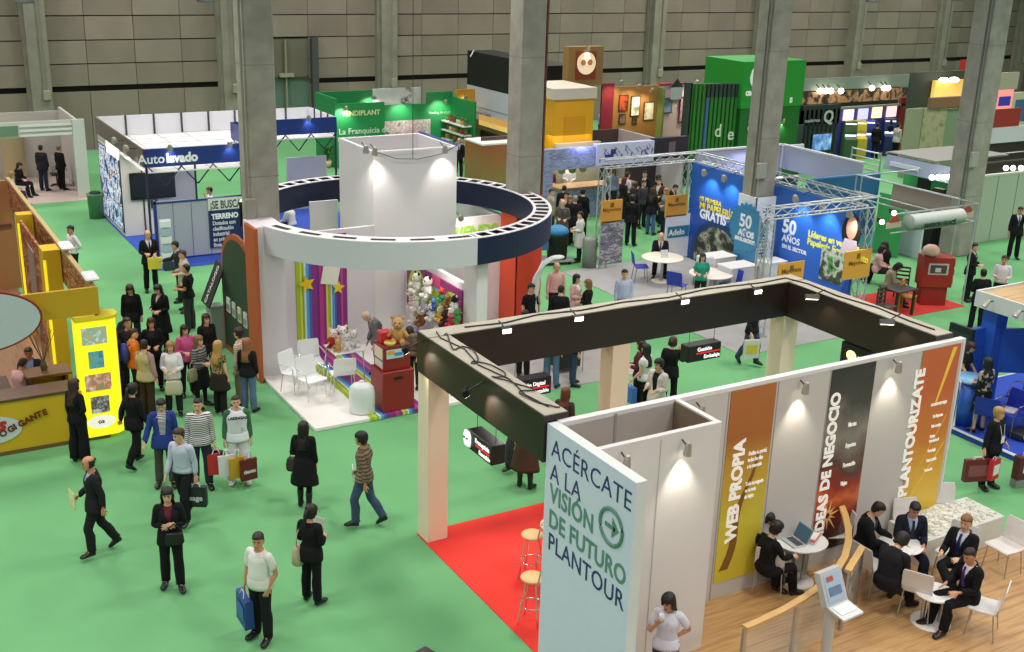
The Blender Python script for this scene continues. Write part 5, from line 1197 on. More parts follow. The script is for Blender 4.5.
# black lattice struts
mb = MB(); BK = mat('232a44', .4)
for k in range(4):
    xa = ax+.1+k*.95; mb.bar((xa, ay+.02, 2.86), (xa+.47, ay+.02, 2.3), .035, BK); mb.bar((xa+.47, ay+.02, 2.3), (xa+.95, ay+.02, 2.86), .035, BK)
apart(mb, 'lattice'); mb = MB()
for k in range(4):
    xa = axm+.05+k*.94; mb.bar((xa, aym+.02, 2.86), (xa+.46, aym+.02, 2.3), .035, BK); mb.bar((xa+.46, aym+.02, 2.3), (xa+.93, aym+.02, 2.86), .035, BK)
for x_, y_ in ((ax, ay), (ax1-.06, aym)): mb.box((x_, y_, .012), (x_+.06, y_+.06, 2.87), BK)
for xa in (9.05, 10.45): mb.box((xa, ay+.02, 1.8), (xa+.05, ay+.07, 2.87), BK)
apart(mb, 'lattice')
# photo wall and inside walls
CR_ = mat('e9dfd0', .7)
apart(MB().box((ax, 37.6, .012), (ax+.1, ay1, 2.88), CR_).box((ax+.1, 37.6, .012), (9.2, 37.68, 2.70), CR_).box((8.25, 37.57, .012), (8.29, 37.6, 2.7), BLACK).box((9.2, 39.6, .012), (10.5, 39.68, 2.7), mat('e6e0d6', .7)), 'inner_wall')
apart(MB().box((13.7, 39.2, .012), (15.2, 39.26, 1.9), mat('b8b4c4', .6)), 'grey_partition')
pw = MB(); PH = ramp_mat(((0, '1f2c50'), (.3, '3a5a9a'), (.42, 'd4d8e4'), (.5, '6a7ab0'), (.6, 'e8eaf0'), (.72, '2a3458'), (.85, 'b88a8a'), (1, 'dde4f0')), 'N', scale=3.4, emit=.6, seed=4, const=True)
for r_ in range(3):
    for k in range(3): pw.box((ax-.03, 37.75+k*1.03, .15+r_*.82), (ax-.002, 37.75+k*1.03+.98, .15+r_*.82+.78), PH)
pw.box((ax-.02, 37.6, .1), (ax-.001, ay1, 2.6), mat('252a4a', .5)); pw.box((ax-.04, 37.6, 2.5), (ax-.001, 39.4, 2.86), mat('f2f4ff', .4, emit=.9))
apart(pw, 'photo_wall')
# grey counter wall
GP = mat('a9abb8', .4); cw = MB().box((7.84, 34.22, .05), (11.45, 34.30, 1.75), GP)
for k in range(6): cw.box((8.35+k*.55, 34.213, .06), (8.37+k*.55, 34.22, 1.74), mat('6f7284', .4))
cw.box((7.80, 34.2, .012), (7.88, 34.32, 1.85), BLU).box((7.80, 34.2, 1.75), (11.45, 34.34, 1.80), BLU).box((7.84, 34.2, .012), (11.45, 34.33, .06), BLU)
cwo = apart(cw, 'counter_wall')
nb = apart(MB().box((9.42, 34.18, .25), (11.2, 34.212, 1.40), mat('1f2a5a', .5)).box((9.42, 34.17, 1.42), (11.2, 34.21, 1.78), mat('d9dfd6', .5)), 'notice_board')
def ntext(b, s_, c_, x_, z_, **k): return text('lettering', b, s_, mat(c_, .5), ab, (x_-ax, 34.165-ay, z_), FACE_Y, **k)
ntext('¡SE BUSCA!', .34, '3f4a44', 9.47, 1.47, offset=.006, sx=.62); ntext('TERRENO', .22, 'eef0f4', 9.50, 1.15, offset=.012, sx=.85); ntext('Dotados con\nclasificación\nindustrial\nen primera\nlínea', .17, 'd4d8e4', 9.52, .96, offset=.006, sx=.8)
# television
q = atY(153, 185.5, 37.5); t = thing('television', 'wide black television on the cream wall of the car wash booth', 'television', (q.x, 37.55, q.z))
MB().box((-.72, -.05, -.44), (.72, .03, .44), mat('16181a', .3), .015).build('frame', t); MB().box((-.66, -.056, -.38), (.66, -.05, .38), mat('23272b', .15)).build('screen', t); MB().box((-.1, -.02, -.75), (.1, .0, -.48), DKGREY).build('stand', t)
for px, lab in (((170, 149), 'lamp glaring on the blue fascia above the word Autolavado'), ((230, 146), 'lamp glaring on the blue fascia beside the grey pillar'), ((309, 124), 'lamp glaring on the blue fascia right of the grey pillar')):
    Yf = ay if px[0] < 250 else aym; q = atY(px[0], px[1], Yf-.25); spotlight((q.x, Yf-.25, 3.48), (q.x+.05, Yf-.06, 3.1), lab, 9, 110, (q.x, Yf, 3.45), 'lamps on the blue fascia', .08, col=(.9, .95, 1))
for px, lab in (((114, 140), 'lamp lighting the photo wall, farther one'), ((126, 148), 'lamp lighting the photo wall, nearer one')):
    q = atX(px[0], px[1], ax-.35); spotlight((q.x, q.y, q.z), (ax, q.y+.2, q.z-1.4), lab, 30, 100, (ax, q.y, 3.3), 'lamps over the photo wall', .09, col=(.9, .94, 1))
q = at(168.5, 270); t = thing('leaflet_rack', 'tall narrow white leaflet rack in front of the grey counter wall', 'leaflet rack', (q.x, q.y, .013))
MB().box((-.14, -.1, 0), (.14, .1, .25), mat('2f3440', .5)).build('base', t); MB().box((-.16, .03, .2), (.16, .06, 1.5), mat('dfe3e6', .4)).build('panel', t)
for k in range(5): MB().box((-.15, -.03, .32+k*.24), (.15, .03, .50+k*.24), mat(('e4e8ea', 'a8bcd0')[k % 2], .4)).build('tray', t)
for px, lab, sc_ in (((97, 218), 'green and grey litter bin beside the photo wall', 1.0),):
    q = at(*px); t = thing('litter_bin', lab, 'bin', (q.x, q.y, 0)); MB().lathe([(.001, 0), (.24, 0), (.27, .8), (.29, .82), (.29, .86), (.001, .87)], mat('5a8a64', .5), 16).build('drum', t); MB().ball((0, 0, .88), .2, mat('22382a', .6), 10, 1, 1, .35).build('bag', t)
# potted plant by the counter
def leafy(loc, label, h=.7, n=14, pot='6a4a34', seed=1, spread=.35, name='potted_plant', cat='plant', col='2f5a2a', pot_h=.3):
    t = thing(name, label, cat, loc); MB().lathe([(.001, 0), (.13, 0), (.18, pot_h), (.15, pot_h), (.13, pot_h-.04), (.001, pot_h-.04)], mat(pot, .6), 14).build('pot', t)
    r_ = random.Random(seed); mb = MB(); m1, m2 = mat(col, .6), mat('4a7a34', .6)
    for k in range(n):
        a = r_.uniform(0, 2*PI); L = h*r_.uniform(.6, 1.0); o = spread*r_.uniform(.3, 1); d = Vector((math.cos(a), math.sin(a), 0)); s = Vector((-d.y, d.x, 0))*.05*L/h
        p0, p1, p2 = Vector((0, 0, pot_h-.05)), d*o*.5+Vector((0, 0, pot_h+L*.7)), d*o+Vector((0, 0, pot_h+L*(.95 if k % 2 else .55)))
        mb.add([p0-s*.3, p0+s*.3, p1+s, p1-s, p2], [(0, 1, 2, 3), (3, 2, 4)], m1 if k % 3 else m2)
    mb.build('foliage', t); return t
q = at(146, 236); leafy((8.5, 35.6, .013), 'dark spiky plant at the corner of the grey counter wall', .9, 16, '3a3a38', 3, .4)
# far-left grey booth
lb = thing('grey_booth', 'grey shell-scheme booth with a green name strip at the far left', 'exhibition booth', (7.7, 44.3, 0))
def lpart(mb, name):
    o = mb.build(name); o.parent = lb; o.matrix_parent_inverse = Matrix.Translation((-7.7, -44.3, 0)); return o
GWL = mat('bdb8b2', .7)
floor_patch('floor_beige_carpet', -6, 43.6, 7.7, 48.6, mat('b5a49c', .95))
lpart(MB().box((-6, 48.5, .012), (7.7, 48.58, 2.6), GWL), 'back_panel'); lpart(MB().box((7.62, 44.3, .012), (7.72, 48.5, 2.75), GWL).box((7.4, 44.25, .012), (7.82, 44.4, 2.85), mat('cfd2cc', .5)), 'side_panel')
fs = lpart(MB().box((-6, 44.3, 2.3), (7.4, 44.38, 2.85), mat('c9cac4', .6)).box((2.0, 44.27, 2.36), (5.55, 44.3, 2.72), mat('6a8a72', .5)), 'name_strip')
text('lettering', 'ATIMBC', .24, mat('26302a', .5), fs, (3.3, 44.262, 2.44), FACE_Y, offset=.008)
mb = MB(); [mb.box((5.6, 44.25, 2.32+k*.17), (7.38, 44.29, 2.40+k*.17), mat('e2e2dc', .6)) for k in range(3)]; lpart(mb, 'slats')
t = thing('tall_cabinet', 'tall cream display column inside the grey booth', 'display column', (5.75, 47.9, .013)); MB().lathe([(.001, 0), (.42, 0), (.42, 1.95), (.46, 1.96), (.46, 2.02), (.001, 2.02)], mat('d8cba0', .5), 20).build('column', t)
t = thing('office_chair', 'black office chair at the right inside the grey booth', 'chair', (7.05, 46.6, .013), R(-60))
MB().box((-.22, -.22, .42), (.22, .22, .48), BLACK, .02).build('seat', t); MB().box((-.22, .2, .55), (.22, .26, 1.0), BLACK, .03).build('backrest', t); MB().tube([(0, 0, .05), (0, 0, .42)], .03, DKGREY, 8).build('stem', t)
mb = MB(); [mb.bar((0, 0, .06), (.28*math.cos(k*2*PI/5), .28*math.sin(k*2*PI/5), .02), .04, DKGREY) for k in range(5)]; mb.build('foot', t)
MB().tube([(-.24, .2, .66), (-.27, -.1, .68), (-.24, -.1, .45)], .014, DKGREY, 6).build('armrest', t); MB().tube([(.24, .2, .66), (.27, -.1, .68), (.24, -.1, .45)], .014, DKGREY, 6).build('armrest', t)
# ---------------------------------------------------------------- stationery booth inside an aluminium truss
tx0, tx1, ty0, ty1, tz = 19.75, 23.25, 20.95, 28.1, 3.22
ALU = mat('c4c8ca', .3, metal=.6)
sb = thing('stationery_booth', 'aluminium truss booth with blue walls reading MI PAPELERÍA GRATIS', 'exhibition booth', (tx0, ty0, 0))
def spart(mb, name, parent=None):
    o = mb.build(name); o.parent = parent or sb
    if parent is None: o.matrix_parent_inverse = Matrix.Translation((-tx0, -ty0, 0))
    return o
def truss(a, b, w_=.26, m=None, r=.022):
    m = m or ALU; a, b = Vector(a), Vector(b); d = (b-a); L = d.length; d.normalize(); up = Vector((0, 0, 1)) if abs(d.z) < .9 else Vector((0, 1, 0)); x = d.cross(up).normalized()*w_/2; y = x.cross(d).normalized()*w_/2
    mb = MB(); cs = [x+y, x-y, -x-y, -x+y]
    for c_ in cs: mb.tube([a+c_, b+c_], r, m, 6)
    n = max(2, round(L/.42))
    for k in range(n):
        p0, p1 = a+d*L*k/n, a+d*L*(k+1)/n
        for i in range(4): mb.tube([p0+cs[i], p1+cs[(i+1) % 4]], r*.6, m, 5, cap=False)
    return mb
floor_patch('floor_grey_stationery', 18.4, 19.9, 23.4, 28.2, mat('9d9c9c', .95, noise=.08, nscale=2))
for x, y in ((tx0, ty0), (tx1, ty0), (tx0, ty1), (tx1-.3, ty1)): spart(truss((x, y, .013), (x, y, tz-.15)).box((x-.2, y-.2, .0125), (x+.2, y+.2, .03), STEEL), 'truss_post')
for a, b in (((tx0-.13, ty0, tz), (tx1+.13, ty0, tz)), ((tx0-.13, ty1, tz), (tx1, ty1, tz)), ((tx1-.02, ty0+.15, tz), (tx1-.02, ty1-.15, tz)),): spart(truss(a, b), 'truss_beam')
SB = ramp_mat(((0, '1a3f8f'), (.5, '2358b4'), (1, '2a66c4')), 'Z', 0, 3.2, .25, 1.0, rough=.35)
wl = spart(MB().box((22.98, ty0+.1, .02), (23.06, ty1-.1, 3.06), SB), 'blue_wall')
WT = mat('eef2f6', .5); YT = mat('e8d83a', .5)
def wt(body, px, size, m, X=22.97, off=.008, par=None, name='lettering', line=1.0, sx=1.0):
    q = atX(px[0], px[1], X); return text(name, body, size, m, wl, (X-.004, q.y, q.z), FACE_X, offset=off, line=line, sx=sx)
wt('MI PRIMERA', (699.5, 200), .20, YT, off=.004); wt('MI PAPELERÍA', (699.5, 208), .30, YT, off=.008, sx=.9); wt('GRATIS*', (699.5, 217), .40, WT, off=.014, sx=.95)
wt('50', (782, 231), .55, WT, off=.02); wt('AÑOS', (782, 240), .26, WT); wt('EN EL SECTOR', (782, 247), .15, WT)
wt('Líderes en venta de\nPapelería Equipamiento', (808, 236), .26, mat('e6e23a', .5, emit=.15), off=.008, line=.85, sx=.92)
mb = MB(); q = atX(716, 255, 22.97); PIC = ramp_mat(((0, '151a1c'), (.4, '2a3a3c'), (.55, '8a7a4a'), (.65, '5a8a9a'), (.8, 'c8b890'), (1, '3a4a2a')), 'N', scale=3.5, seed=9)
mb.slab([(22.972, q.y+1.25*math.cos(i*2*PI/32), q.z-.15+1.2*math.sin(i*2*PI/32)) for i in range(32)], (-.008, 0, 0), mat('1b3a6a', .5)); mb.slab([(22.962, q.y+1.05*math.cos(i*2*PI/32), q.z-.15+1.0*math.sin(i*2*PI/32)) for i in range(32)], (-.008, 0, 0), PIC); spart(mb, 'round_picture')
mb = MB(); q = atX(828, 262, 22.97)
q.y = 22.45; q.z = 1.42; mb.slab([(22.972, q.y+1.32*math.cos(i*2*PI/36), q.z-.1+1.3*math.sin(i*2*PI/36)) for i in range(36)], (-.006, 0, 0), mat('2a6ad0', .5))
q = atX(853, 222, 22.97); q.z -= .12; mb.slab([(22.962, q.y+.34*math.cos(i*2*PI/24), q.z-.15+.50*math.sin(i*2*PI/24)) for i in range(24)], (-.004, 0, 0), mat('1c1512', .5))
mb.slab([(22.957, q.y+.19*math.cos(i*2*PI/24), q.z-.05+.31*math.sin(i*2*PI/24)) for i in range(24)], (-.004, 0, 0), mat('d99a80', .5)).slab([(22.955, q.y-.42, q.z-1.0), (22.955, q.y+.4, q.z-1.0), (22.955, q.y+.2, q.z-.36), (22.955, q.y-.22, q.z-.36)], (-.004, 0, 0), mat('d8c4cc', .5))
q = atX(836, 262, 22.97); mb.box((22.955, q.y-.3, q.z-.6), (22.95, q.y+.55, q.z+.3), ramp_mat(((0, '1f2a2c'), (.4, '4a5a3a'), (.6, 'd8dcd8'), (.75, '7ab84a'), (1, '2a3a5a')), 'N', scale=3, seed=2)); spart(mb, 'portrait_picture')
# the 50 years board and the white lettered panel round the pillar
LB = mat('3a86b4', .5); mb = MB(); q = atX(747, 228, 22.2)
pts = []
for i in range(48): a = i*2*PI/48; r_ = .74 if i % 2 else .66; pts.append((22.2, q.y+r_*math.cos(a), q.z+r_*math.sin(a)))
mb.slab(pts, (-.04, 0, 0), LB); mb.box((22.17, q.y-.45, .02), (22.2, q.y+.45, q.z), LB); yb = spart(mb, 'anniversary_board')
for body, dz, sz, dy in (('50', .02, .52, .30), ('AÑOS', -.24, .24, .30), ('EN EL SECTOR', -.40, .13, .42)): text('lettering', body, sz, WT, yb, (22.155, q.y+dy, q.z+dz), FACE_X, offset=.014)
wp_ = spart(MB().box((22.28, 24.14, .02), (22.34, 24.93, 2.75), WT).box((22.28, 24.13, .02), (23.02, 24.2, 2.75), WT), 'white_panel')
text('lettering', 'dislibrería', .40, mat('5a6a7a', .5), wp_, (22.80, 24.125, .95), UPY, offset=.004); MB().box((22.52, 24.11, .62), (22.84, 24.13, .88), mat('1f5a9c', .5)).build('badge', wp_)
# orange signs and posters hung in the truss
OR = mat('dd9f3c', .5)
def osign(px0, px1, Y, name='orange_sign'):
    a, b = atY(*px0, Y), atY(*px1, Y); o = spart(MB().box((a.x, Y-.03, b.z), (b.x, Y+.01, a.z), OR), name)
    text('lettering', 'Mayorista', .17, mat('8a5f1c', .5), o, ((a.x+b.x)/2, Y-.034, (a.z+b.z)/2-.0), FACE_Y, 'CENTER', offset=.003)
    MB().box(((a.x+b.x)/2-.06, Y-.04, a.z-.22), ((a.x+b.x)/2+.06, Y-.031, a.z-.08), mat('7a5a20', .5)).build('emblem', o); return a, b
ya_ = ty1-.18
osign((601.5, 201), (621, 221), ya_); osign((666, 196), (686, 215), ya_)
a, b = atY(601.5, 222, ya_), atY(621, 262, ya_); spart(MB().box((a.x, ya_-.03, max(b.z, .05)), (b.x, ya_+.01, a.z), ramp_mat(((0, '4a4a58'), (.35, '8a8898'), (.5, '5a5868'), (.65, 'c8c8d0'), (1, '3a3a48')), 'N', scale=4, seed=6, stretch=(1, 1, 3))), 'shelf_poster')
a, b = atY(666, 216, ya_), atY(686, 262, ya_); wpn = spart(MB().box((a.x, ya_-.03, .05), (b.x, ya_+.01, a.z), mat('e2e4ea', .5)), 'white_poster')
MB().box((a.x+.08, ya_-.04, a.z-.72), (b.x-.02, ya_-.031, a.z-.36), mat('2f7f9c', .5)).build('badge', wpn); text('lettering', 'Adelo', .26, WT, wpn, (a.x+.12, ya_-.045, a.z-.64), FACE_Y, offset=.006)
osign((778.5, 264), (802, 280), ty0-.18); osign((845, 252), (868, 276), ty0-.18)
for px, lab in (((704, 172), 'stage lamp glaring at the top left of the blue stationery wall'), ((724, 178), 'stage lamp glaring above the round picture on the blue wall'), ((796, 192), 'stage lamp right of the pillar on the stationery truss'), ((823, 200), 'stage lamp over the yellow Líderes lettering'), ((851, 202), 'stage lamp over the portrait on the blue wall')):
    q = atX(px[0], px[1], 22.55); spotlight((22.55, q.y, 2.98), (23.0, q.y+.1, 2.0), lab, 55, 95, (23.1, q.y, 3.12), 'stage lamps on the stationery truss', .09, col=(.88, .94, 1))
# counters, tables and blue chairs
def counter(px, size, h_, label, m, extra=None):
    p = at(px[0], px[1], .013); t = thing('white_counter', label, 'counter', (p.x, p.y, .013), 0)
    MB().box((0, 0, 0), (size[0], size[1], h_-.03), m, .008).build('body', t); MB().box((-.02, -.02, h_-.03), (size[0]+.02, size[1]+.02, h_), WHITE, .005).build('worktop', t)
    return t, p
counter((712, 292), (.8, .62), 1.0, 'white counter carrying a white printer before the round picture', mat('d4d4d2', .5))
t, p = counter((729, 300), (.95, .6), .92, 'pale low white counter below the 50 years board', mat('c8c8cc', .5))
tag(MB().box((-.2, -.16, 0), (.2, .16, .3), mat('dfe1e3', .4), .03).box((-.17, -.2, .05), (.17, -.15, .09), mat('b8bcc0', .4)).build('printer', None, (p.x-.75, p.y+.3, 1.02)), 'white printer on the counter before the round picture', 'printer')
counter((765, 299), (.7, .5), 1.05, 'white cupboard at the foot of the white lettered panel', mat('dcdcde', .5))
p = at(661, 281, .013); t = round_table((p.x, p.y, .013), 'round white table where the bald man in a dark suit sits', .62, .74, mat('efe4d2', .4), two=False); T1 = p.copy()
p = at(709, 298, .013); t = round_table((p.x, p.y, .013), 'round white table beside the woman in a green top', .62, .74, mat('efe8e0', .4), two=False); T2 = p.copy()
BCH = chair_shell(mat('7c8288', .3, metal=.6), mat('2c3fae', .6), .48, 'chair', False, .46, .42)
for px, h, lab in (((640, 281), 95, 'blue chair left of the round table with the bald man'), ((699, 284), -100, 'blue chair right of the round table with the bald man'), ((676, 300), 150, 'dark blue chair left of the woman in the green top'), ((728, 300), -60, 'blue chair right of the woman in the green top')):
    q = at(px[0], px[1], .013); put(BCH, (q.x, q.y, .013), R(h), lab, 'blue chairs in the stationery booth')
tag(MB().slab([(-.12, 0, 0), (.12, 0, 0), (.12, .06, .22), (-.12, .06, .22)], (0, .01, 0), mat('cfd4d8', .4)).build('tablet_stand', None, (T1.x, T1.y-.1, .755), R(20)), 'thin silver screen standing on the round white table', 'screen')
# service trolley and bins
q = at(552, 263); t = thing('cleaning_trolley', 'cleaning trolley with a black bin and a blue bag on top', 'trolley', (q.x, q.y, 0), R(20))
MB().box((-.6, -.35, .10), (.6, .35, .15), mat('9aa09c', .5)).build('platform', t)
for a in (-1, 1):
    for b in (-1, 1): MB().lathe([(.001, -.02), (.06, -.02), (.06, .02), (.001, .02)], BLACK, 10, (a*.48, b*.28, .06)).build('wheel', t)
MB().tube([(-.58, -.3, .15), (-.58, -.3, 1.25), (-.58, .3, 1.25), (-.58, .3, .15)], .025, mat('c8b030', .5), 7).build('frame', t)
MB().lathe([(.001, .152), (.30, .152), (.34, .9), (.36, .92), (.001, .93)], mat('1a1c1c', .6), 14, (.15, 0, 0)).build('bin', t); MB().ball((.15, 0, 1.02), .36, mat('2f7fb0', .5), 12, 1, 1, .5).build('blue_bag', t)
MB().box((-.56, -.28, .5), (-.25, .28, .75), mat('3f6a9c', .5)).box((-.56, -.28, .8), (-.25, .28, .84), mat('c8b030', .5)).build('caddy', t)
for px, lab in (((589, 267), 'grey metal litter bin beside the truss post'),):
    q = at(*px); t = thing('litter_bin', lab, 'bin', (q.x, q.y, 0)); MB().lathe([(.001, 0), (.22, 0), (.23, .9), (.18, .95), (.001, .95)], mat('8a9088', .4, metal=.3), 16).build('drum', t)
# trolley of equipment behind the middle cream column
q = at(630-20, 393); t = thing('equipment_case', 'black equipment case in a chrome frame on the grey carpet', 'equipment case', (13.9, 21.0, .013)); MB().box((-.3, -.25, .12), (.3, .25, .5), mat('1b1c1e', .5), .02).build('case', t)
MB().tube([(-.33, -.28, .01), (-.33, -.28, .6), (.33, -.28, .6), (.33, -.28, .01)], .015, CHROME, 6).tube([(-.33, .28, .01), (-.33, .28, .6), (.33, .28, .6), (.33, .28, .01)], .015, CHROME, 6).build('frame', t)
# ---------------------------------------------------------------- booths of the next rows
def booth_thing(name, label, o, cat='exhibition booth'):
    t = thing(name, label, cat, o); ov = Vector(o)
    def part(mb, nm, parent=None):
        q = mb.build(nm); q.parent = parent or t
        if parent is None: q.matrix_parent_inverse = Matrix.Translation(-ov)
        return q
    t_ = t
    return t, part
def btext(t, o, body, loc, size, m, rot=FACE_Y, **k):
    return text('lettering', body, size, m, t, (loc[0]-o[0], loc[1]-o[1], loc[2]-o[2]), rot, **k)
def glow(loc, target, label, power=60, grp=None, r=.09, col=(1, .92, .8), ang=110, lit=True):
    spotlight(loc, target, label, power, ang, (loc[0], loc[1]+.15, loc[2]+.12), grp, r, lit, col)
# blue-grey brick bar
o = (20.7, 33.2, 0); t, part = booth_thing('brick_bar', 'pale blue brick-patterned bar booth crowded with people behind the truss', o)
BRK = ramp_mat(((0, '7c84a8'), (.45, '9aa2c4'), (.5, '6a7296'), (1, 'a8b0d0')), 'N', scale=3.0, seed=8, stretch=(.8, .8, 3.5))
part(MB().box((20.7, 33.2, .01), (21.15, 33.5, 2.72), BRK).box((21.15, 33.2, 2.0), (22.9, 33.5, 2.72), BRK), 'brick_portal')
part(MB().box((22.9, 33.15, 2.05), (25.4, 33.4, 2.8), mat('c4c6e4', .5)), 'pattern_fascia')
DB = mat('2a3484', .5); mb = MB()
for k in range(16):
    cx_ = 23.05+k*.15; z_ = 2.15+.42*((k*7) % 10)/10
    mb.bar((cx_, 33.145, z_), (cx_+.12*math.sin(k*2.1), 33.145, z_+.16), .035, DB, .01); mb.bar((cx_, 33.145, z_+.2), (cx_+.1, 33.145, z_+.1), .03, DB, .01)
mb.box((23.25, 33.14, 2.2), (23.62, 33.15, 2.42), DB).box((23.5, 33.14, 2.42), (23.7, 33.15, 2.6), DB).bar((24.95, 33.145, 2.5), (25.15, 33.145, 2.3), .08, DB, .01).bar((25.15, 33.145, 2.3), (25.05, 33.145, 2.2), .06, DB, .01).bar((24.95, 33.145, 2.5), (25.2, 33.145, 2.55), .05, DB, .01)
part(mb, 'pattern_print')
part(MB().box((25.4, 33.2, 2.1), (27.0, 33.4, 2.86), mat('2f2430', .4)).box((26.1, 33.19, 2.2), (26.4, 33.2, 2.7), mat('6a5a62', .4)), 'dark_fascia')
part(MB().box((22.0, 34.0, .01), (25.2, 34.6, 1.1), BRK).box((21.9, 33.9, 1.1), (25.3, 34.7, 1.16), mat('b08a60', .4)), 'bar_counter')
part(MB().box((20.7, 37.5, .01), (27.0, 37.6, 2.5), mat('4a3c34', .7)).box((21.3, 37.4, 1.3), (26.4, 37.5, 1.36), mat('7a5a3c', .6)).box((21.3, 37.4, 1.8), (26.4, 37.5, 1.86), mat('7a5a3c', .6)), 'back_shelves')
part(MB().box((26.9, 33.4, .01), (27.0, 37.5, 2.5), mat('b8b2b4', .6)), 'side_wall')
for k in range(9):
    tag(MB().tube([(0, 0, 0), (0, 0, .2), (0, 0, .24), (0, 0, .33)], [.045, .045, .02, .016], mat(('3a5a2c', '7a3a1c', 'c8c4a8', '8a8a3a')[k % 4], .2), 8).build('bottle', None, (21.6+k*.33, 37.42, 1.87 if k % 2 else 1.37)), 'bottle on the dark shelves behind the brick bar', 'bottle', 'bottles on the brick bar shelves')
hm_ = [mat(c_, .6) for c_ in ('b9ac84', '8a9a5a', 'b8b08c')]
for k in range(3):
    tag(MB().lathe([(.02, 0), (.13, -.12), (.16, -.4), (.12, -.62), (.001, -.68)], hm_[k], 10).tube([(0, 0, 0), (0, 0, .3)], .012, DKGREY, 5).build('hanging_ham', None, (21.95+k*.45, 33.9, 2.35)), 'pale ham hanging in the opening of the brick bar', 'ham', 'hams hanging in the brick bar')
for k, (x_, lab) in enumerate(((23.7, 'round bulb lamp glowing behind the left orange sign'), (24.9, 'round bulb lamp glowing behind the truss left of the white poster'))):
    l_ = tag(MB().ball((0, 0, 0), .13, mat('fff4dc', .4, emit=7), 12).build('globe_lamp', None, (x_, 36.0, 1.95)), lab, 'lamp')
area_lamp('bar_lamp', (23.5, 35.5, 2.6), 2.5, 40, (1, .85, .65))
area_lamp('bar_glow', (22.3, 33.05, 3.0), .6, 14, (.45, .45, 1), rot=(math.radians(70), 0, 0))
# white and black tower
X = 22.6; a, b = atX(468, 52, X), atX(548, 66, X)
Xt = 25.3; ya, yb = atX(547.5, 66, Xt).y, atX(467.5, 52, Xt).y; zt = atX(547.5, 66, Xt).z; zm = atX(547.5, 104, Xt).z; zl = atX(547.5, 140, Xt).z
o = (Xt, ya, 0); t, part = booth_thing('sign_tower', 'tall box tower with a black top and white middle behind the middle pillar', o)
part(MB().box((Xt, ya, zm), (Xt+1.3, yb, zt), mat('17181a', .4)), 'black_top'); part(MB().box((Xt, ya, zl), (Xt+1.3, yb, zm), mat('c2c6d2', .5)), 'white_middle'); part(MB().box((Xt+.02, ya+.02, 1.3), (Xt+1.28, yb-.02, zl), mat('7a6a3c', .6)).box((Xt, ya, 1.5), (Xt+.02, yb-1.2, 2.0), mat('e8c070', .5, emit=.5)), 'gold_base'); part(MB().box((Xt+.3, ya+.3, .01), (Xt+1.1, yb-.3, 1.3), mat('4a3c2c', .7)), 'pedestal')
part(MB().box((Xt-.01, ya+.3, zl+.55), (Xt, yb-.6, zl+.59), mat('8a8e98', .5)), 'rule'); btext(t, o, 'Benvenuto Gelati', (Xt-.012, yb-.5, zl+.25), .26, mat('8a8e98', .5), FACE_X)
part(MB().box((Xt+.5, ya-.01, zt-1.0), (Xt+.9, ya, zt-.6), WHITE).box((Xt+.6, ya-.014, zt-.9), (Xt+.8, ya-.01, zt-.7), BLACK), 'emblem'); btext(t, o, 'BG', (Xt+.45, ya-.012, zl+.5), .5, mat('9a9eac', .5))
for p0, p1 in (((Xt, yb-.6, zt+.05), (Xt-.7, yb-1.6, zt-.1)), ((Xt+1.2, ya+.1, zt-.05), (Xt+2.2, ya+.1, zt-.05))):
    part(MB().tube([p0, p1], .03, mat('dfe3e4', .3), 6), 'lamp_arm')
# orange gradient cube and counter near the tower
p = atY(503, 178, 36.0); tag(MB().box((0, 0, 0), (2.2, 1.4, 2.3), ramp_mat(((0, '4f5a30'), (.4, '8a7a44'), (1, '9a5a30')), 'Z', 0, 2.3, .3, 1.5), .02).box((-.02, -.02, 2.3), (2.22, 1.42, 2.36), WHITE).build('display_cube', None, (20.4, 36.9, .01)), 'orange and green display cube left of the middle pillar', 'display cube')
t = thing('wooden_counter', 'brown wooden counter behind the navy ring', 'counter', (18.0, 38.2, .01)); MB().box((0, 0, 0), (2.0, .6, 1.0), mat('6a4c30', .6)).build('body', t); MB().box((-.05, -.05, 1.0), (2.05, .65, 1.05), mat('a8845a', .5)).build('worktop', t)
# green plant vending booth
GRN = mat('1f8a4c', .55); o = (17.6, 46.0, 0); t, part = booth_thing('green_booth', 'bright green plant booth with lit walls and shelves of pots', o)
part(MB().box((18.4, 48.3, .01), (21.0, 48.4, 2.95), GRN).box((18.4, 46.1, .01), (20.6, 46.2, 2.72), GRN).box((20.6, 46.9, .01), (24.3, 47.0, 2.45), GRN).box((18.3, 46.1, .01), (18.4, 48.4, 2.95), GRN).box((24.2, 44.6, .01), (24.3, 47.0, 2.75), GRN).box((23.0, 46.85, 2.45), (24.3, 46.95, 2.95), GRN), 'green_wall')
part(MB().box((20.6, 46.88, .95), (23.2, 46.9, 1.75), ramp_mat(((0, 'e2d8d8'), (.5, 'b89aa0'), (.6, 'dcd0d0'), (1, '6a6a6a')), 'N', scale=3.5, seed=1)), 'photo_panel'); part(MB().box((21.0, 48.3, 1.8), (23.4, 48.35, 3.0), ramp_mat(((0, 'cfcfcd'), (.6, 'e4e2e0'), (.75, '5a4a44'), (1, '8a8480')), 'N', scale=1.2, seed=12)), 'photo_panel')
btext(t, o, 'La Franquicia de\nVending de plantas', (18.45, 46.08, 1.42), .36, mat('cfe8d4', .5), offset=.004); btext(t, o, 'VENDIPLANT', (18.6, 46.08, 2.2), .30, mat('d8e0a0', .5), offset=.008)
btext(t, o, 'Vending de plantas', (23.1, 46.86, 1.98), .16, mat('d4e8d8', .5))
part(MB().slab([(19.25+.2*math.cos(i*PI/10), 46.08, .75+.22*math.sin(i*PI/10)) for i in range(20)], (0, -.02, 0), mat('e0c020', .5)), 'badge')
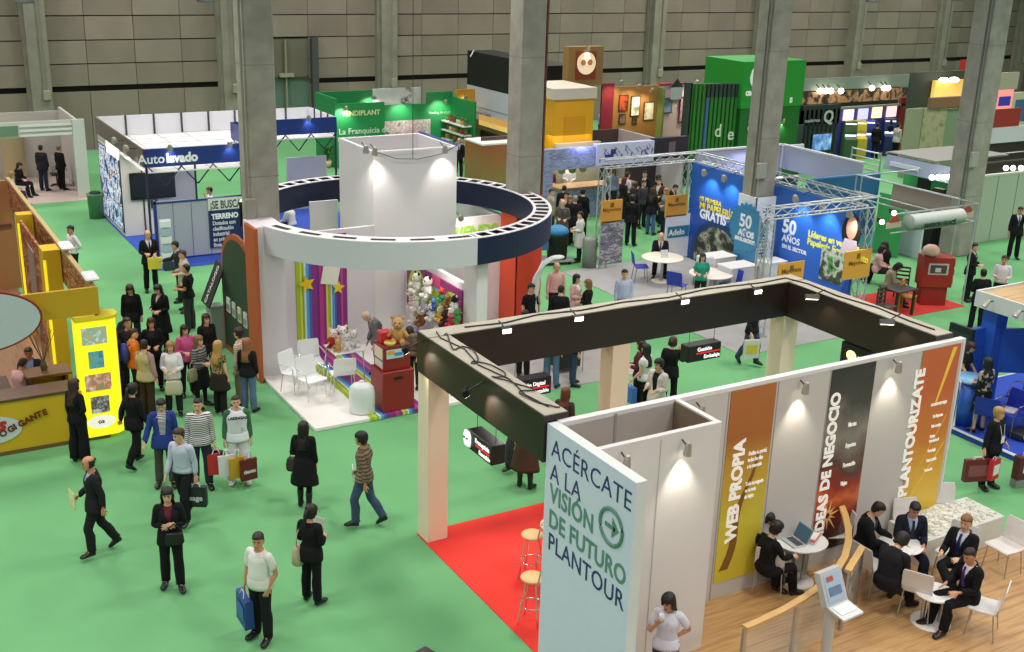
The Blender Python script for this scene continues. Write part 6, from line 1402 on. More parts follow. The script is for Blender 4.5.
sh_ = MB(); [sh_.slab([(24.15, 46.8, z_), (24.15, 44.7, z_), (23.7, 44.7, z_), (23.7, 46.8, z_)], (0, 0, -.05), WHITE) for z_ in (.9, 1.3, 1.7)]; part(sh_, 'shelf')
PC = ('b03a2a', 'dcdad0', '3f7a34', '6a4a30', 'c8a03a')
for z_ in (.9, 1.3, 1.7):
    for k in range(6):
        tag(MB().lathe([(.001, 0), (.09, 0), (.11, .18), (.001, .18)], mat(PC[(k*2+int(z_*10)) % 5], .5), 10).ball((0, 0, .24), .10, mat('3f7a34', .7), 7).build('flower_pot', None, (23.93, 44.85+k*.35, z_+.002)), 'small flower pot with a plant on the white shelves of the green booth', 'flower pot', 'pots on the shelves of the green booth')
for x_, y_, s_, lab in ((18.0, 46.3, 1.0, 'potted plant on the green floor left of the green booth'), (20.9, 46.0, 1.1, 'leafy plant in front of the photo strip of the green booth'), (22.2, 46.0, .8, 'low leafy plant in the middle of the green booth'), (23.0, 44.3, 1.5, 'dense leafy plant behind the white tower corner'), (23.9, 43.7, 1.3, 'dense bush standing right of the dense leafy plant')):
    leafy((x_, y_, .01), lab, .9*s_, 26, 'c9b48a', int(x_*7), .5*s_, col='2a5a24')
for px, lab in (((346, 108), 'lamp glaring on the green wall over the VENDIPLANT lettering'), ((375, 97), 'lamp glaring on the far green wall'), ((463, 108), 'lamp glaring at the right of the green booth'), ((466, 97), 'lamp glaring on the yellow wall')):
    Y = {346: 45.6, 375: 47.7}.get(px[0], 46.3); p = atY(px[0], px[1], Y); glow((p.x, Y, p.z), (p.x, Y+.7, p.z-.8), lab, 70, 'lamps in the green booth')
p = atY(395, 100, 46.2)
for k, lab in ((20.7, 'lamp over the left end of the photo strip'), (22.6, 'lamp over the right end of the photo strip')): glow((k+1, 46.2, 2.6), (k+1, 46.9, 1.9), lab, 70, 'lamps in the green booth')
# yellow-orange booth beside the green one
YO = mat('d59a1c', .55); o = (24.6, 46.5, 0); t, part = booth_thing('orange_booth', 'yellow orange booth wall with two posters beside the green booth', o)
part(MB().box((24.35, 46.6, .01), (29.5, 46.7, 3.05), YO), 'wall'); part(MB().box((24.7, 46.55, .3), (25.6, 46.6, 1.95), mat('d9d2cc', .5)).box((24.95, 46.54, .5), (25.4, 46.55, 1.7), mat('8a6a5a', .5)).box((24.9, 46.54, 1.85), (25.5, 46.56, 2.0), mat('3a8a3a', .5)), 'poster'); part(MB().box((25.9, 46.4, .1), (27.3, 46.46, 2.1), mat('dcd4dc', .5)).box((26.1, 46.38, 1.5), (26.9, 46.4, 1.56), mat('8a7a8a', .5)), 'poster')
# yellow cube and brown sign
o = (23.0, 36.3, 0); t, part = booth_thing('yellow_cube', 'bright yellow cube room with a white top right of the middle pillar', o)
q0, q1 = atY(555, 95, 36.3), atY(594.5, 95, 36.3)
part(MB().box((q0.x, 36.3, .01), (q1.x, 38.5, 3.95), mat('e0a414', .5)).box((q0.x+.45, 36.28, .01), (q1.x-.35, 36.3, 3.3), mat('cf9612', .5)), 'yellow_room'); part(MB().box((q0.x-.1, 36.2, 3.95), (q1.x+.05, 38.6, 4.35), mat('cfc6b4', .6)), 'white_top'); part(MB().box((q0.x, 36.0, .01), (q1.x+.2, 36.2, 2.35), mat('b0a890', .6)), 'slatted_front')
o = (25.4, 39.0, 0); t, part = booth_thing('brown_booth', 'brown walled booth with framed posters and a brown sign with a lit emblem', o)
a, b = atY(569, 47, 39.0), atY(602, 85, 39.0)
part(MB().box((a.x, 39.0, b.z), (b.x, 39.4, a.z), mat('94703f', .6)).box((a.x+.3, 39.1, .01), (a.x+.4, 39.3, b.z), mat('6a5030', .6)).box((b.x-.4, 39.1, .01), (b.x-.3, 39.3, b.z), mat('6a5030', .6)), 'brown_sign')
cx_, cz_ = (a.x+b.x)/2, (a.z+b.z)/2+.1; mb = MB(); mb.box((cx_-.48, 38.97, cz_-.62), (cx_+.48, 38.995, cz_+.5), mat('8a3a22', .5)); mb.slab([(cx_+.44*math.cos(i*PI/12), 38.965, cz_+.02+.44*math.sin(i*PI/12)) for i in range(24)], (0, -.02, 0), mat('f2d8b8', .5, emit=.4)); part(mb, 'emblem')
for s_ in (-1, 1): part(MB().slab([(cx_+s_*.16+.12*math.cos(i*PI/8), 38.94, cz_+.06+.12*math.sin(i*PI/8)) for i in range(16)], (0, -.01, 0), mat('c07a4a', .5)), 'emblem')
a, b = atY(616, 84, 39.6), atY(656, 84, 39.6); BRN = mat('a5743a', .6)
part(MB().box((a.x-.6, 39.7, .01), (a.x, 39.8, 4.0), mat('8a2030', .6)).box((a.x, 39.7, .01), (b.x+.3, 39.8, 3.85), BRN).box((b.x+.2, 39.3, .01), (b.x+.3, 39.7, 3.75), mat('7a8a4a', .6)), 'brown_wall')
def poster(px0, px1, Y, m, name='framed_poster', lab=''):
    p0, p1 = atY(*px0, Y), atY(*px1, Y); w2, h2 = (p1.x-p0.x)/2, (p0.z-p1.z)/2; t = thing(name, lab, 'poster', ((p0.x+p1.x)/2, Y, (p0.z+p1.z)/2)); MB().box((-w2, -.03, -h2), (w2, 0, h2), mat('3a2c22', .5)).build('frame', t); MB().box((-w2+.04, -.035, -h2+.04), (w2-.04, -.031, h2-.04), m).build('picture', t)
AR = lambda s_, *c_: ramp_mat(tuple((i/(len(c_)-1), q_) for i, q_ in enumerate(c_)), 'N', scale=2.4, seed=s_)
poster((619, 95), (627.5, 111), 39.69, AR(1, '2a120c', 'c0502a', '1a0a08'), lab='dark red framed poster on the brown wall'); poster((631, 96), (639, 116), 39.69, AR(2, 'e8e4dc', 'dcd8c8', '2a2a2a'), lab='tall white framed poster with a black figure on the brown wall'); poster((644, 102), (653, 120), 39.69, AR(3, 'e8dcc0', 'f0e4c8', '8a7a5a'), lab='cream framed poster nearest the green edge of the brown wall')
poster((619, 114), (625, 124), 39.69, AR(4, '3a3a4a', '8a6a5a', '2a2a34'), lab='small dark poster below the dark red one'); poster((632, 117), (636.5, 124), 39.69, AR(5, '4a3a2a', '2a221c', '7a6a4a'), lab='small brown poster below the tall white one')
for px, lab in (((621, 82), 'lamp over the dark red poster on the brown wall'), ((639, 86), 'lamp over the tall white poster on the brown wall'), ((652, 90), 'lamp over the cream poster on the brown wall')):
    p = atY(px[0], px[1], 39.0); glow((p.x, 39.0, p.z), (p.x, 39.7, p.z-1.3), lab, 55, 'lamps on the brown wall', .08, (1, .82, .55))
glow((cx_, 38.84, cz_+.62), (cx_, 39.0, 4.9), 'lamp lighting the emblem of the brown sign', 22, None, .07, (1, .8, .55), 80)
# pale pink booth
o = (30.0, 39.0, 0); t, part = booth_thing('pink_booth', 'pale pink booth with posters between the brown wall and the green slats', o)
p0, p1 = atY(657, 86, 40.5), atY(722, 88, 40.5); part(MB().box((p0.x, 40.5, .01), (p1.x+1.5, 40.6, 3.7), mat('dcbcb4', .6)).box((p0.x, 40.3, 3.2), (p0.x+1.4, 40.5, 3.75), mat('d4b4c0', .6)).box((p0.x, 40.25, 3.75), (p0.x+1.4, 40.5, 3.82), mat('a02a3a', .5)), 'wall')
poster((659, 97), (671, 113), 40.45, AR(6, 'b8c4dc', '8aa0c8', 'd8dce4'), lab='pale blue poster on the pink wall'); poster((680, 97), (684, 122), 40.45, AR(7, 'a03a5a', 'd8a0a8', '6a2a3a'), lab='crimson figure poster on the pink wall')
p = atY(676, 90, 40.0); part(MB().box((p.x-.3, 39.95, p.z-.4), (p.x+.3, 40.0, p.z+.15), mat('c0c4c8', .5)).slab([(p.x-.36, 39.95, p.z+.12), (p.x+.36, 39.95, p.z+.12), (p.x, 39.95, p.z+.5)], (0, .05, 0), mat('3a3438', .5)), 'house_sign')
for px, lab in (((697, 82), 'lamp over the pink wall, left one'), ((712, 81), 'lamp over the pink wall, right one')):
    p = atY(px[0], px[1], 39.9); glow((p.x, 39.9, p.z), (p.x, 40.5, p.z-1.2), lab, 75, 'lamps on the pink wall', .11, (1, .92, .88))
mb = MB()
for k, (dx, dz) in enumerate(((0, 0), (.35, .0), (.7, .0))): mb.box((31.0+dx, 39.2, .01), (31.25+dx, 39.5, .95), mat('c8603a', .6))
part(mb, 'terracotta_stands')
# dark low counters in front
part2 = MB().box((25.5, 34.9, .01), (27.9, 35.0, 2.45), mat('3a3034', .5)); tag(part2.build('low_wall_panel', None), 'dark low wall panel behind the dark fascia', 'wall panel')
tag(MB().box((0, 0, 0), (1.0, .7, 1.5), mat('3f7a3c', .5), .02).box((.1, -.02, .2), (.45, 0, 1.2), mat('c8b83a', .5)).box((.0, .0, 1.5), (1.0, .7, 1.75), mat('a8aca8', .4), .02).build('green_machine', None, (24.55, 37.9, .01)), 'green and yellow vending machine right of the yellow cube', 'machine')
# green slats and the big green sign cube
SLG = mat('2e7a2c', .5); SLD = mat('32403c', .5); o = (30.0, 38.0, 0); t, part = booth_thing('slat_screen', 'screen of tall green and dark vertical slats in front of the green cube', o)
for k in range(15):
    x_ = atY(687+k*4.1, 90, 37.2).x; zt_ = atY(687+k*4.1, 84 if k > 0 else 83, 37.2).z; m = (SLD if k == 0 else SLG, SLG, mat('4a6a9a', .5) if k == 5 else SLG)[k % 3] if k < 22 else SLG
    part(MB().box((x_, 37.2, .01), (x_+.14, 37.5, zt_-.55), m).box((x_, 37.2, zt_-.55), (x_+.14, 37.5, zt_), SLD) if k > 4 else MB().box((x_, 37.2, .01), (x_+(.28 if k == 0 else .12), 37.4, zt_), m), 'slat')
for body, px in (('d', (714, 137)), ('e', (727, 140)), ('r', (736, 141))): p = atY(px[0], px[1], 37.15); btext(t, o, body, (p.x, 37.15, p.z), .75, mat('d8e4d4', .5), offset=.01)
o = (33.5, 37.5, 0); t, part = booth_thing('green_cube_sign', 'big green cube sign with a white letter behind the pillar of the stationery booth', o); CG = mat('1f8a2c', .5, emit=.12)
a, b = atY(745, 62, 37.0), atY(797, 150, 37.0); part(MB().box((a.x, 37.0, 3.1), (b.x, 39.5, a.z), CG).box((a.x+.05, 37.05, .01), (b.x-.05, 39.4, 3.1), mat('1c6a26', .5)), 'cube')
for body, px, s_ in (('Q', (748, 90), 1.5), ('cade', (745.5, 95.5), .36), ('8', (747, 133), 1.0), ('o', (748, 144), .8)): p = atY(px[0], px[1], 36.98); btext(t, o, body, (p.x, 36.98, p.z), s_, mat('f0f4f0', .5, emit=.15), offset=.02)
p = atY(793, 100, 36.98); btext(t, o, 's', (p.x-.2, 36.98, p.z-.1), .45, mat('f0f4f0', .5), offset=.02)
# dark Q screen
o = (36.0, 37.6, 0); t, part = booth_thing('dark_screen', 'dark slatted screen with a pale letter Q right of the pillar', o); DS = mat('2a3436', .5)
a, b = atY(803, 106, 37.6), atY(836, 150, 37.6)
part(MB().box((a.x, 37.6, 2.1), (b.x, 37.7, a.z), DS).box((b.x-2.6-1.1, 37.3, .01), (a.x-.1, 37.4, 2.2), mat('3c4c4a', .5)), 'panel')
for k in range(9): x_ = a.x+k*(b.x-a.x)/8.6; part(MB().box((x_, 37.6, .01), (x_+.12, 37.75, a.z-.2), DS), 'slat')
p = atY(823, 122.5, 37.55); btext(t, o, 'Q', (p.x, 37.55, p.z), .75, mat('c4ccca', .5), offset=.02); btext(t, o, 'cuadernos', (a.x+.15, 37.55, p.z+.05), .22, mat('c4ccca', .5), offset=.004)
glow((b.x-4.05, 36.9, 2.5), (b.x-4.05, 37.3, 1.6), 'lamp glowing on the dark panel right of the pillar', 24, None, .08, (.85, 1, .95))
p = atY(821, 142, 36.8); tag(MB().box((-.6, -.05, -.4), (.6, .05, .4), BLACK).box((-.56, -.055, -.36), (.56, -.051, .36), ramp_mat(((0, '1a3a7a'), (.5, '5a8ac8'), (1, 'a8c4e0')), 'N', scale=3, emit=.6)).box((-.04, .0, -p.z+.012), (.04, .06, -.4), DKGREY).build('monitor', None, (p.x, 36.8, p.z)), 'blue lit screen below the letter Q', 'screen')
# purple booth with arcade machines
o = (41.4, 40.0, 0); t, part = booth_thing('purple_booth', 'purple backed booth with four small lit signs in a row at the right rear', o); PU = mat('4a4aa8', .5)
a, b = atY(838, 109, 40.0), atY(905, 104, 40.0); part(MB().box((a.x, 40.0, .01), (b.x, 40.1, a.z), PU), 'wall'); part(MB().box((a.x-.05, 39.9, a.z), (b.x+.1, 40.12, a.z+.08), STEEL), 'top_rail'); part(MB().box((b.x-.4, 39.9, .01), (b.x+1.0, 40.05, 2.7), mat('8a2424', .5)), 'red_wall')
for px, c_ in (((848.5, 115), 'f8d0c8'), ((863, 114), 'b8b4e4'), ((877, 112.5), 'f8e0b0'), ((891.5, 111.5), 'f0c4c4')):
    p = atY(px[0], px[1], 39.93); part(MB().box((p.x-.32, 39.9, p.z-.26), (p.x+.32, 39.97, p.z+.26), mat(c_, .5, emit=1.2)), 'lit_sign')
for px, c_, lab in (((849, 165), '3a5a3a', 'dark green arcade machine leaning left of a yellow one'), ((858.5, 163), 'c8b02a', 'yellow arcade machine with a lit screen'), ((867, 160), '2a3a9a', 'blue arcade machine with a pale lit screen'), ((888, 150), '26366a', 'arcade machine with a lit top behind two people in black')):
    p = at(px[0], px[1]); x_ = atY(px[0], 140, 39.5).x; t = thing('arcade_machine', lab, 'machine', (x_, 39.5, .01), R(0), 'arcade machines in the purple booth')
    MB().slab([(-.3, -.45, 0), (-.3, .3, 0), (-.3, .3, 1.75), (-.3, -.05, 1.75), (-.3, -.15, 1.3), (-.3, -.15, 1.05), (-.3, -.45, .95)], (.6, 0, 0), mat(c_, .5)).build('cabinet', t)
    MB().slab([(-.26, -.165, 1.06), (.26, -.165, 1.06), (.26, -.07, 1.68), (-.26, -.07, 1.68)], (0, .01, 0), mat('e8eef4', .4, emit=1.0)).build('screen', t)
t, part = booth_thing('dark_booth', 'dark booth with a light teal fascia and a row of lamps along the back', (40.0, 46.0, 0))
a, b = atY(795, 84, 46.0), atY(922, 78, 46.0); part(MB().box((a.x, 46.0, 2.3), (b.x, 46.1, 2.95), mat('7c8a80', .6)).box((a.x, 47.5, .01), (b.x, 47.6, 2.4), mat('2f221e', .6)), 'fascia'); part(MB().box((a.x, 45.9, 1.6), (b.x, 45.95, 2.25), AR(15, '1a1210', '3a2a20', 'c89070', '2a1c1a')), 'pictures')
for i, px in enumerate((820, 826, 831, 841, 872, 884, 888, 924)):
    p = atY(px, 91 if px < 850 else 88, 45.7); tag(MB().ball((0, 0, 0), .16, mat('fff0d8', .4, emit=7), 8).tube([(0, 0, .1), (0, .3, .3)], .03, DKGREY, 5).build('lamp', None, (p.x, 45.7, p.z)), 'small glaring lamp along the teal fascia at the rear', 'lamp', 'lamps along the teal fascia')
# greenish panels and gold lit sign at the right
o = (39.5, 34.5, 0); t, part = booth_thing('panel_booth', 'booth of pale green panels below a glowing gold sign', o)
a, b = atY(908, 109, 35.0), atY(965, 112, 35.0); part(MB().box((a.x, 35.0, .01), (a.x+1.0, 35.1, a.z), mat('97a084', .6)), 'panel'); part(MB().box((a.x+1.0, 34.95, .01), (a.x+2.5, 35.05, a.z), AR(21, '8f9a78', 'b4b48c', 'a8ac84', '7c8a68')), 'leaf_panel'); part(MB().box((a.x+2.5, 35.0, .01), (a.x+5.2, 35.1, a.z-.1), mat('7f9a78', .6)), 'panel')
part(MB().box((a.x+1.2, 34.8, a.z), (a.x+3.9, 35.0, a.z+.45), mat('8a6a4a', .6)), 'shelf')
a, b = atY(936, 81, 38.0), atY(971, 104, 38.0); part(MB().box((a.x, 38.0, b.z), (b.x, 38.2, a.z), ramp_mat(((0, 'e8b84a'), (.5, 'f0cc74'), (1, 'd8a83c')), 'Z', 2, 4, .3, 1, emit=.55)).box((a.x-1.4, 38.3, b.z-.3), (b.x+1.5, 38.4, a.z+.4), mat('39443e', .6)).box((a.x+.2, 38.1, .01), (a.x+.35, 38.25, b.z), DKGREY).box((b.x-.35, 38.1, .01), (b.x-.2, 38.25, b.z), DKGREY), 'gold_sign')
a, b = atY(962, 60, 40.0), atY(975, 77, 40.0); tag(MB().box((a.x, 0, b.z), (b.x+.4, .1, a.z), mat('c02a22', .5)).box((a.x+.5, .02, .01), (a.x+.6, .08, b.z), DKGREY).build('red_sign', None, (0, 40.0, 0)), 'red square sign high on a post beside the right pillar', 'sign')
p = atY(949, 80, 37.7)
for dx, lab in ((-.35, 'lamp glaring over the gold sign, left one'), (.35, 'lamp glaring over the gold sign, right one')): tag(MB().ball((0, 0, 0), .22, mat('fff4dc', .4, emit=6), 10, 1.3, 1, .6).tube([(0, 0, 0), (0, .35, .1)], .04, DKGREY, 5).build('lamp', None, (p.x+dx, 37.7, p.z)), lab, 'lamp', 'lamps over the gold sign')
# ---------------------------------------------------------------- right hand side
LAV = mat('a4a6c0', .5)
o = (27.2, 28.6, 0); t, part = booth_thing('lavender_booth', 'booth ringed by a lavender grey fascia band behind the stationery booth', o)
part(MB().box((26.8, 32.4, 1.35), (30.9, 32.5, 2.42), LAV).box((26.8, 32.38, 2.42), (31, 32.52, 2.48), mat('d4d4dc', .5)).box((30.9, 28.4, 1.55), (31.0, 32.5, 2.42), LAV).box((30.88, 28.4, 2.42), (31.02, 32.5, 2.48), mat('d4d4dc', .5)), 'fascia_band')
p0, p1 = atY(783, 147, 32.3), atY(802, 166, 32.3); part(MB().box((p0.x, 32.3, p1.z), (p1.x, 32.38, p0.z+.05), mat('d8d8e4', .5)), 'white_panel'); btext(t, o, 'LLI', (p0.x+.1, 32.29, p1.z+.25), .5, mat('3a3a4a', .5), offset=.0, space=1.3)
for x, y in ((26.85, 32.42), (30.92, 32.42), (30.92, 28.45)): part(MB().box((x, y, .01), (x+.08, y+.08, 1.6), mat('c4c4d0', .5)), 'post')
part(MB().box((27.0, 31.0, .01), (30.5, 31.1, 1.5), mat('3a4668', .5)).box((27.0, 30.95, 1.5), (30.5, 31.15, 1.54), WHITE), 'counter'); area_lamp('booth_lamp', (29, 31.7, 2.3), 1.0, 25, (.6, .6, 1))
o = (26.6, 27.6, 0); t, part = booth_thing('blue_partition', 'bright blue partition wall sloping behind the stationery truss', o)
a, b = atY(808, 183, 27.8), atY(881, 172, 27.8); part(MB().box((a.x, 27.8, .01), (b.x, 27.9, b.z), mat('2a6c9c', .5)).box((a.x, 27.79, b.z-.05), (b.x, 27.8, b.z), mat('4a8cc0', .5)), 'wall')
# frame booths of silver tube with banner rolls
def frame_line(part, pts, r=.022): part(MB().tube(pts, r, ALU, 6), 'tube_frame')
o = (24.0, 20.5, 0); t, part = booth_thing('red_carpet_booth', 'tube framed booth with a long silver sign over a red carpet', o)
floor_patch('floor_red_square', 24.0, 20.35, 27.0, 22.4, mat('c8342c', .95))
for z_ in (2.42, 2.93): frame_line(part, [(23.7, 20.5, z_), (27.05, 20.5, z_), (27.05, 25.0, z_)])
for x, y in ((27.05, 20.5), (27.05, 25.0), (25.6, 20.5)): part(MB().tube([(x, y, .0 if y < 21 and x > 26 or y > 24 else 2.42), (x, y, 2.95)], .024, ALU, 6), 'post')
a, b = atY(911, 216, 20.45), atY(960, 224, 20.45); sg = part(MB().tube([(a.x, 20.48, 2.66), (b.x, 20.48, 2.66)], .21, ramp_mat(((0, '5a7a58'), (.5, 'a8b4a4'), (1, 'd0d6d0')), 'Z', 2.45, 2.87), 14), 'roll_sign')
text('lettering', 'MARRON GLACÉ', .17, mat('26382a', .5), t, (a.x-24+.35, 20.255-20.5, 2.52), FACE_Y, offset=.006, sx=.95)
for px in ((894, 222), (967, 212)):
    p = atY(px[0], px[1], 20.46); part(MB().slab([(p.x+.18*math.cos(i*PI/8), 20.46, p.z+.17*math.sin(i*PI/8)) for i in range(9)]+[], (0, -.02, 0), mat('a03a26', .5)).box((p.x-.28, 20.45, p.z-.16), (p.x+.28, 20.47, p.z), mat('b8a890', .5)), 'emblem')
for px, lab in (((882, 222), 'small lamp glaring beside the truss corner of the red carpet booth'), ((894, 213), 'small lamp glaring on the tube frame over the red carpet')):
    p = atY(px[0], px[1], 20.4); tag(MB().ball((0, 0, 0), .07, mat('fff0d8', .4, emit=6), 8).box((-.04, .02, -.02), (.04, .14, .1), DKGREY).build('lamp', None, (p.x, 20.4, p.z)), lab, 'lamp')
q = at(920, 306); t = thing('red_counter', 'tall dark red counter with a framed picture on the red carpet', 'counter', (q.x, q.y, .013), R(0))
MB().box((.0, .06, 0), (.72, .5, .55), mat('8e2018', .5)).build('lower_body', t); u = MB().box((-.06, 0, .55), (.80, .55, 1.40), mat('98241a', .5)).build('upper_body', t); MB().box((.08, -.02, .92), (.64, -.002, 1.24), mat('c4b8ac', .4)).box((.13, -.026, .96), (.59, -.021, 1.2), mat('4a4440', .5)).box((.27, -.03, 1.0), (.43, -.027, 1.12), mat('c8c0b8', .5)).build('picture', u)
for k in range(3): MB().box((.802, .1, .62+k*.26), (.86, .45, .80+k*.26), mat(('b89a7a', '8a7a5a', 'a87a5a')[k], .5)).build('leaflet_tray', t)
tag(MB().ball((0, 0, 0), .24, mat('e8c0a8', .6), 12, 1, 1, .75).build('globe', None, (q.x+.25, q.y+.1, 1.57)), 'pale pink dome lamp on top of the red counter', 'lamp')
q = at(893, 318); dark_table((q.x+.35, q.y+.25, .013), 'small dark table under the reading woman in a beige jacket', .4, .35, .75, mat('2a2120', .5))
for px, h, m, lab in (((906, 312), 60, 'b98a2c', 'yellow wooden chair right of the small dark table'), ((900, 296), 160, '3a2a20', 'dark wooden chair behind the small dark table'), ((884, 322), 40, '3a2c22', 'dark wooden chair under the woman in a beige jacket')):
    q = at(*px); wood_chair((q.x, q.y, .013), R(h), lab, mat(m, .5), 'wooden chairs on the red carpet')
# further frames
t, part = booth_thing('tube_frame_booth', 'tube framed booth with a brownish banner roll hung between its rails', (28.0, 22.0, 0))
a, b = atX(893, 186, 28.3), atX(950, 205, 28.3); part(MB().slab([(28.3, a.y, 2.6), (28.3, b.y, 2.6), (28.25, b.y, 1.95), (28.25, a.y, 1.95)], (.06, 0, 0), ramp_mat(((0, '6a5f56'), (.5, '94887c'), (1, '7a6e66')), 'Z', 1.9, 2.6)), 'banner_roll')
for z_ in (1.9, 2.65): frame_line(part, [(28.3, a.y+1.3, z_), (28.3, b.y-.3, z_)]); frame_line(part, [(28.3, a.y+1.3, z_), (31.0, a.y+1.3, z_)])
for y in (a.y+1.3, b.y-.3): part(MB().tube([(28.3, y, .0), (28.3, y, 2.7)], .024, ALU, 6), 'post')
part(MB().box((29.3, 25.0, .01), (29.4, 26.0, 2.0), mat('3f9a58', .5)).box((29.9, 24.6, .01), (30, 26.4, 1.7), mat('c0c4d0', .5)), 'wall')
t, part = booth_thing('lit_fascia_booth', 'booth with a long pale blue fascia and a row of five round bulbs', (32.6, 25.0, 0))
a, b = atX(887, 156, 32.7), atX(975, 182, 32.7); part(MB().slab([(32.7, a.y, 2.55), (32.7, b.y, 2.55), (32.55, b.y, 2.05), (32.55, a.y, 2.05)], (.1, 0, 0), mat('8f9cb4', .5)).box((32.55, a.y-1.6, 2.2), (32.6, a.y-.3, 2.36), mat('dfe4f0', .5)).box((32.7, a.y, 2.55), (36.5, a.y+.08, 2.62), mat('9a9a94', .5)).slab([(32.7, a.y, 2.6), (36.5, a.y, 2.6), (36.5, a.y-2.2, 2.62), (32.7, a.y-2.2, 2.62)], (0, 0, .05), mat('8a8a86', .6)), 'fascia')
mb = MB(); [mb.tube([(32.5, a.y+.1, z_), (32.5, a.y+1.5, z_)], .03, ALU, 6) for z_ in (1.9, 2.1, 2.3, 2.55)]; mb.tube([(32.5, a.y+1.5, 0), (32.5, a.y+1.5, 2.6)], .03, ALU, 6); mb.tube([(32.5, a.y+.1, 0), (32.5, a.y+.1, 2.6)], .03, ALU, 6); part(mb, 'tube_frame')
part(MB().box((34.4, 26.2, .01), (34.5, 29.5, 2.1), mat('4aa86a', .5)).box((34.38, 26.2, .01), (34.4, 27.4, 1.9), mat('9ab0d8', .5)).box((34.37, 28.2, .01), (34.39, 28.8, 1.6), BLACK), 'wall')
for k, x in enumerate((932, 938, 943.5, 949, 954)):
    p = atX(x, 177.5-.2*k, 32.3); tag(MB().ball((0, 0, 0), .10, mat('fff2dc', .4, emit=7), 8).tube([(0, 0, 0), (.25, 0, .12)], .02, DKGREY, 5).build('bulb_lamp', None, (32.3, p.y, p.z)), 'round bulb in the row of five along the pale blue fascia', 'lamp', 'bulbs along the pale blue fascia')
PG = mat('a9b8a4', .6); t, part = booth_thing('green_grey_wall', 'pale grey green panel wall behind the man on the phone', (32.2, 25.3, 0))
pw_ = MB().box((32.15, 25.3, .01), (40.5, 25.4, 2.32), PG)
for k in range(7): pw_.box((33.2+k*1.05, 25.29, .02), (33.22+k*1.05, 25.3, 2.3), mat('6f7c6c', .6))
part(pw_, 'panel_wall'); part(MB().box((32.15, 25.28, 2.32), (40.5, 25.42, 2.38), mat('c4ccc0', .5)), 'top_rail')
t, part = booth_thing('white_fascia_booth', 'booth with a white fascia, a dark red panel and lamps right of the last pillar', (37.0, 28.0, 0))
a, b = atY(991, 125, 31), atY(1040, 145, 31); part(MB().box((a.x-1.5, 31, 2.1), (a.x+6, 31.1, 2.75), mat('c0c0c8', .5)).box((a.x-1.5, 31.02, 2.75), (a.x+1.8, 31.1, 3.5), mat('8e2018', .6)).box((a.x-1.5, 31.3, .01), (a.x+6, 31.4, 2.1), mat('3c2a26', .7)).box((a.x-.3, 30.9, 1.3), (a.x+6, 30.95, 1.36), mat('5a564e', .5)), 'fascia')
frame_line(part, [(a.x-2.0, 29.6, 2.0), (a.x+6, 29.6, 2.0)]); part(MB().tube([(a.x-2.0, 29.6, 0), (a.x-2.0, 29.6, 2.02)], .024, ALU, 6), 'post')
for i, px in enumerate((1006, 1013, 1021)): p = atY(px, 168, 29.5); tag(MB().ball((0, 0, 0), .11, mat('fff4e0', .4, emit=7), 8).box((-.03, 0, 0), (.03, .1, .14), DKGREY).build('lamp', None, (p.x, 29.5, p.z)), 'small lamp in a row under the white fascia at the right edge', 'lamp', 'lamps at the right edge')
t, part = booth_thing('blue_panel_booth', 'booth with blue notice panels and a glowing pink screen at the far right', (40, 36, 0))
a, b = atY(992, 96, 36), atY(1024, 124, 36); part(MB().box((a.x-1.5, 36, .01), (a.x+9, 36.1, 3.3), mat('c4c0a4', .6)).box((a.x-1.0, 35.98, 1.9), (a.x+1.2, 36, 2.9), mat('3a5a8a', .5)).box((a.x+1.8, 35.98, 1.9), (a.x+4.4, 36, 2.95), mat('3a6294', .5)).box((a.x+2.6, 35.95, 1.9), (a.x+3.2, 35.98, 2.3), mat('5a4638', .5)), 'panel')
a, b = atY(999, 90, 34), atY(1009, 112, 34); part(MB().box((a.x-.1, 34, b.z-.2), (b.x+.1, 34.15, a.z), mat('e88a84', .4, emit=.7)).box((a.x+.1, 33.98, b.z+.3), (b.x-.05, 34, a.z-.3), mat('2a2a8a', .4, emit=.4)).box((a.x, 34.02, .01), (a.x+.1, 34.12, b.z-.2), DKGREY).box((a.x, 34, a.z), (b.x+.3, 34.1, a.z+.75), mat('a8a490', .5)), 'pink_screen')
p = atY(1015, 128, 33.4); tag(MB().ball((0, 0, 0), .18, mat('fff4e0', .4, emit=7), 8, 1.3, 1, .6).tube([(0, .05, -p.z+.01), (0, .05, 0)], .03, DKGREY, 5).build('lamp', None, (p.x, 33.4, p.z)), 'lone lamp glaring below the blue notice panels', 'lamp')
floor_patch('floor_teal_carpet', 29.2, 25.4, 33.2, 28.0, mat('1f7a74', .95))
q = at(917, 248); t = thing('easel', 'dark green folding board standing on the teal carpet edge', 'display board', (q.x, q.y, .013)); MB().slab([(-.5, -.2, 0), (.1, -.2, 0), (.1, .2, 1.7), (-.5, .2, 1.7)], (0, .05, 0), mat('1c2a22', .5)).build('board', t); MB().tube([(.1, .6, 0), (-.2, .22, 1.6)], .02, STEEL, 6).build('strut', t)
q = at(933, 250); tag(MB().slab([(-.55, 0, 0), (.4, 0, 0), (.1, .15, 2.0), (-.1, .15, 2.0)], (.0, .4, 0), mat('151817', .6)).build('black_banner', None, (q.x+.3, q.y, .013)), 'black tapered banner standing behind the red counter', 'banner')
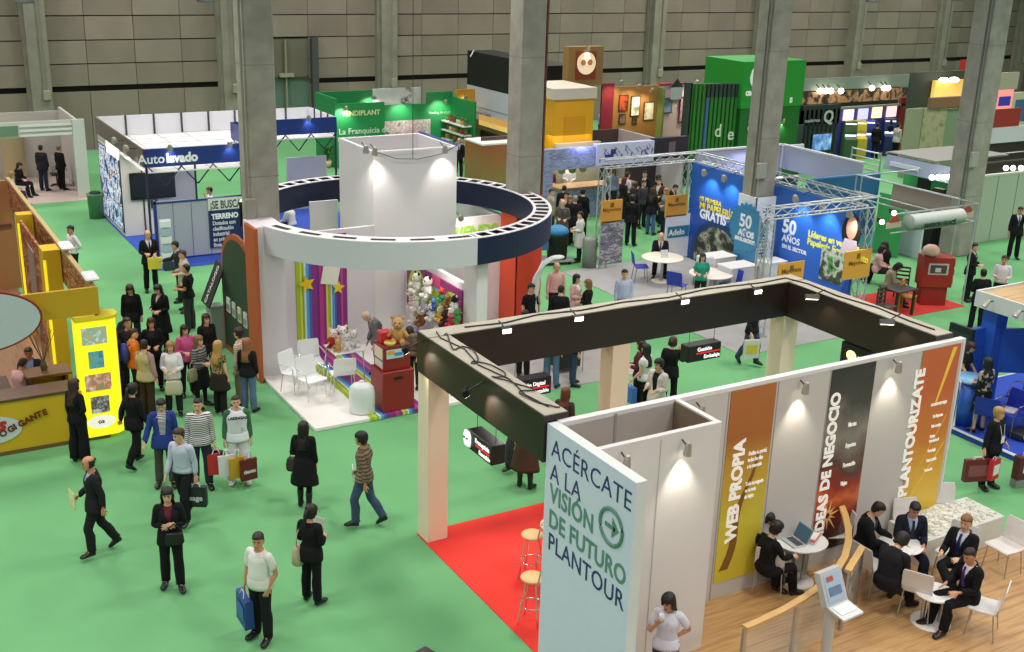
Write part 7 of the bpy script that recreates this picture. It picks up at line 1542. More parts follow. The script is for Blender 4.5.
# blue booth at the right edge
o = (19.25, 8.5, 0); t, part = booth_thing('blue_booth', 'bright blue booth with a white and wood canopy at the right edge', o); BB_ = mat('2f62c8', .45)
struct(MB().box((19.25, 6.0, .001), (30, 15.9, .10), mat('2348b4', .9)).box((19.20, 6.0, .001), (19.25, 15.95, .07), mat('1f3f98', .6)).box((19.20, 6.0, .10), (19.30, 15.95, .115), mat('c4ccd8', .5)).box((19.2, 15.9, .001), (30, 15.95, .11), mat('c4ccd8', .5)).build('floor_blue_platform'))
cz = 2.62; wdm = ramp_mat(((0, 'a8865a'), (.5, 'c8aa78'), (1, 'b89868')), 'N', scale=1.6, stretch=(.4, 5, 1))
part(MB().box((20.45, 10.0, cz-.25), (20.5, 15.2, cz+.10), mat('d8dadc', .5)).box((20.5, 15.15, cz-.25), (23, 15.2, cz+.1), mat('d8dadc', .5)).box((20.5, 10, cz+.02), (23, 15.15, cz+.06), wdm), 'canopy')
part(MB().box((21.9, 10, cz+.07), (22.0, 15.0, cz+.62), BB_).box((21.86, 10, cz+.62), (22.04, 15.05, cz+.68), mat('c8ccd4', .5)), 'upper_board')
for (x, y, w_, d_) in ((20.72, 14.78, .36, .36), (21.7, 14.2, .36, .36), (22.6, 12.6, .3, .34)): part(MB().box((x, y, .11), (x+w_, y+d_, cz-.25), BB_), 'post')
part(MB().slab([(20.95, 14.8, .9), (21.8, 14.3, .9), (21.8, 14.3, 1.9), (20.95, 14.8, 1.9)], (.06, .08, 0), BB_), 'rail_panel')
part(MB().box((20.3, 15.0, .11), (20.72, 15.12, 1.9), BB_), 'side_panel'); part(MB().box((20.16, 14.9, .11), (20.24, 15.5, 1.95), mat('16181c', .4)).box((20.155, 14.96, .5), (20.16, 15.44, 1.8), mat('2a3a3a', .3)), 'screen_panel')
for y_ in (14.75, 14.0): spotlight((20.25, y_, cz-.05), (19.2, y_+.2, 1.2), 'chrome lamp on the white canopy edge, %s' % ('near its corner' if y_ > 14.5 else 'toward the picture edge'), 10, 90, (20.45, y_, cz-.02), 'lamps on the white canopy', .06, lit=False)
q = at(956, 440, .11); t = thing('blue_counter', 'pale topped bright blue counter behind the two talking women', 'counter', (19.75, 14.45, .11))
MB().lathe([(.001, 0), (.32, 0), (.32, .95), (.001, .95)], mat('2a5cc0', .4), 24).build('body', t); MB().lathe([(.001, .95), (.36, .95), (.36, 1.0), (.001, 1.0)], mat('7ab0dc', .3), 24).build('worktop', t)
t = thing('metal_frame', 'white metal frame standing at the corner of the blue platform', 'frame', (19.33, 15.0, .116)); MB().tube([(0, 0, 0), (0, 0, 1.0), (.0, -.62, 1.0), (0, -.62, 0)], .025, mat('d4d8dc', .4), 6).tube([(0, 0, .03), (.6, 0, .03)], .02, mat('d4d8dc', .4), 6).tube([(0, -.62, .03), (0, 0, .03)], .02, mat('d4d8dc', .4), 6).build('frame_tube', t)
BCH2 = chair_shell(mat('8a9098', .3, metal=.7), mat('1c2fa0', .45), .5, 'chair', True, .46, .42)
for px, h, lab in (((1006, 432), -60, 'dark blue armchair with papers on its seat on the blue carpet'), ((984, 434), 150, 'blue armchair beside the woman in a patterned top'), ((1014, 415), -120, 'dark blue armchair nearest the picture edge on the blue carpet')):
    q = at(px[0], px[1], .11); put(BCH2, (q.x, q.y, .11), R(h), lab, 'blue armchairs in the blue booth')
q = at(1004, 426, .55); tag(MB().box((-.16, -.12, 0), (.16, .12, .03), mat('c8c0cc', .5)).build('papers', None, (at(1006, 432, .11).x, at(1006, 432, .11).y, .585), .4), 'pale papers lying on the dark blue armchair', 'papers')
t = thing('glass_table', 'small chrome framed glass table on the blue carpet', 'table', (20.7, 12.9, .11)); MB().box((-.4, -.4, .42), (.4, .4, .44), glass_mat('6a86d8', .4)).build('tabletop', t)
for a_ in (-1, 1):
    for b_ in (-1, 1): MB().tube([(a_*.36, b_*.36, 0), (a_*.36, b_*.36, .42)], .018, CHROME, 6).build('leg', t)
tag(MB().box((-.25, -.18, .0), (.25, .18, .16), mat('22262e', .5), .03).ball((-.15, -.19, .1), .06, WHITE, 8).ball((.16, -.12, .16), .06, WHITE, 8).build('black_case', None, (20.15, 13.35, .111)), 'black case with chrome corners on the blue carpet', 'case')
# ---------------------------------------------------------------- the visitors
def mir(p):
    q = dict(p)
    for k in ('ua', 'fa', 'ha', 'th', 'sh'):
        for s, o in (('L', 'R'), ('R', 'L')):
            if k+o in p: q[k+s] = (-p[k+o][0], p[k+o][1], p[k+o][2])
            elif k+s in q and k+o not in p: q.pop(k+s)
    if 'ftR' in p: q.pop('ftR', None); q['ftL'] = p['ftR']
    elif 'ftL' in p: q.pop('ftL', None); q['ftR'] = p['ftL']
    for k in ('turn', 'twist', 'side', 'cock'):
        if k in p: q[k] = -p[k]
    return q
ST = dict(thL=(.06, -.05, -1), shL=(.02, .04, -1), thR=(-.05, .03, -1), shR=(-.04, .05, -1))
WK = dict(thL=(.02, -.36, -1), shL=(.02, .06, -1), thR=(-.02, .20, -1), shR=(-.02, .62, -1), ftR=32, uaL=(.14, .28, -1), faL=(.08, -.05, -1), uaR=(-.14, -.22, -1), faR=(-.08, -.6, -1), lean=4)
FR = dict(ST, uaL=(.2, -.02, -1), faL=(-.42, -.9, -.1), uaR=(-.2, -.02, -1), faR=(.42, -.9, .0))
PHR = dict(ST, uaR=(-.38, -.45, -1), faR=(.42, -.22, 1), turn=-8, nod=8)
PHL = mir(PHR)
HIPL = dict(ST, uaL=(.62, .30, -1), faL=(-.75, -.25, -.55))
HIPR = mir(HIPL)
RCH = dict(ST, uaR=(-.1, -.8, -.7), faR=(.05, -1, -.05), lean=8)
BOW = dict(ST, lean=28, nod=12, uaL=(.1, -.5, -1), faL=(0, -.8, -.6), uaR=(-.1, -.5, -1), faR=(0, -.8, -.6))
CRS = dict(ST, uaL=(.22, -.1, -1), faL=(-.95, -.6, .12), uaR=(-.22, -.1, -1), faR=(.95, -.6, .2))
BK = dict(ST, uaL=(.12, -.02, -1), faL=(.04, -.3, -1), uaR=(-.12, -.02, -1), faR=(-.04, -.3, -1))
SITD = dict(SIT, lean=10, nod=8, uaL=(.16, -.35, -1), faL=(-.3, -1, .0), uaR=(-.16, -.35, -1), faR=(.3, -1, .0))
SITL = dict(SITD, lean=26, nod=14, uaL=(.12, -.8, -.8), faL=(-.2, -1, .0), uaR=(-.12, -.8, -.8), faR=(.2, -1, .0))
PPL = {}
def P(key, label, px, h, pose=ST, ht=1.74, seat=None, z=.013, **kw):
    ht *= .955 if seat is None else .985
    tall = (.435+.885*ht/1.75) if seat is not None else ht
    if px[0] == 't':
        q = at(px[1], px[2], z+tall-(.03 if seat is None else 0)-.0025*abs(pose.get('lean', 0))*ht)
    elif px[0] == 'w': q = Vector((px[1], px[2], z))
    else:
        q = at(px[0], px[1], z); q = q+Vector((q.x, q.y, 0)).normalized()*.07
    PPL[key] = person(label, (q.x, q.y, z), R(h), pose, ht, seat=seat, **kw); return PPL[key]
K, W_, NB = '17171a', 'e6e6ea', '22253a'
suit = lambda c=K, sh='d8dbe4', tie='2a2438': dict(top=('jacket', c), under=sh, tie=tie, legs=('trousers', c))
JEAN = ('trousers', mat('3d5070', .9, noise=.25, nscale=9)); JEANS = lambda c='3d5070': ('trousers', c)
def stripes(c1, c2, k=26.0, ax='Z'):
    key = ('st', c1, c2, k, ax)
    if key in _M: return _M[key]
    m = bpy.data.materials.new('m_stripes'); m.use_nodes = True; nt = m.node_tree; b = nt.nodes['Principled BSDF']; b.inputs['Roughness'].default_value = .9
    tc = nt.nodes.new('ShaderNodeTexCoord'); wv = nt.nodes.new('ShaderNodeTexWave'); wv.bands_direction = ax; wv.inputs['Scale'].default_value = k
    rp = nt.nodes.new('ShaderNodeValToRGB'); rp.color_ramp.interpolation = 'CONSTANT'; rp.color_ramp.elements[0].color = (*lin(c1), 1); rp.color_ramp.elements[1].color = (*lin(c2), 1); rp.color_ramp.elements[1].position = .5
    nt.links.new(tc.outputs['Object'], wv.inputs['Vector']); nt.links.new(wv.outputs['Fac'], rp.inputs['Fac']); nt.links.new(rp.outputs['Color'], b.inputs['Base Color']); _M[key] = m; return m
# --- foreground
P('whiteshirt', 'man in a short-sleeved white shirt holding a big blue carrier bag', (262, 642), -28, dict(ST, turn=30, uaL=(.3, .2, -1), faL=(-.25, -.45, -1), uaR=(-.2, -.0, -1), faR=(-.12, -.15, -1)), 1.75, top=('tee', 'e4e2dc'), legs=('trousers', '1b1b20'), hair=('short', '2a2420'), skin='b', fat=.45)
P('phonewoman', 'woman in a black trouser suit reading papers with a beige shoulder bag', (313, 604), 155, dict(FR, nod=14), 1.66, fem=True, top=('jacket', K), legs=('trousers', K), hair=('tail', 'black'))
P('bald', 'balding man in a dark suit striding left with yellow papers', (99, 556), -62, dict(WK, uaR=(-.2, -.1, -1), faR=(.3, -.8, -.35), turn=-4), 1.76, **suit('202024', 'b8c0d4', '4a5068'), hair=('receding', 'dark'), skin='b')
P('bagwoman', 'long-haired woman in a black suit crossing her arms over a small handbag', (174, 590), 14, dict(CRS, thL=(.04, -.16, -1), shL=(.02, .05, -1), thR=(-.04, .05, -1), shR=(-.03, .2, -1)), 1.74, fem=True, top=('jacket', K), under='6a2a30', legs=('trousers', K), hair=('long', 'black'))
P('walker', 'man in a brown striped sweater and jeans walking left with a red and white magazine', (364, 528), -100, dict(WK, uaR=(-.1, .0, -1), faR=(.1, -.7, -.6)), 1.78, top=('sweater', '5c4a38', stripes('5c4a38', '8a7c66', 5)), legs=JEAN, hair=('full', 'black'), skin='b')
P('coatwoman', 'woman in a knee-length black coat and boots seen from behind with a dark handbag', (306, 509), 172, dict(BK, thL=(.03, -.12, -1), thR=(-.03, .1, -1), shR=(-.03, .25, -1), uaL=(.2, .0, -1), faL=(.1, -.8, -.4)), 1.68, fem=True, top=('coat', '18181b'), legs=('tights', '1a1a1c'), boots=True, hair=('long', 'black'))
P('lightshirt', 'man in a pale blue long-sleeved shirt walking behind the woman in a black suit', (186, 524), -18, dict(WK, turn=-25, uaL=(.14, .12, -1), faL=(.05, -.1, -1)), 1.78, top=('shirt', 'bcc4d6'), legs=('trousers', '1a1a1e'), hair=('short', 'brown'))
P('varsity', 'young man in a white and green varsity jacket and white track trousers', (240, 484), 18, ST, 1.76, top=('sweater', '3f6a4c'), over='dfe2e6', legs=('wide_trousers', 'e2e6ea'), shoes='d8d0d0', hair=('crop', 'dark'))
P('stripehood', 'young man in a white hooded top with dark thin stripes holding a bunch of bags', (203, 489), 16, dict(ST, turn=-10), 1.78, top=('sweater', 'dcdcda', stripes('e2e2e0', '33343a', 9)), legs=('trousers', '2a3040'), hair=('crop', 'black'))
P('bluejacket', 'young man in an open blue jacket over a black and white striped shirt', (167, 487), 14, dict(ST, nod=16, uaR=(-.35, -.1, -1), faR=(-.25, -.4, -.8)), 1.76, top=('open_jacket', '2b3f86'), under=stripes('e0e0e2', '222226', 13), legs=('trousers', '4a4a44'), hair=('short', 'black'))
P('yellowback', 'woman all in black with a hand on her hip standing at the yellow counter', (82, 463), 152, HIPR, 1.72, fem=True, top=('sweater', K), legs=('wide_trousers', K), hair=('long', 'brown'))
P('blackaway', 'woman in a black trouser suit walking away past the yellow booth', (138, 467), 152, dict(WK, uaL=(.35, .2, -1), faL=(.35, -.2, -1)), 1.68, fem=True, top=('jacket', K), legs=('trousers', K), hair=('tail', 'dark'))
# --- group by the arched panel
P('plaidman', 'man in a cream checked shirt looking up at the arched chalkboard', (242, 405), -100, ST, 1.76, top=('shirt', 'd2c4b0', stripes('dccfbc', 'b89a84', 7)), legs=('trousers', '8a7a64'), hair=('full', 'dark'))
P('redhair', 'woman with long reddish fair hair, black top and jeans seen from behind', (250, 412), 168, BK, 1.66, fem=True, top=('sweater', '19191d'), legs=('trousers', '5a6f90'), hair=('long', '8a5a38'))
P('leopard', 'fair-haired woman in a leopard print top seen from behind', (222, 415), 150, BK, 1.66, fem=True, top=('top', '6a5a40', ramp_mat(((0, '2a2018'), (.45, '3a2c20'), (.5, 'a08a60'), (1, '8a7450')), 'N', scale=24, rough=.9)), skirt=(.62, .06, '2a241e'), legs=('trousers', '1c1c1e'), hair=('long', 'blond'))
P('plaidwoman', 'woman in a grey and black checked cardigan over a black skirt', (203, 408), 70, dict(FR), 1.64, fem=True, top=('sweater', '6a6a6c', stripes('8a8a8c', '2a2a2c', 6)), skirt=(.5, .05, '161618'), legs=('tights', '1a1a1c'), hair=('bob', 'light'))
P('whitecardigan', 'woman in a white cardigan carrying a large pale handbag', (175, 415), 8, FR, 1.64, fem=True, top=('sweater', 'e4e2e8'), legs=('trousers', '22222a'), hair=('bob', 'fair'))
P('pink', 'dark-haired woman in a bright pink sweater', (189, 396), 40, FR, 1.64, fem=True, top=('sweater', 'd05a92'), legs=('trousers', '1c1c20'), hair=('bob', 'black'))
P('redblack', 'woman with long dark red hair in a black jacket next to the pink sweater', (210, 384), 45, ST, 1.66, fem=True, top=('jacket', K), under='2a1a1a', legs=('trousers', K), hair=('long', '3a1a14'))
P('vest', 'man in a beige knitted vest over a dusky pink shirt seen from behind', (150, 418), 155, dict(BK, turn=30), 1.74, top=('sweater', 'b08890'), over='b6a88e', legs=('trousers', '3a2c22'), hair=('short', 'dark'))
P('orange', 'young man in an orange hooded top wearing a blue backpack', (139, 404), 120, dict(BK, turn=-20), 1.72, top=('sweater', 'd8741f'), legs=('trousers', '23252e'), hair=('short', 'brown'))
P('darkface', 'dark-haired man in a black jacket left of the orange hooded top', (133, 392), 30, dict(ST, nod=-6, turn=20), 1.72, top=('jacket', '1d1e22'), under='2a2a2c', legs=('trousers', '1e1e22'), hair=('short', 'dark'))
P('blackcurl', 'woman in black with her hands together behind the orange hooded top', (156, 390), 15, FR, 1.68, fem=True, top=('jacket', K), under='2a2a2e', legs=('trousers', K), hair=('mid', 'brown'))
P('jacketcoat', 'woman in a black jacket carrying a dark coat over her hand', (135, 352), 10, dict(ST, nod=18), 1.72, fem=True, top=('jacket', K), under='1f1f22', legs=('trousers', '23242a'), hair=('mid', 'brown'))
P('flowerbag', 'woman in black with long dark hair and a pale flowered scarf', (163, 352), -20, dict(FR, nod=16), 1.72, fem=True, top=('coat', K), under='c8b0a8', legs=('trousers', K), hair=('long', 'black'))
P('yellowbagman', 'man in a black suit holding a yellow bag near the blue carpet', (152, 292), 30, FR, 1.8, **suit(K, 'c8ccd8', '23232b'), hair=('receding', 'dark'))
P('reachman', 'man in a dark grey suit holding out his arm in front of the leaflet rack', (181, 302), -75, RCH, 1.74, **suit('2a2e36', 'c8ccd4', '3a3a4a'), hair=('short', 'black'))
P('tshirtaisle', 'man in a black tee shirt and grey jeans standing in the aisle', (190, 331), -95, dict(FR), 1.78, top=('tee', '17171a'), legs=('trousers', '3a3e40'), hair=('crop', 'black'), skin='b')
P('beigeaisle', 'man in a beige jacket half hidden behind the black tee shirt', (186, 312), -60, FR, 1.72, top=('open_jacket', 'bdb09a'), under='a8a090', legs=('trousers', '2a2c30'), hair=('short', 'brown'))
P('behindlit', 'person in dark clothes just behind the lit yellow picture column', (118, 406), -100, FR, 1.72, top=('jacket', '1f1d1e'), under='6a3a2a', legs=('trousers', '1c1c1f'), hair=('full', 'dark'))
P('whiteleft', 'man in a white shirt standing beyond the striped side panel of the yellow booth', ('t', 70, 227), -40, HIPL, 1.76, top=('shirt', 'dedcdf'), legs=('trousers', '1c1c20'), hair=('short', 'black'), skin='b')
# --- far left and car wash booth
P('boothjeans', 'man in a dark jacket and jeans seen from behind in the grey booth', (45, 191), 170, BK, 1.8, top=('jacket', '23242a'), legs=('trousers', '2c3448'), hair=('short', 'dark'))
P('boothblack', 'person all in black standing right of the jeans man in the grey booth', (63, 190), 150, BK, 1.76, top=('jacket', '15151a'), legs=('trousers', K), hair=('short', 'light'))
P('boothsit', 'woman in black sitting at the far left of the grey booth', ('t', 17, 163), 80, SITD, 1.66, seat=.46, fem=True, top=('sweater', '1b1b1e'), legs=('trousers', K), hair=('mid', 'brown'))
P('boothsit2', 'person in a pale top sitting in front of the grey booth corner', ('t', 9, 172), 90, SITD, 1.66, seat=.46, fem=True, top=('sweater', 'c4c4c6'), legs=('trousers', '3a3a40'), hair=('bob', 'fair'))
P('carwash', 'man in a white shirt standing behind the grey counter wall of the car wash booth', ('w', 10.05, 36.2), -60, PHR, 1.78, top=('shirt', 'd4d4dc'), legs=('trousers', K), hair=('short', 'brown'))
P('carwashsit', 'man in a white shirt sitting in the gap behind the grey pillar', ('t', 291, 205), -110, SITL, 1.72, seat=.46, top=('shirt', 'dcd6d4'), legs=('trousers', '22242c'), hair=('short', 'red'))
# --- yellow booth
P('gigsit', 'man in a dark jacket and white collar sitting inside the yellow booth', ('t', 28, 349), 20, dict(SITD, lean=-4), 1.72, seat=.46, top=('open_jacket', '1b1e2a'), under='6f86b4', legs=('trousers', '3a4a60'), hair=('short', 'black'), skin='d')
P('gigback', 'man in a dusky pink shirt sitting with his back to the yellow counter', ('t', 18, 362), 160, dict(SITL, lean=14), 1.72, seat=.46, top=('shirt', 'c49a9a'), legs=('trousers', '2a2a30'), hair=('crop', 'dark'), skin='d')
P('gigcook', 'person in black standing in the shade at the rear of the yellow booth', ('w', 2.3, 30.0), 90, FR, 1.72, top=('tee', '17171a'), legs=('trousers', K), hair=('short', 'black'))
# --- toy booth
P('oldman', 'white-haired man in a grey coat bending over toys behind the red cabinet', ('t', 377, 314), -62, dict(BOW, lean=34), 1.72, z=.085, top=('jacket', '6f7276'), under='8a8a90', legs=('trousers', '34363c'), hair=('receding', 'white'))
P('toywoman', 'dark-haired person bending down just behind the red cabinet', ('w', 10.2, 21.35), -20, dict(BOW, lean=30), 1.6, z=.085, fem=True, top=('sweater', '7a6a5a'), legs=('trousers', '2a2a2e'), hair=('full', 'dark'))
# --- behind the black beam
P('blacktee', 'man in a black tee shirt with a hand to his head by red cladding', ('t', 531, 285), 45, PHL, 1.74, top=('tee', '17171b'), legs=('trousers', '24262c'), hair=('short', 'black'))
P('pinkshirt', 'man in a pink shirt standing behind the black beam', ('t', 557, 264), 15, ST, 1.78, top=('shirt', 'd8a8a0'), legs=('trousers', '23242a'), hair=('receding', 'brown'))
P('darkback', 'dark-haired man in black seen from behind before the pink shirt', ('t', 561, 287), 165, dict(FR, nod=20), 1.7, top=('sweater', '1e1e22'), legs=('trousers', '23242a'), hair=('short', 'black'))
P('pinkwoman', 'woman with dark bobbed hair in a pale pink jacket', ('t', 577, 276), 55, FR, 1.62, fem=True, top=('jacket', 'd8b4ac'), under='efe8e4', legs=('trousers', '2a2a30'), hair=('bob', 'black'))
P('blondblack', 'fair-haired woman in a black jacket facing the pale pink jacket', ('t', 588, 281), -100, FR, 1.62, fem=True, top=('jacket', '1a1a1c'), under='1a1a1c', legs=('trousers', K), hair=('bob', 'light'))
P('bluecheck', 'man in a pale blue shirt standing alone on the grey carpet edge', ('t', 625, 271), 8, dict(BK), 1.76, top=('shirt', 'b4bcd8'), legs=('trousers', '26283a'), hair=('short', 'black'), fat=.4)
P('jeansa', 'person in blue jeans half hidden by the black beam, left of two', (551, 388), 170, BK, 1.68, top=('sweater', '4a5a7a'), legs=('trousers', '56708e'), hair=('short', 'dark'))
P('jeansb', 'person in dark blue jeans half hidden by the black beam, right of two', (573, 386), 100, BK, 1.68, top=('sweater', '22242a'), legs=('trousers', '31435f'), hair=('short', 'dark'))
P('bootsa', 'person in black trousers and brown boots seen below the black beam', (523, 378), 150, BK, 1.68, top=('sweater', '1a1a1a'), legs=('trousers', '1a1714'), boots=True, shoes='4a2c18', hair=('short', 'dark'))
P('greytrouser', 'person in dark grey trousers seen below the front beam beside the hanging sign', (512, 470), -60, WK, 1.68, top=('sweater', '2a2a2e'), legs=('wide_trousers', '3c3c40'), hair=('short', 'dark'))
P('skirt', 'woman in a brown striped skirt and black boots seen below the front beam', (525, 489), 160, ST, 1.62, fem=True, top=('sweater', 'd8a0a0'), skirt=(.42, .10, '4a382c'), legs=('tights', '171514'), boots=True, hair=('long', 'dark'))
P('browntop', 'brown-haired woman hidden up to her head behind the end of the front beam', ('t', 566, 390), 150, ST, 1.64, fem=True, top=('sweater', '4a3a34'), legs=('trousers', '2a2a2e'), hair=('mid', '6a3a20'))
P('whitetop', 'woman with long black hair in a white blouse carrying a blue bag', ('t', 646, 346), -125, dict(FR, faL=(.1, -.6, -.7)), 1.66, fem=True, top=('top', 'e0dedf'), legs=('trousers', '1b1b1e'), hair=('long', 'black'))
P('beard', 'man in an off-white jacket over a black shirt looking left', ('t', 659, 361), -45, dict(FR, turn=-10), 1.74, top=('open_jacket', 'd6cdc8'), under='1d1d20', legs=('trousers', '5a5648'), hair=('full', 'black'))
P('hairup', 'woman in a black suit with her hair pinned up and a hand at her ear', ('t', 673, 339), 165, PHR, 1.68, fem=True, top=('jacket', '16161a'), legs=('trousers', K), hair=('bun', 'brown'))
P('maroon', 'woman in a maroon top half hidden behind the cream middle column', ('t', 641, 342), -110, FR, 1.66, fem=True, top=('sweater', '5a2a2c'), legs=('trousers', '221c1e'), hair=('mid', 'dark'))
P('jeanwalk', 'person in jeans walking with a white carrier bag below the back beam', (749, 366), 40, WK, 1.7, top=('sweater', '1a1a1e'), legs=('trousers', '3c4860'), hair=('short', 'dark'))
# --- stationery booth
P('tableman', 'bald man in a dark suit sitting at the round white table', ('w', T1.x+.42, T1.y+.68), -5, SITD, 1.74, seat=.47, **suit('1b1c22', 'd8d0cc', '4a3a3a'), hair=('bald', 'dark'))
P('green', 'woman with dark hair in a bright green top beside a round white table', ('t', 703, 255), -4, dict(FR), 1.6, fem=True, top=('tee', '2f9a7c'), legs=('trousers', '23242a'), hair=('mid', 'black'))
P('lightback', 'man in a blue grey shirt seen from behind at the brick bar', ('t', 613, 169), 170, BK, 1.84, top=('shirt', '8a98b4'), legs=('trousers', '2c3038'), hair=('short', 'light'), fat=.5)
P('whitebar', 'man in a white shirt beside the blue grey shirt at the bar', ('t', 628, 173), 120, FR, 1.76, top=('shirt', 'd4d0dc'), legs=('trousers', '26282e'), hair=('short', 'brown'))
P('suitbar', 'man in a dark suit facing left behind the truss', ('t', 645, 172), -40, FR, 1.78, **suit('1d1d22', 'c8c8d0', '2a2a34'), hair=('short', 'black'))
P('blackbar', 'dark-haired person in a black jacket right of the dark suit behind the truss', ('t', 659, 176), 130, ST, 1.76, top=('jacket', '17171b'), legs=('trousers', K), hair=('full', 'black'))
P('manfront', 'man in black seen from behind in front of the crowd at the truss', (630, 246), 160, BK, 1.78, top=('jacket', '17181c'), legs=('trousers', '18191d'), hair=('full', 'black'))
P('longdark', 'woman in black with long dark hair left of the jeans woman behind the truss', ('t', 633, 188), 165, BK, 1.68, fem=True, top=('jacket', '19191c'), legs=('trousers', '2a3040'), hair=('long', '3a2018'))
P('jeanswoman', 'woman with long brown hair and blue jeans in the crowd behind the truss', (650, 235), 150, BK, 1.7, fem=True, top=('jacket', '1c1c20'), legs=('trousers', '44618c'), hair=('long', 'brown'))
P('blondcrowd', 'fair long-haired woman in a grey top beside the white poster', (663, 234), -60, FR, 1.66, fem=True, top=('sweater', '8a8880'), legs=('trousers', '33425c'), hair=('long', 'fair'))
P('redbag', 'person in dark clothes stooping at the right of the crowd behind the truss', ('t', 672, 186), 60, dict(BOW, lean=16), 1.7, top=('jacket', '1e1f22'), legs=('trousers', K), hair=('short', 'black'))
P('barback', 'man in a long black jacket with his back turned at the brick bar', (581, 240), 150, BK, 1.82, top=('jacket', '15151a'), legs=('trousers', K), hair=('short', 'black'))
P('bigblack', 'stout person in a black coat leaning on the brick bar', ('t', 564, 188), 165, dict(BK, lean=10), 1.72, fat=.6, top=('coat', '16161a'), legs=('trousers', K), hair=('short', 'dark'))
P('beigeman', 'man in a beige jacket at the left of the crowd by the brick bar', ('t', 552, 190), 60, ST, 1.74, top=('jacket', '9a947c'), under='b8b4a8', legs=('trousers', '4a4a42'), hair=('short', 'brown'))
P('greyold', 'balding man in a grey brown jacket behind the cleaning trolley', ('t', 563, 201), -4, FR, 1.74, top=('jacket', '5a5650'), under='4a4a4e', legs=('trousers', '3a3a36'), hair=('receding', 'grey'))
P('smallwoman', 'woman with fair face and dark hair between the beige jacket and the bar', ('t', 566, 193), 10, ST, 1.62, fem=True, top=('sweater', 'b8a8a0'), legs=('trousers', '2a2a2e'), hair=('bob', 'dark'))
P('blackwoman2', 'woman in a black top right of the balding man behind the trolley', ('t', 570, 197), 30, FR, 1.66, fem=True, top=('sweater', '1c1c20'), legs=('trousers', K), hair=('mid', 'light'))
P('cleaner', 'person in a long white coat standing right of the cleaning trolley', (578, 262), -80, FR, 1.66, top=('coat', 'd4d2ce'), under='c8c8c4', legs=('trousers', '23242a'), hair=('short', 'black'))
P('crowda', 'man in a dark grey jumper between the two orange truss signs', (641, 228), 40, ST, 1.76, top=('sweater', '3a3c42'), legs=('trousers', '23252c'), hair=('short', 'brown'))
P('crowdb', 'woman with a reddish bob in a dark jacket at the back of the truss crowd', (622, 222), 120, FR, 1.66, fem=True, top=('jacket', '2a2226'), under='6a3a3a', legs=('trousers', '1c1c20'), hair=('bob', '5a2a18'))
P('crowdc', 'man in a brown jacket close beside the long-haired jeans woman', (656, 226), -30, FR, 1.78, top=('jacket', '4a3a2c'), under='c4c0b8', legs=('trousers', '2a2a2e'), hair=('short', 'dark'))
P('crowdd', 'person in a black coat between the balding man and the brick bar counter', (573, 246), -170, BK, 1.74, top=('coat', '1d1c1f'), legs=('trousers', K), hair=('short', 'grey'))
P('barman', 'barman in white behind the counter of the brick bar', ('w', 23.4, 35.6), 0, FR, 1.74, top=('shirt', 'e4e0dc'), legs=('trousers', K), hair=('short', 'dark'))
P('barmaid', 'barmaid in a dark red top behind the counter of the brick bar', ('w', 22.5, 35.5), 10, FR, 1.68, fem=True, top=('sweater', '6a3038'), legs=('trousers', K), hair=('tail', 'dark'))
# --- right side
P('redcarpet', 'woman with long dark hair in black sitting beyond the reading woman on the red carpet', ('t', 888, 243), -95, SITD, 1.68, seat=.46, fem=True, top=('sweater', '1a191c'), legs=('trousers', K), hair=('long', 'black'))
P('pinkpartner', 'person in a pale pink top sitting beside the truss corner post', ('t', 880, 246), 80, SITD, 1.66, seat=.46, fem=True, top=('sweater', 'd8b4ac'), legs=('trousers', '2a2a2e'), hair=('bob', 'dark'))
P('beigereader', 'woman in a beige jacket reading at the small dark table', ('t', 891, 264), 75, SITL, 1.7, seat=.46, fem=True, top=('sweater', 'b5a988'), legs=('trousers', '2c2a28'), hair=('bob', 'dark'))
P('suitright', 'man in a black suit standing right of the red counter facing right', (966, 301), 60, dict(FR), 1.78, **suit('17181c', 'd0d0d8', '2a2a3a'), hair=('short', 'black'))
P('suitfront', 'man in black seen from behind before the suit man right of the red counter', (974, 331), 175, FR, 1.76, top=('jacket', '15161a'), legs=('trousers', K), hair=('short', 'black'))
P('whitepink', 'man in a white and pink shirt beyond the blue board at the right', ('t', 1005, 257), -25, FR, 1.74, top=('shirt', 'dccfd4'), legs=('trousers', '17171c'), hair=('short', 'black'), skin='b')
P('phoneman', 'man in a black suit on the phone before the grey green wall', (1012, 259), -10, PHL, 1.82, **suit('16171b', 'd8dae0', '3a4a6a'), hair=('short', 'black'), skin='b')
P('womandark', 'woman in a dark green top leaning on the blue counter', ('t', 967, 344), 40, dict(BOW, lean=12), 1.66, z=.11, fem=True, top=('tee', '1f2a24'), legs=('trousers', K), hair=('mid', 'brown'))
P('argyle', 'woman in a black and grey diamond patterned top and black skirt', (976, 432), -150, FR, 1.68, z=.11, fem=True, top=('sweater', '5a5654', stripes('9a948c', '1f1c1c', 3.5, 'DIAGONAL') if False else ramp_mat(((0, '1f1c1c'), (.5, '1f1c1c'), (.55, '9c958c'), (1, 'b0a89c')), 'N', scale=9, const=True, rough=.9)), skirt=(.48, .02, '141416'), legs=None, hair=('mid', 'black'))
P('shopper', 'older woman with short fair hair in a dark trouser suit carrying maroon bags', (986, 489), 35, dict(ST, faL=(-.2, -.7, -.4), uaR=(-.25, .05, -1), faR=(-.2, -.1, -1), turn=10), 1.68, fem=True, fat=.35, top=('jacket', '18191f'), under='23242a', legs=('trousers', '191a1f'), hair=('full', 'blond'))
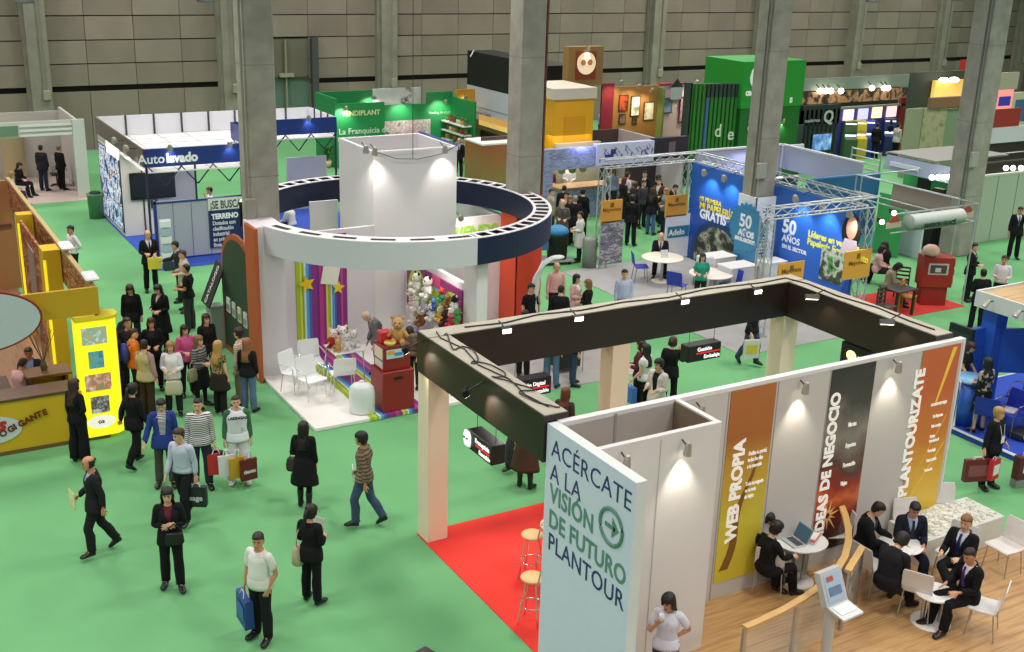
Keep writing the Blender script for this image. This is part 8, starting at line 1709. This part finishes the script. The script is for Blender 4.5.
for k, (x, y, lab, c_) in enumerate(((868, 122, 'person in a grey jacket among the arcade machines', '5a5a58'), (878, 124, 'person in black left of two before the purple wall', '17171b'), (891, 121, 'person in black right of two before the purple wall', '15151a'), (899, 124, 'person in a pale top at the red end of the purple booth', 'b8b0ac'))):
    P('arc%d' % k, lab, ('t', x, y), (60, 150, 190, 120)[k], BK if k else FR, 1.76, top=('jacket', c_), legs=('trousers', K), hair=('short', 'black'))
# --- seated on the wooden floor
P('seat1', 'man in a black suit leaning at the left end of the round table', ('t', 869, 504), 62, dict(SITL, lean=16, turn=20), 1.78, seat=.46, z=.03, **suit('141418', 'b8bcc8', '3a3e4a'), hair=('short', 'black'))
P('seat2', 'man in a navy suit, pale blue shirt and striped tie sitting facing the camera', ('t', 914, 503), -2, dict(SITD, turn=-4), 1.78, seat=.46, z=.03, top=('jacket', '1c2130'), under='aebfe6', tie='2a2a34', legs=('trousers', '1c2130'), hair=('short', 'black'), skin='b')
P('seat3', 'man in a black suit with a dark blue tie and crossed legs', ('t', 966, 518), -48, dict(SITD, lean=-4, thR=(.06, -1, .22), shR=(.75, -.55, -.5), turn=4), 1.78, seat=.46, z=.03, **suit('141519', 'ccd2e0', '1f2650'), hair=('short', 'light'))
P('seat4', 'man in a black suit with a purple tie sitting by the low round table', ('t', 975, 550), -72, dict(SITD, turn=12), 1.74, seat=.46, z=.03, **suit('131418', 'dfe0e6', '5a2a7a'), hair=('crop', 'dark'), skin='b')
P('seat5', 'man in a dark jacket bent over the table with his back turned', ('t', 893, 543), 132, dict(SITL, lean=32), 1.78, seat=.46, z=.03, top=('jacket', '1b1c20'), legs=('trousers', '18191d'), hair=('full', 'black'))
P('laptopa', 'dark-haired woman in a black short-sleeved top nearest the yellow banner', ('t', 755, 512), 70, dict(SITL, lean=22, nod=20), 1.7, seat=.46, z=.03, fem=True, top=('tee', '151518'), legs=('trousers', '17171b'), hair=('tail', 'black'))
P('laptopb', 'dark-haired woman in black seen from behind before the laptop', ('t', 771, 525), 118, dict(SITL, lean=12), 1.7, seat=.46, z=.03, fem=True, top=('sweater', '151518'), legs=('trousers', '17171b'), hair=('bun', 'black'))
P('glasses', 'woman in a white checked blouse with a hand at her mouth', ('t', 670, 596), -14, dict(HIPL, uaR=(-.35, -.55, -1), faR=(.62, -.45, 1), nod=14, turn=-24), 1.68, z=.03, fem=True, top=('tee', 'e0dfe8', stripes('e6e5ee', 'c9c6d8', 22, 'X')), legs=('trousers', '3a3a48'), hair=('bob', 'black'), skin='b')
# --- far booths
for key, px, h, kw, lab in (('f1', ('t', 634, 118), 60, dict(seat=.5, pose=SITD, top=('shirt', 'd8d4d4'), legs=('trousers', '26262c'), hair=('short', 'light')), 'man in a white shirt sitting at a table before the brown wall'),
        ('f2', ('t', 656, 122), -60, dict(seat=.5, pose=SITD, top=('jacket', '1d1d22'), legs=('trousers', K), hair=('short', 'black')), 'person in black sitting right of the white shirt in the brown booth'),
        ('f3', ('t', 664, 124), 120, dict(seat=.5, pose=SITD, top=('jacket', '19181b'), legs=('trousers', K), hair=('full', 'black')), 'person with dark hair sitting at the edge of the pink booth'),
        ('f4', ('t', 602, 110), 120, dict(top=('shirt', '9aa6c4'), legs=('trousers', '2a2c38'), hair=('short', 'brown')), 'man in a blue grey shirt standing right of the yellow cube'),
        ('f5', ('t', 604, 128), 170, dict(top=('jacket', '17171b'), legs=('trousers', K), hair=('full', 'black')), 'person in black seen from behind in front of the yellow cube corner'),
        ('f6', ('t', 459, 139), 0, dict(top=('jacket', '17171a'), under='d8d8dc', tie='3a2a2a', legs=('trousers', K), hair=('receding', 'dark')), 'man in a black suit standing behind the brown wooden counter'),
        ('f7', ('t', 478, 160), 60, dict(seat=.5, pose=SITD, top=('jacket', '23242a'), legs=('trousers', K), hair=('short', 'dark')), 'man in a dark jacket sitting beside the display cube')):
    kw = dict(kw); ps = kw.pop('pose', BK); P(key, lab, px, h, ps, 1.74, **kw)
# ---------------------------------------------------------------- bags and things in hands
def carrier(key, hand, label, m, w_=.36, h_=.40, d_=.12, drop=.16, turn=0, print_=None, logo=None, off=(0, 0), group=None):
    p = PPL[key]; hp = p['hand'][hand]; t = thing('carrier_bag', label, 'bag', (hp.x+off[0], hp.y+off[1], max(hp.z-drop-h_, .005)), R(turn), group)
    b = MB(); vs = [(x*k, y*k2, z) for z, k, k2 in ((0, 1, 1), (h_, 1.04, .8)) for x, y in ((-w_/2, -d_/2), (w_/2, -d_/2), (w_/2, d_/2), (-w_/2, d_/2))]
    b.add(vs, [(3, 2, 1, 0), (0, 1, 5, 4), (1, 2, 6, 5), (2, 3, 7, 6), (3, 0, 4, 7), (4, 5, 6, 7)], m)
    bo = b.build('bag_body', t)
    if print_: MB().box((-w_*.38, -d_/2-.004, h_*.25), (w_*.38, -d_/2+.002, h_*.75), print_).build('print', bo)
    if logo: text('lettering', logo[0], logo[1], logo[2], bo, (-w_*.36, -d_/2-.006, h_*.35), FACE_Y, offset=.003)
    top = hp.z-t.location.z
    for s in (-1, 1): MB().tube([(-w_*.22, s*d_*.3, h_-.01), (-w_*.12-off[0]*0, s*.02, top-.02), (w_*.12, s*.02, top-.02), (w_*.22, s*d_*.3, h_-.01)], .007, mat('e0e0e0', .5), 5).build('handle', t)
    return t
def handbag(key, where, label, m, w_=.32, h_=.24, d_=.12, drop=.0, turn=0, strap=.22, z=None):
    p = PPL[key]; hp = p['elb'][where[1]] if where[0] == 'e' else (p['hand'][where[1]] if where[0] == 'h' else p['sho'][where[1]]); zb = hp.z-strap-h_-drop
    t = thing('handbag', label, 'bag', (hp.x, hp.y, zb), R(turn))
    b = MB(); prof = []
    for z_, k in ((0, .86), (.03, .98), (h_*.5, 1.0), (h_*.9, .9), (h_, .8)):
        prof += [(w_/2*k*c_*(1 if abs(c_) > .5 else 1), d_/2*s_*(1.0 if z_ < h_*.7 else .6), z_) for c_, s_ in ((-1, -.6), (-.85, -1), (.85, -1), (1, -.6), (1, .6), (.85, 1), (-.85, 1), (-1, .6))]
    fs = [tuple(range(8))[::-1], tuple(range(32, 40))]+[(i*8+j, i*8+(j+1) % 8, i*8+8+(j+1) % 8, i*8+8+j) for i in range(4) for j in range(8)]
    b.add(prof, fs, m, True).build('bag_body', t)
    MB().tube([(-w_*.33, 0, h_-.01), (-w_*.28, 0, h_+strap*.6), (0, 0, h_+strap), (w_*.28, 0, h_+strap*.6), (w_*.33, 0, h_-.01)], .011, m, 6).build('strap', t)
    return t
BLUEB = mat('1f3f86', .4)
carrier('whiteshirt', 'R', 'big blue carrier bag held by the man in a short-sleeved white shirt', BLUEB, .42, .44, .14, .10, -60, mat('2f5aa8', .4))
handbag('phonewoman', 'sL', 'beige shoulder bag of the woman reading papers', mat('b8ab8e', .7), .36, .30, .14, .0, 60, .34)
def held(key, hand, label, mb, name, cat, turn=0, dz=0.0, tilt=None, off=(0, 0)):
    hp = PPL[key]['hand'][hand]; o = mb.build(name, None, (hp.x+off[0], hp.y+off[1], hp.z+dz)); o.rotation_euler = (tilt or 0, 0, R(turn)); return tag(o, label, cat)
held('phonewoman', 'L', 'white sheet held up by the woman in a black trouser suit', MB().box((-.11, -.003, -.02), (.11, .003, .26), WHITE), 'paper', 'paper', 150)
held('bald', 'R', 'yellow and white papers in the hand of the balding man', MB().box((-.13, -.01, -.12), (.13, 0, .16), mat('d8cc5a', .5)).box((-.10, -.014, -.08), (.12, -.01, .14), mat('e8e4c0', .5)), 'papers', 'papers', -50)
handbag('bagwoman', 'hR', 'small black handbag hanging in front of the woman with crossed arms', BLACK, .27, .18, .10, -.02, 15, .14)
carrier('lightshirt', 'L', 'black carrier bag with pale lettering behind the woman in a black suit', mat('1e2126', .5), .32, .36, .12, .08, 0, None, ('sage', .13, mat('c8ccd0', .5)))
held('walker', 'R', 'red and white magazine held by the man walking left', MB().box((-.14, -.012, -.10), (.14, .0, .12), mat('d8d4d6', .5)).box((-.14, -.014, -.02), (.06, -.012, .12), mat('c02a38', .5)), 'magazine', 'magazine', -80)
handbag('coatwoman', 'hL', 'dark brown handbag of the woman in the knee-length black coat', mat('3a2c2c', .5), .36, .24, .14, -.05, 170, .16)
held('coatwoman', 'L', 'white paper held above the dark brown handbag', MB().box((-.09, -.003, .0), (.09, .003, .2), WHITE), 'paper', 'paper', 140, .02)
cols_ = (('c02a2a', 'red carrier bag, leftmost of the bunch held by the striped hooded top'), ('e4e6ea', 'white and blue carrier bag in the bunch held by the striped hooded top'), ('d0a028', 'yellow ochre carrier bag in the bunch held by the striped hooded top'), ('6a1c22', 'dark red carrier bag lettered in white, rightmost of the bunch'))
for k, (c_, lab) in enumerate(cols_):
    v = Vector(CR)*(.02+.19*k); carrier('stripehood', 'L', lab, mat(c_, .5), .30, .40, .07, .10+.03*k, 20+k*6, None, ('tiesto', .10, WHITE) if k == 3 else None, (v.x, v.y))
v = Vector(CR)*-.15; carrier('varsity', 'R', 'black carrier bag held by the young man in the varsity jacket', mat('1c1a1e', .5), .32, .42, .10, .06, -30, None, None, (v.x, v.y))
o = text('lettering', 'LAKINGAS', .07, mat('23283a', .6), PPL['varsity']['root'], (-.16, -.158, 1.30), FACE_Y, offset=.004)
o = text('number', '21', .08, mat('5a5f6a', .6), PPL['varsity']['root'], (.05, -.160, 1.08), FACE_Y)
handbag('whitecardigan', 'hL', 'large pale grey handbag of the woman in a white cardigan', mat('b4b29a', .6), .34, .28, .14, -.02, 10, .18)
handbag('plaidwoman', 'eR', 'olive bag on the arm of the woman in the checked cardigan', mat('8a8668', .6), .34, .26, .12, -.1, 60, .2)
bp = PPL['orange']; q = bp['wp']((0, .16, 1.05)); t = thing('backpack', 'blue backpack on the back of the orange hooded top', 'backpack', q, bp['rz'])
MB().ball((0, .06, .14), .17, mat('27398a', .6), 12, .95, .6, 1.35).build('pack', t); MB().box((-.10, .14, .0), (.10, .19, .18), mat('1f2c6a', .6), .03).build('pocket', t)
for s in (-1, 1): MB().tube([(s*.10, .0, .34), (s*.11, -.18, .36), (s*.11, -.28, .2), (s*.10, -.05, -.05)], .016, mat('1f2c6a', .6), 6).build('strap', t)
held('jacketcoat', 'R', 'dark folded coat hanging from the hand of the woman in a black jacket', MB().ball((0, 0, -.28), .17, mat('1d1d24', .9), 10, 1, .5, 1.9), 'folded_coat', 'coat', 0)
carrier('yellowbagman', 'L', 'yellow bag held by the man in a black suit near the blue carpet', mat('d4cc3a', .5), .36, .30, .14, .06, 20)
carrier('shopper', 'R', 'maroon carrier bag with a pale square print held by the older woman', mat('6a1f2a', .5), .50, .44, .10, .06, 10, mat('8a4a50', .5), None, (-.08, .03))
v = Vector(CR)*.24; carrier('shopper', 'R', 'red and white carrier bag right of the maroon one', mat('c4242c', .5), .26, .40, .10, .06, 40, mat('e8e4e4', .5), None, (v.x, v.y))
q = at(1019, 486); t = thing('carrier_bag', 'maroon and grey carrier bag cut by the right picture edge', 'bag', (q.x, q.y, .005), R(20)); MB().box((-.16, -.08, 0), (.24, .08, .16), mat('8a8a86', .5)).box((-.16, -.08, .16), (.24, .08, .62), mat('5a1c26', .5)).build('bag_body', t); MB().box((-.05, -.085, .3), (.1, -.08, .45), WHITE).build('print', t); MB().tube([(-.05, 0, .6), (0, 0, .78), (.1, 0, .78), (.14, 0, .6)], .008, WHITE, 5).build('handle', t)
carrier('whitetop', 'L', 'bright blue bag of the long-haired woman in a white blouse', mat('3f6fc0', .5), .40, .34, .14, .08, -60)
carrier('jeanwalk', 'R', 'white carrier bag with a yellow print below the back beam', mat('c8c8c4', .5), .36, .44, .10, .04, 10, mat('c8b83a', .5))
held('blacktee', 'R', 'white sheet of paper by the man in a black tee shirt', MB().box((-.15, -.1, 0), (.15, .1, .006), WHITE), 'paper', 'paper', 0, .02)
held('beigereader', 'R', 'open newspaper on the small dark table', MB().box((-.2, -.14, 0), (.2, .14, .012), mat('c8ccd0', .6)), 'newspaper', 'newspaper', 60, .01)
held('glasses', 'R', 'white cup at the mouth of the woman in a checked blouse', MB().lathe([(.001, 0), (.028, 0), (.036, .09), (.034, .09), (.026, .01), (.001, .01)], WHITE, 12), 'paper_cup', 'cup', 0, -.02)
q = PPL['shopper']['wp']((.0, -.17, 1.18)); tag(MB().box((-.05, -.006, -.12), (.05, .0, .02), WHITE).tube([(-.03, .01, .02), (-.07, .05, .22)], .006, mat('c8c8cc', .5), 5).tube([(.03, .01, .02), (.07, .05, .22)], .006, mat('c8c8cc', .5), 5).build('name_badge', None, q, PPL['shopper']['rz']), 'white name badge hanging on the older woman with maroon bags', 'badge')
q = at(735, 566, .03); t = thing('hanging_coat', 'black coat hung over the chair by the yellow banner', 'coat', (q.x+.02, q.y+.05, .03), R(120)); MB().tube([(0, .2, 1.02), (0, .26, .95), (0, .3, .6), (0, .28, .25)], [.10, .20, .22, .10], mat('131316', .9), 12).build('coat_body', t); MB().tube([(-.18, .2, .9), (-.24, .22, .5)], [.07, .05], mat('131316', .9), 8).build('sleeve', t)
# dark monitor lying on the floor at the lower edge
q = at(420, 658); tag(MB().box((-.16, -.16, .0), (.16, .16, .14), mat('4a4848', .6), .02).box((-.14, -.14, .14), (.14, .14, .15), mat('2a2a2c', .4)).build('floor_box', None, (q.x, q.y-.15, .002), .3), 'dark grey box on the green carpet at the lower picture edge', 'box')
# ---------------------------------------------------------------- lettering becomes real mesh
dg = bpy.context.evaluated_depsgraph_get()
made = [(o, bpy.data.meshes.new_from_object(o.evaluated_get(dg), depsgraph=dg)) for o in TEXTS]
for o, me in made:
    n = bpy.data.objects.new('tmp', me); COL.objects.link(n); n.parent = o.parent; n.location = o.location; n.rotation_euler = o.rotation_euler; n.scale = o.scale
    if not me.materials: me.materials.append(o.data.materials[0])
    nm = o.name; bpy.data.objects.remove(o); n.name = nm
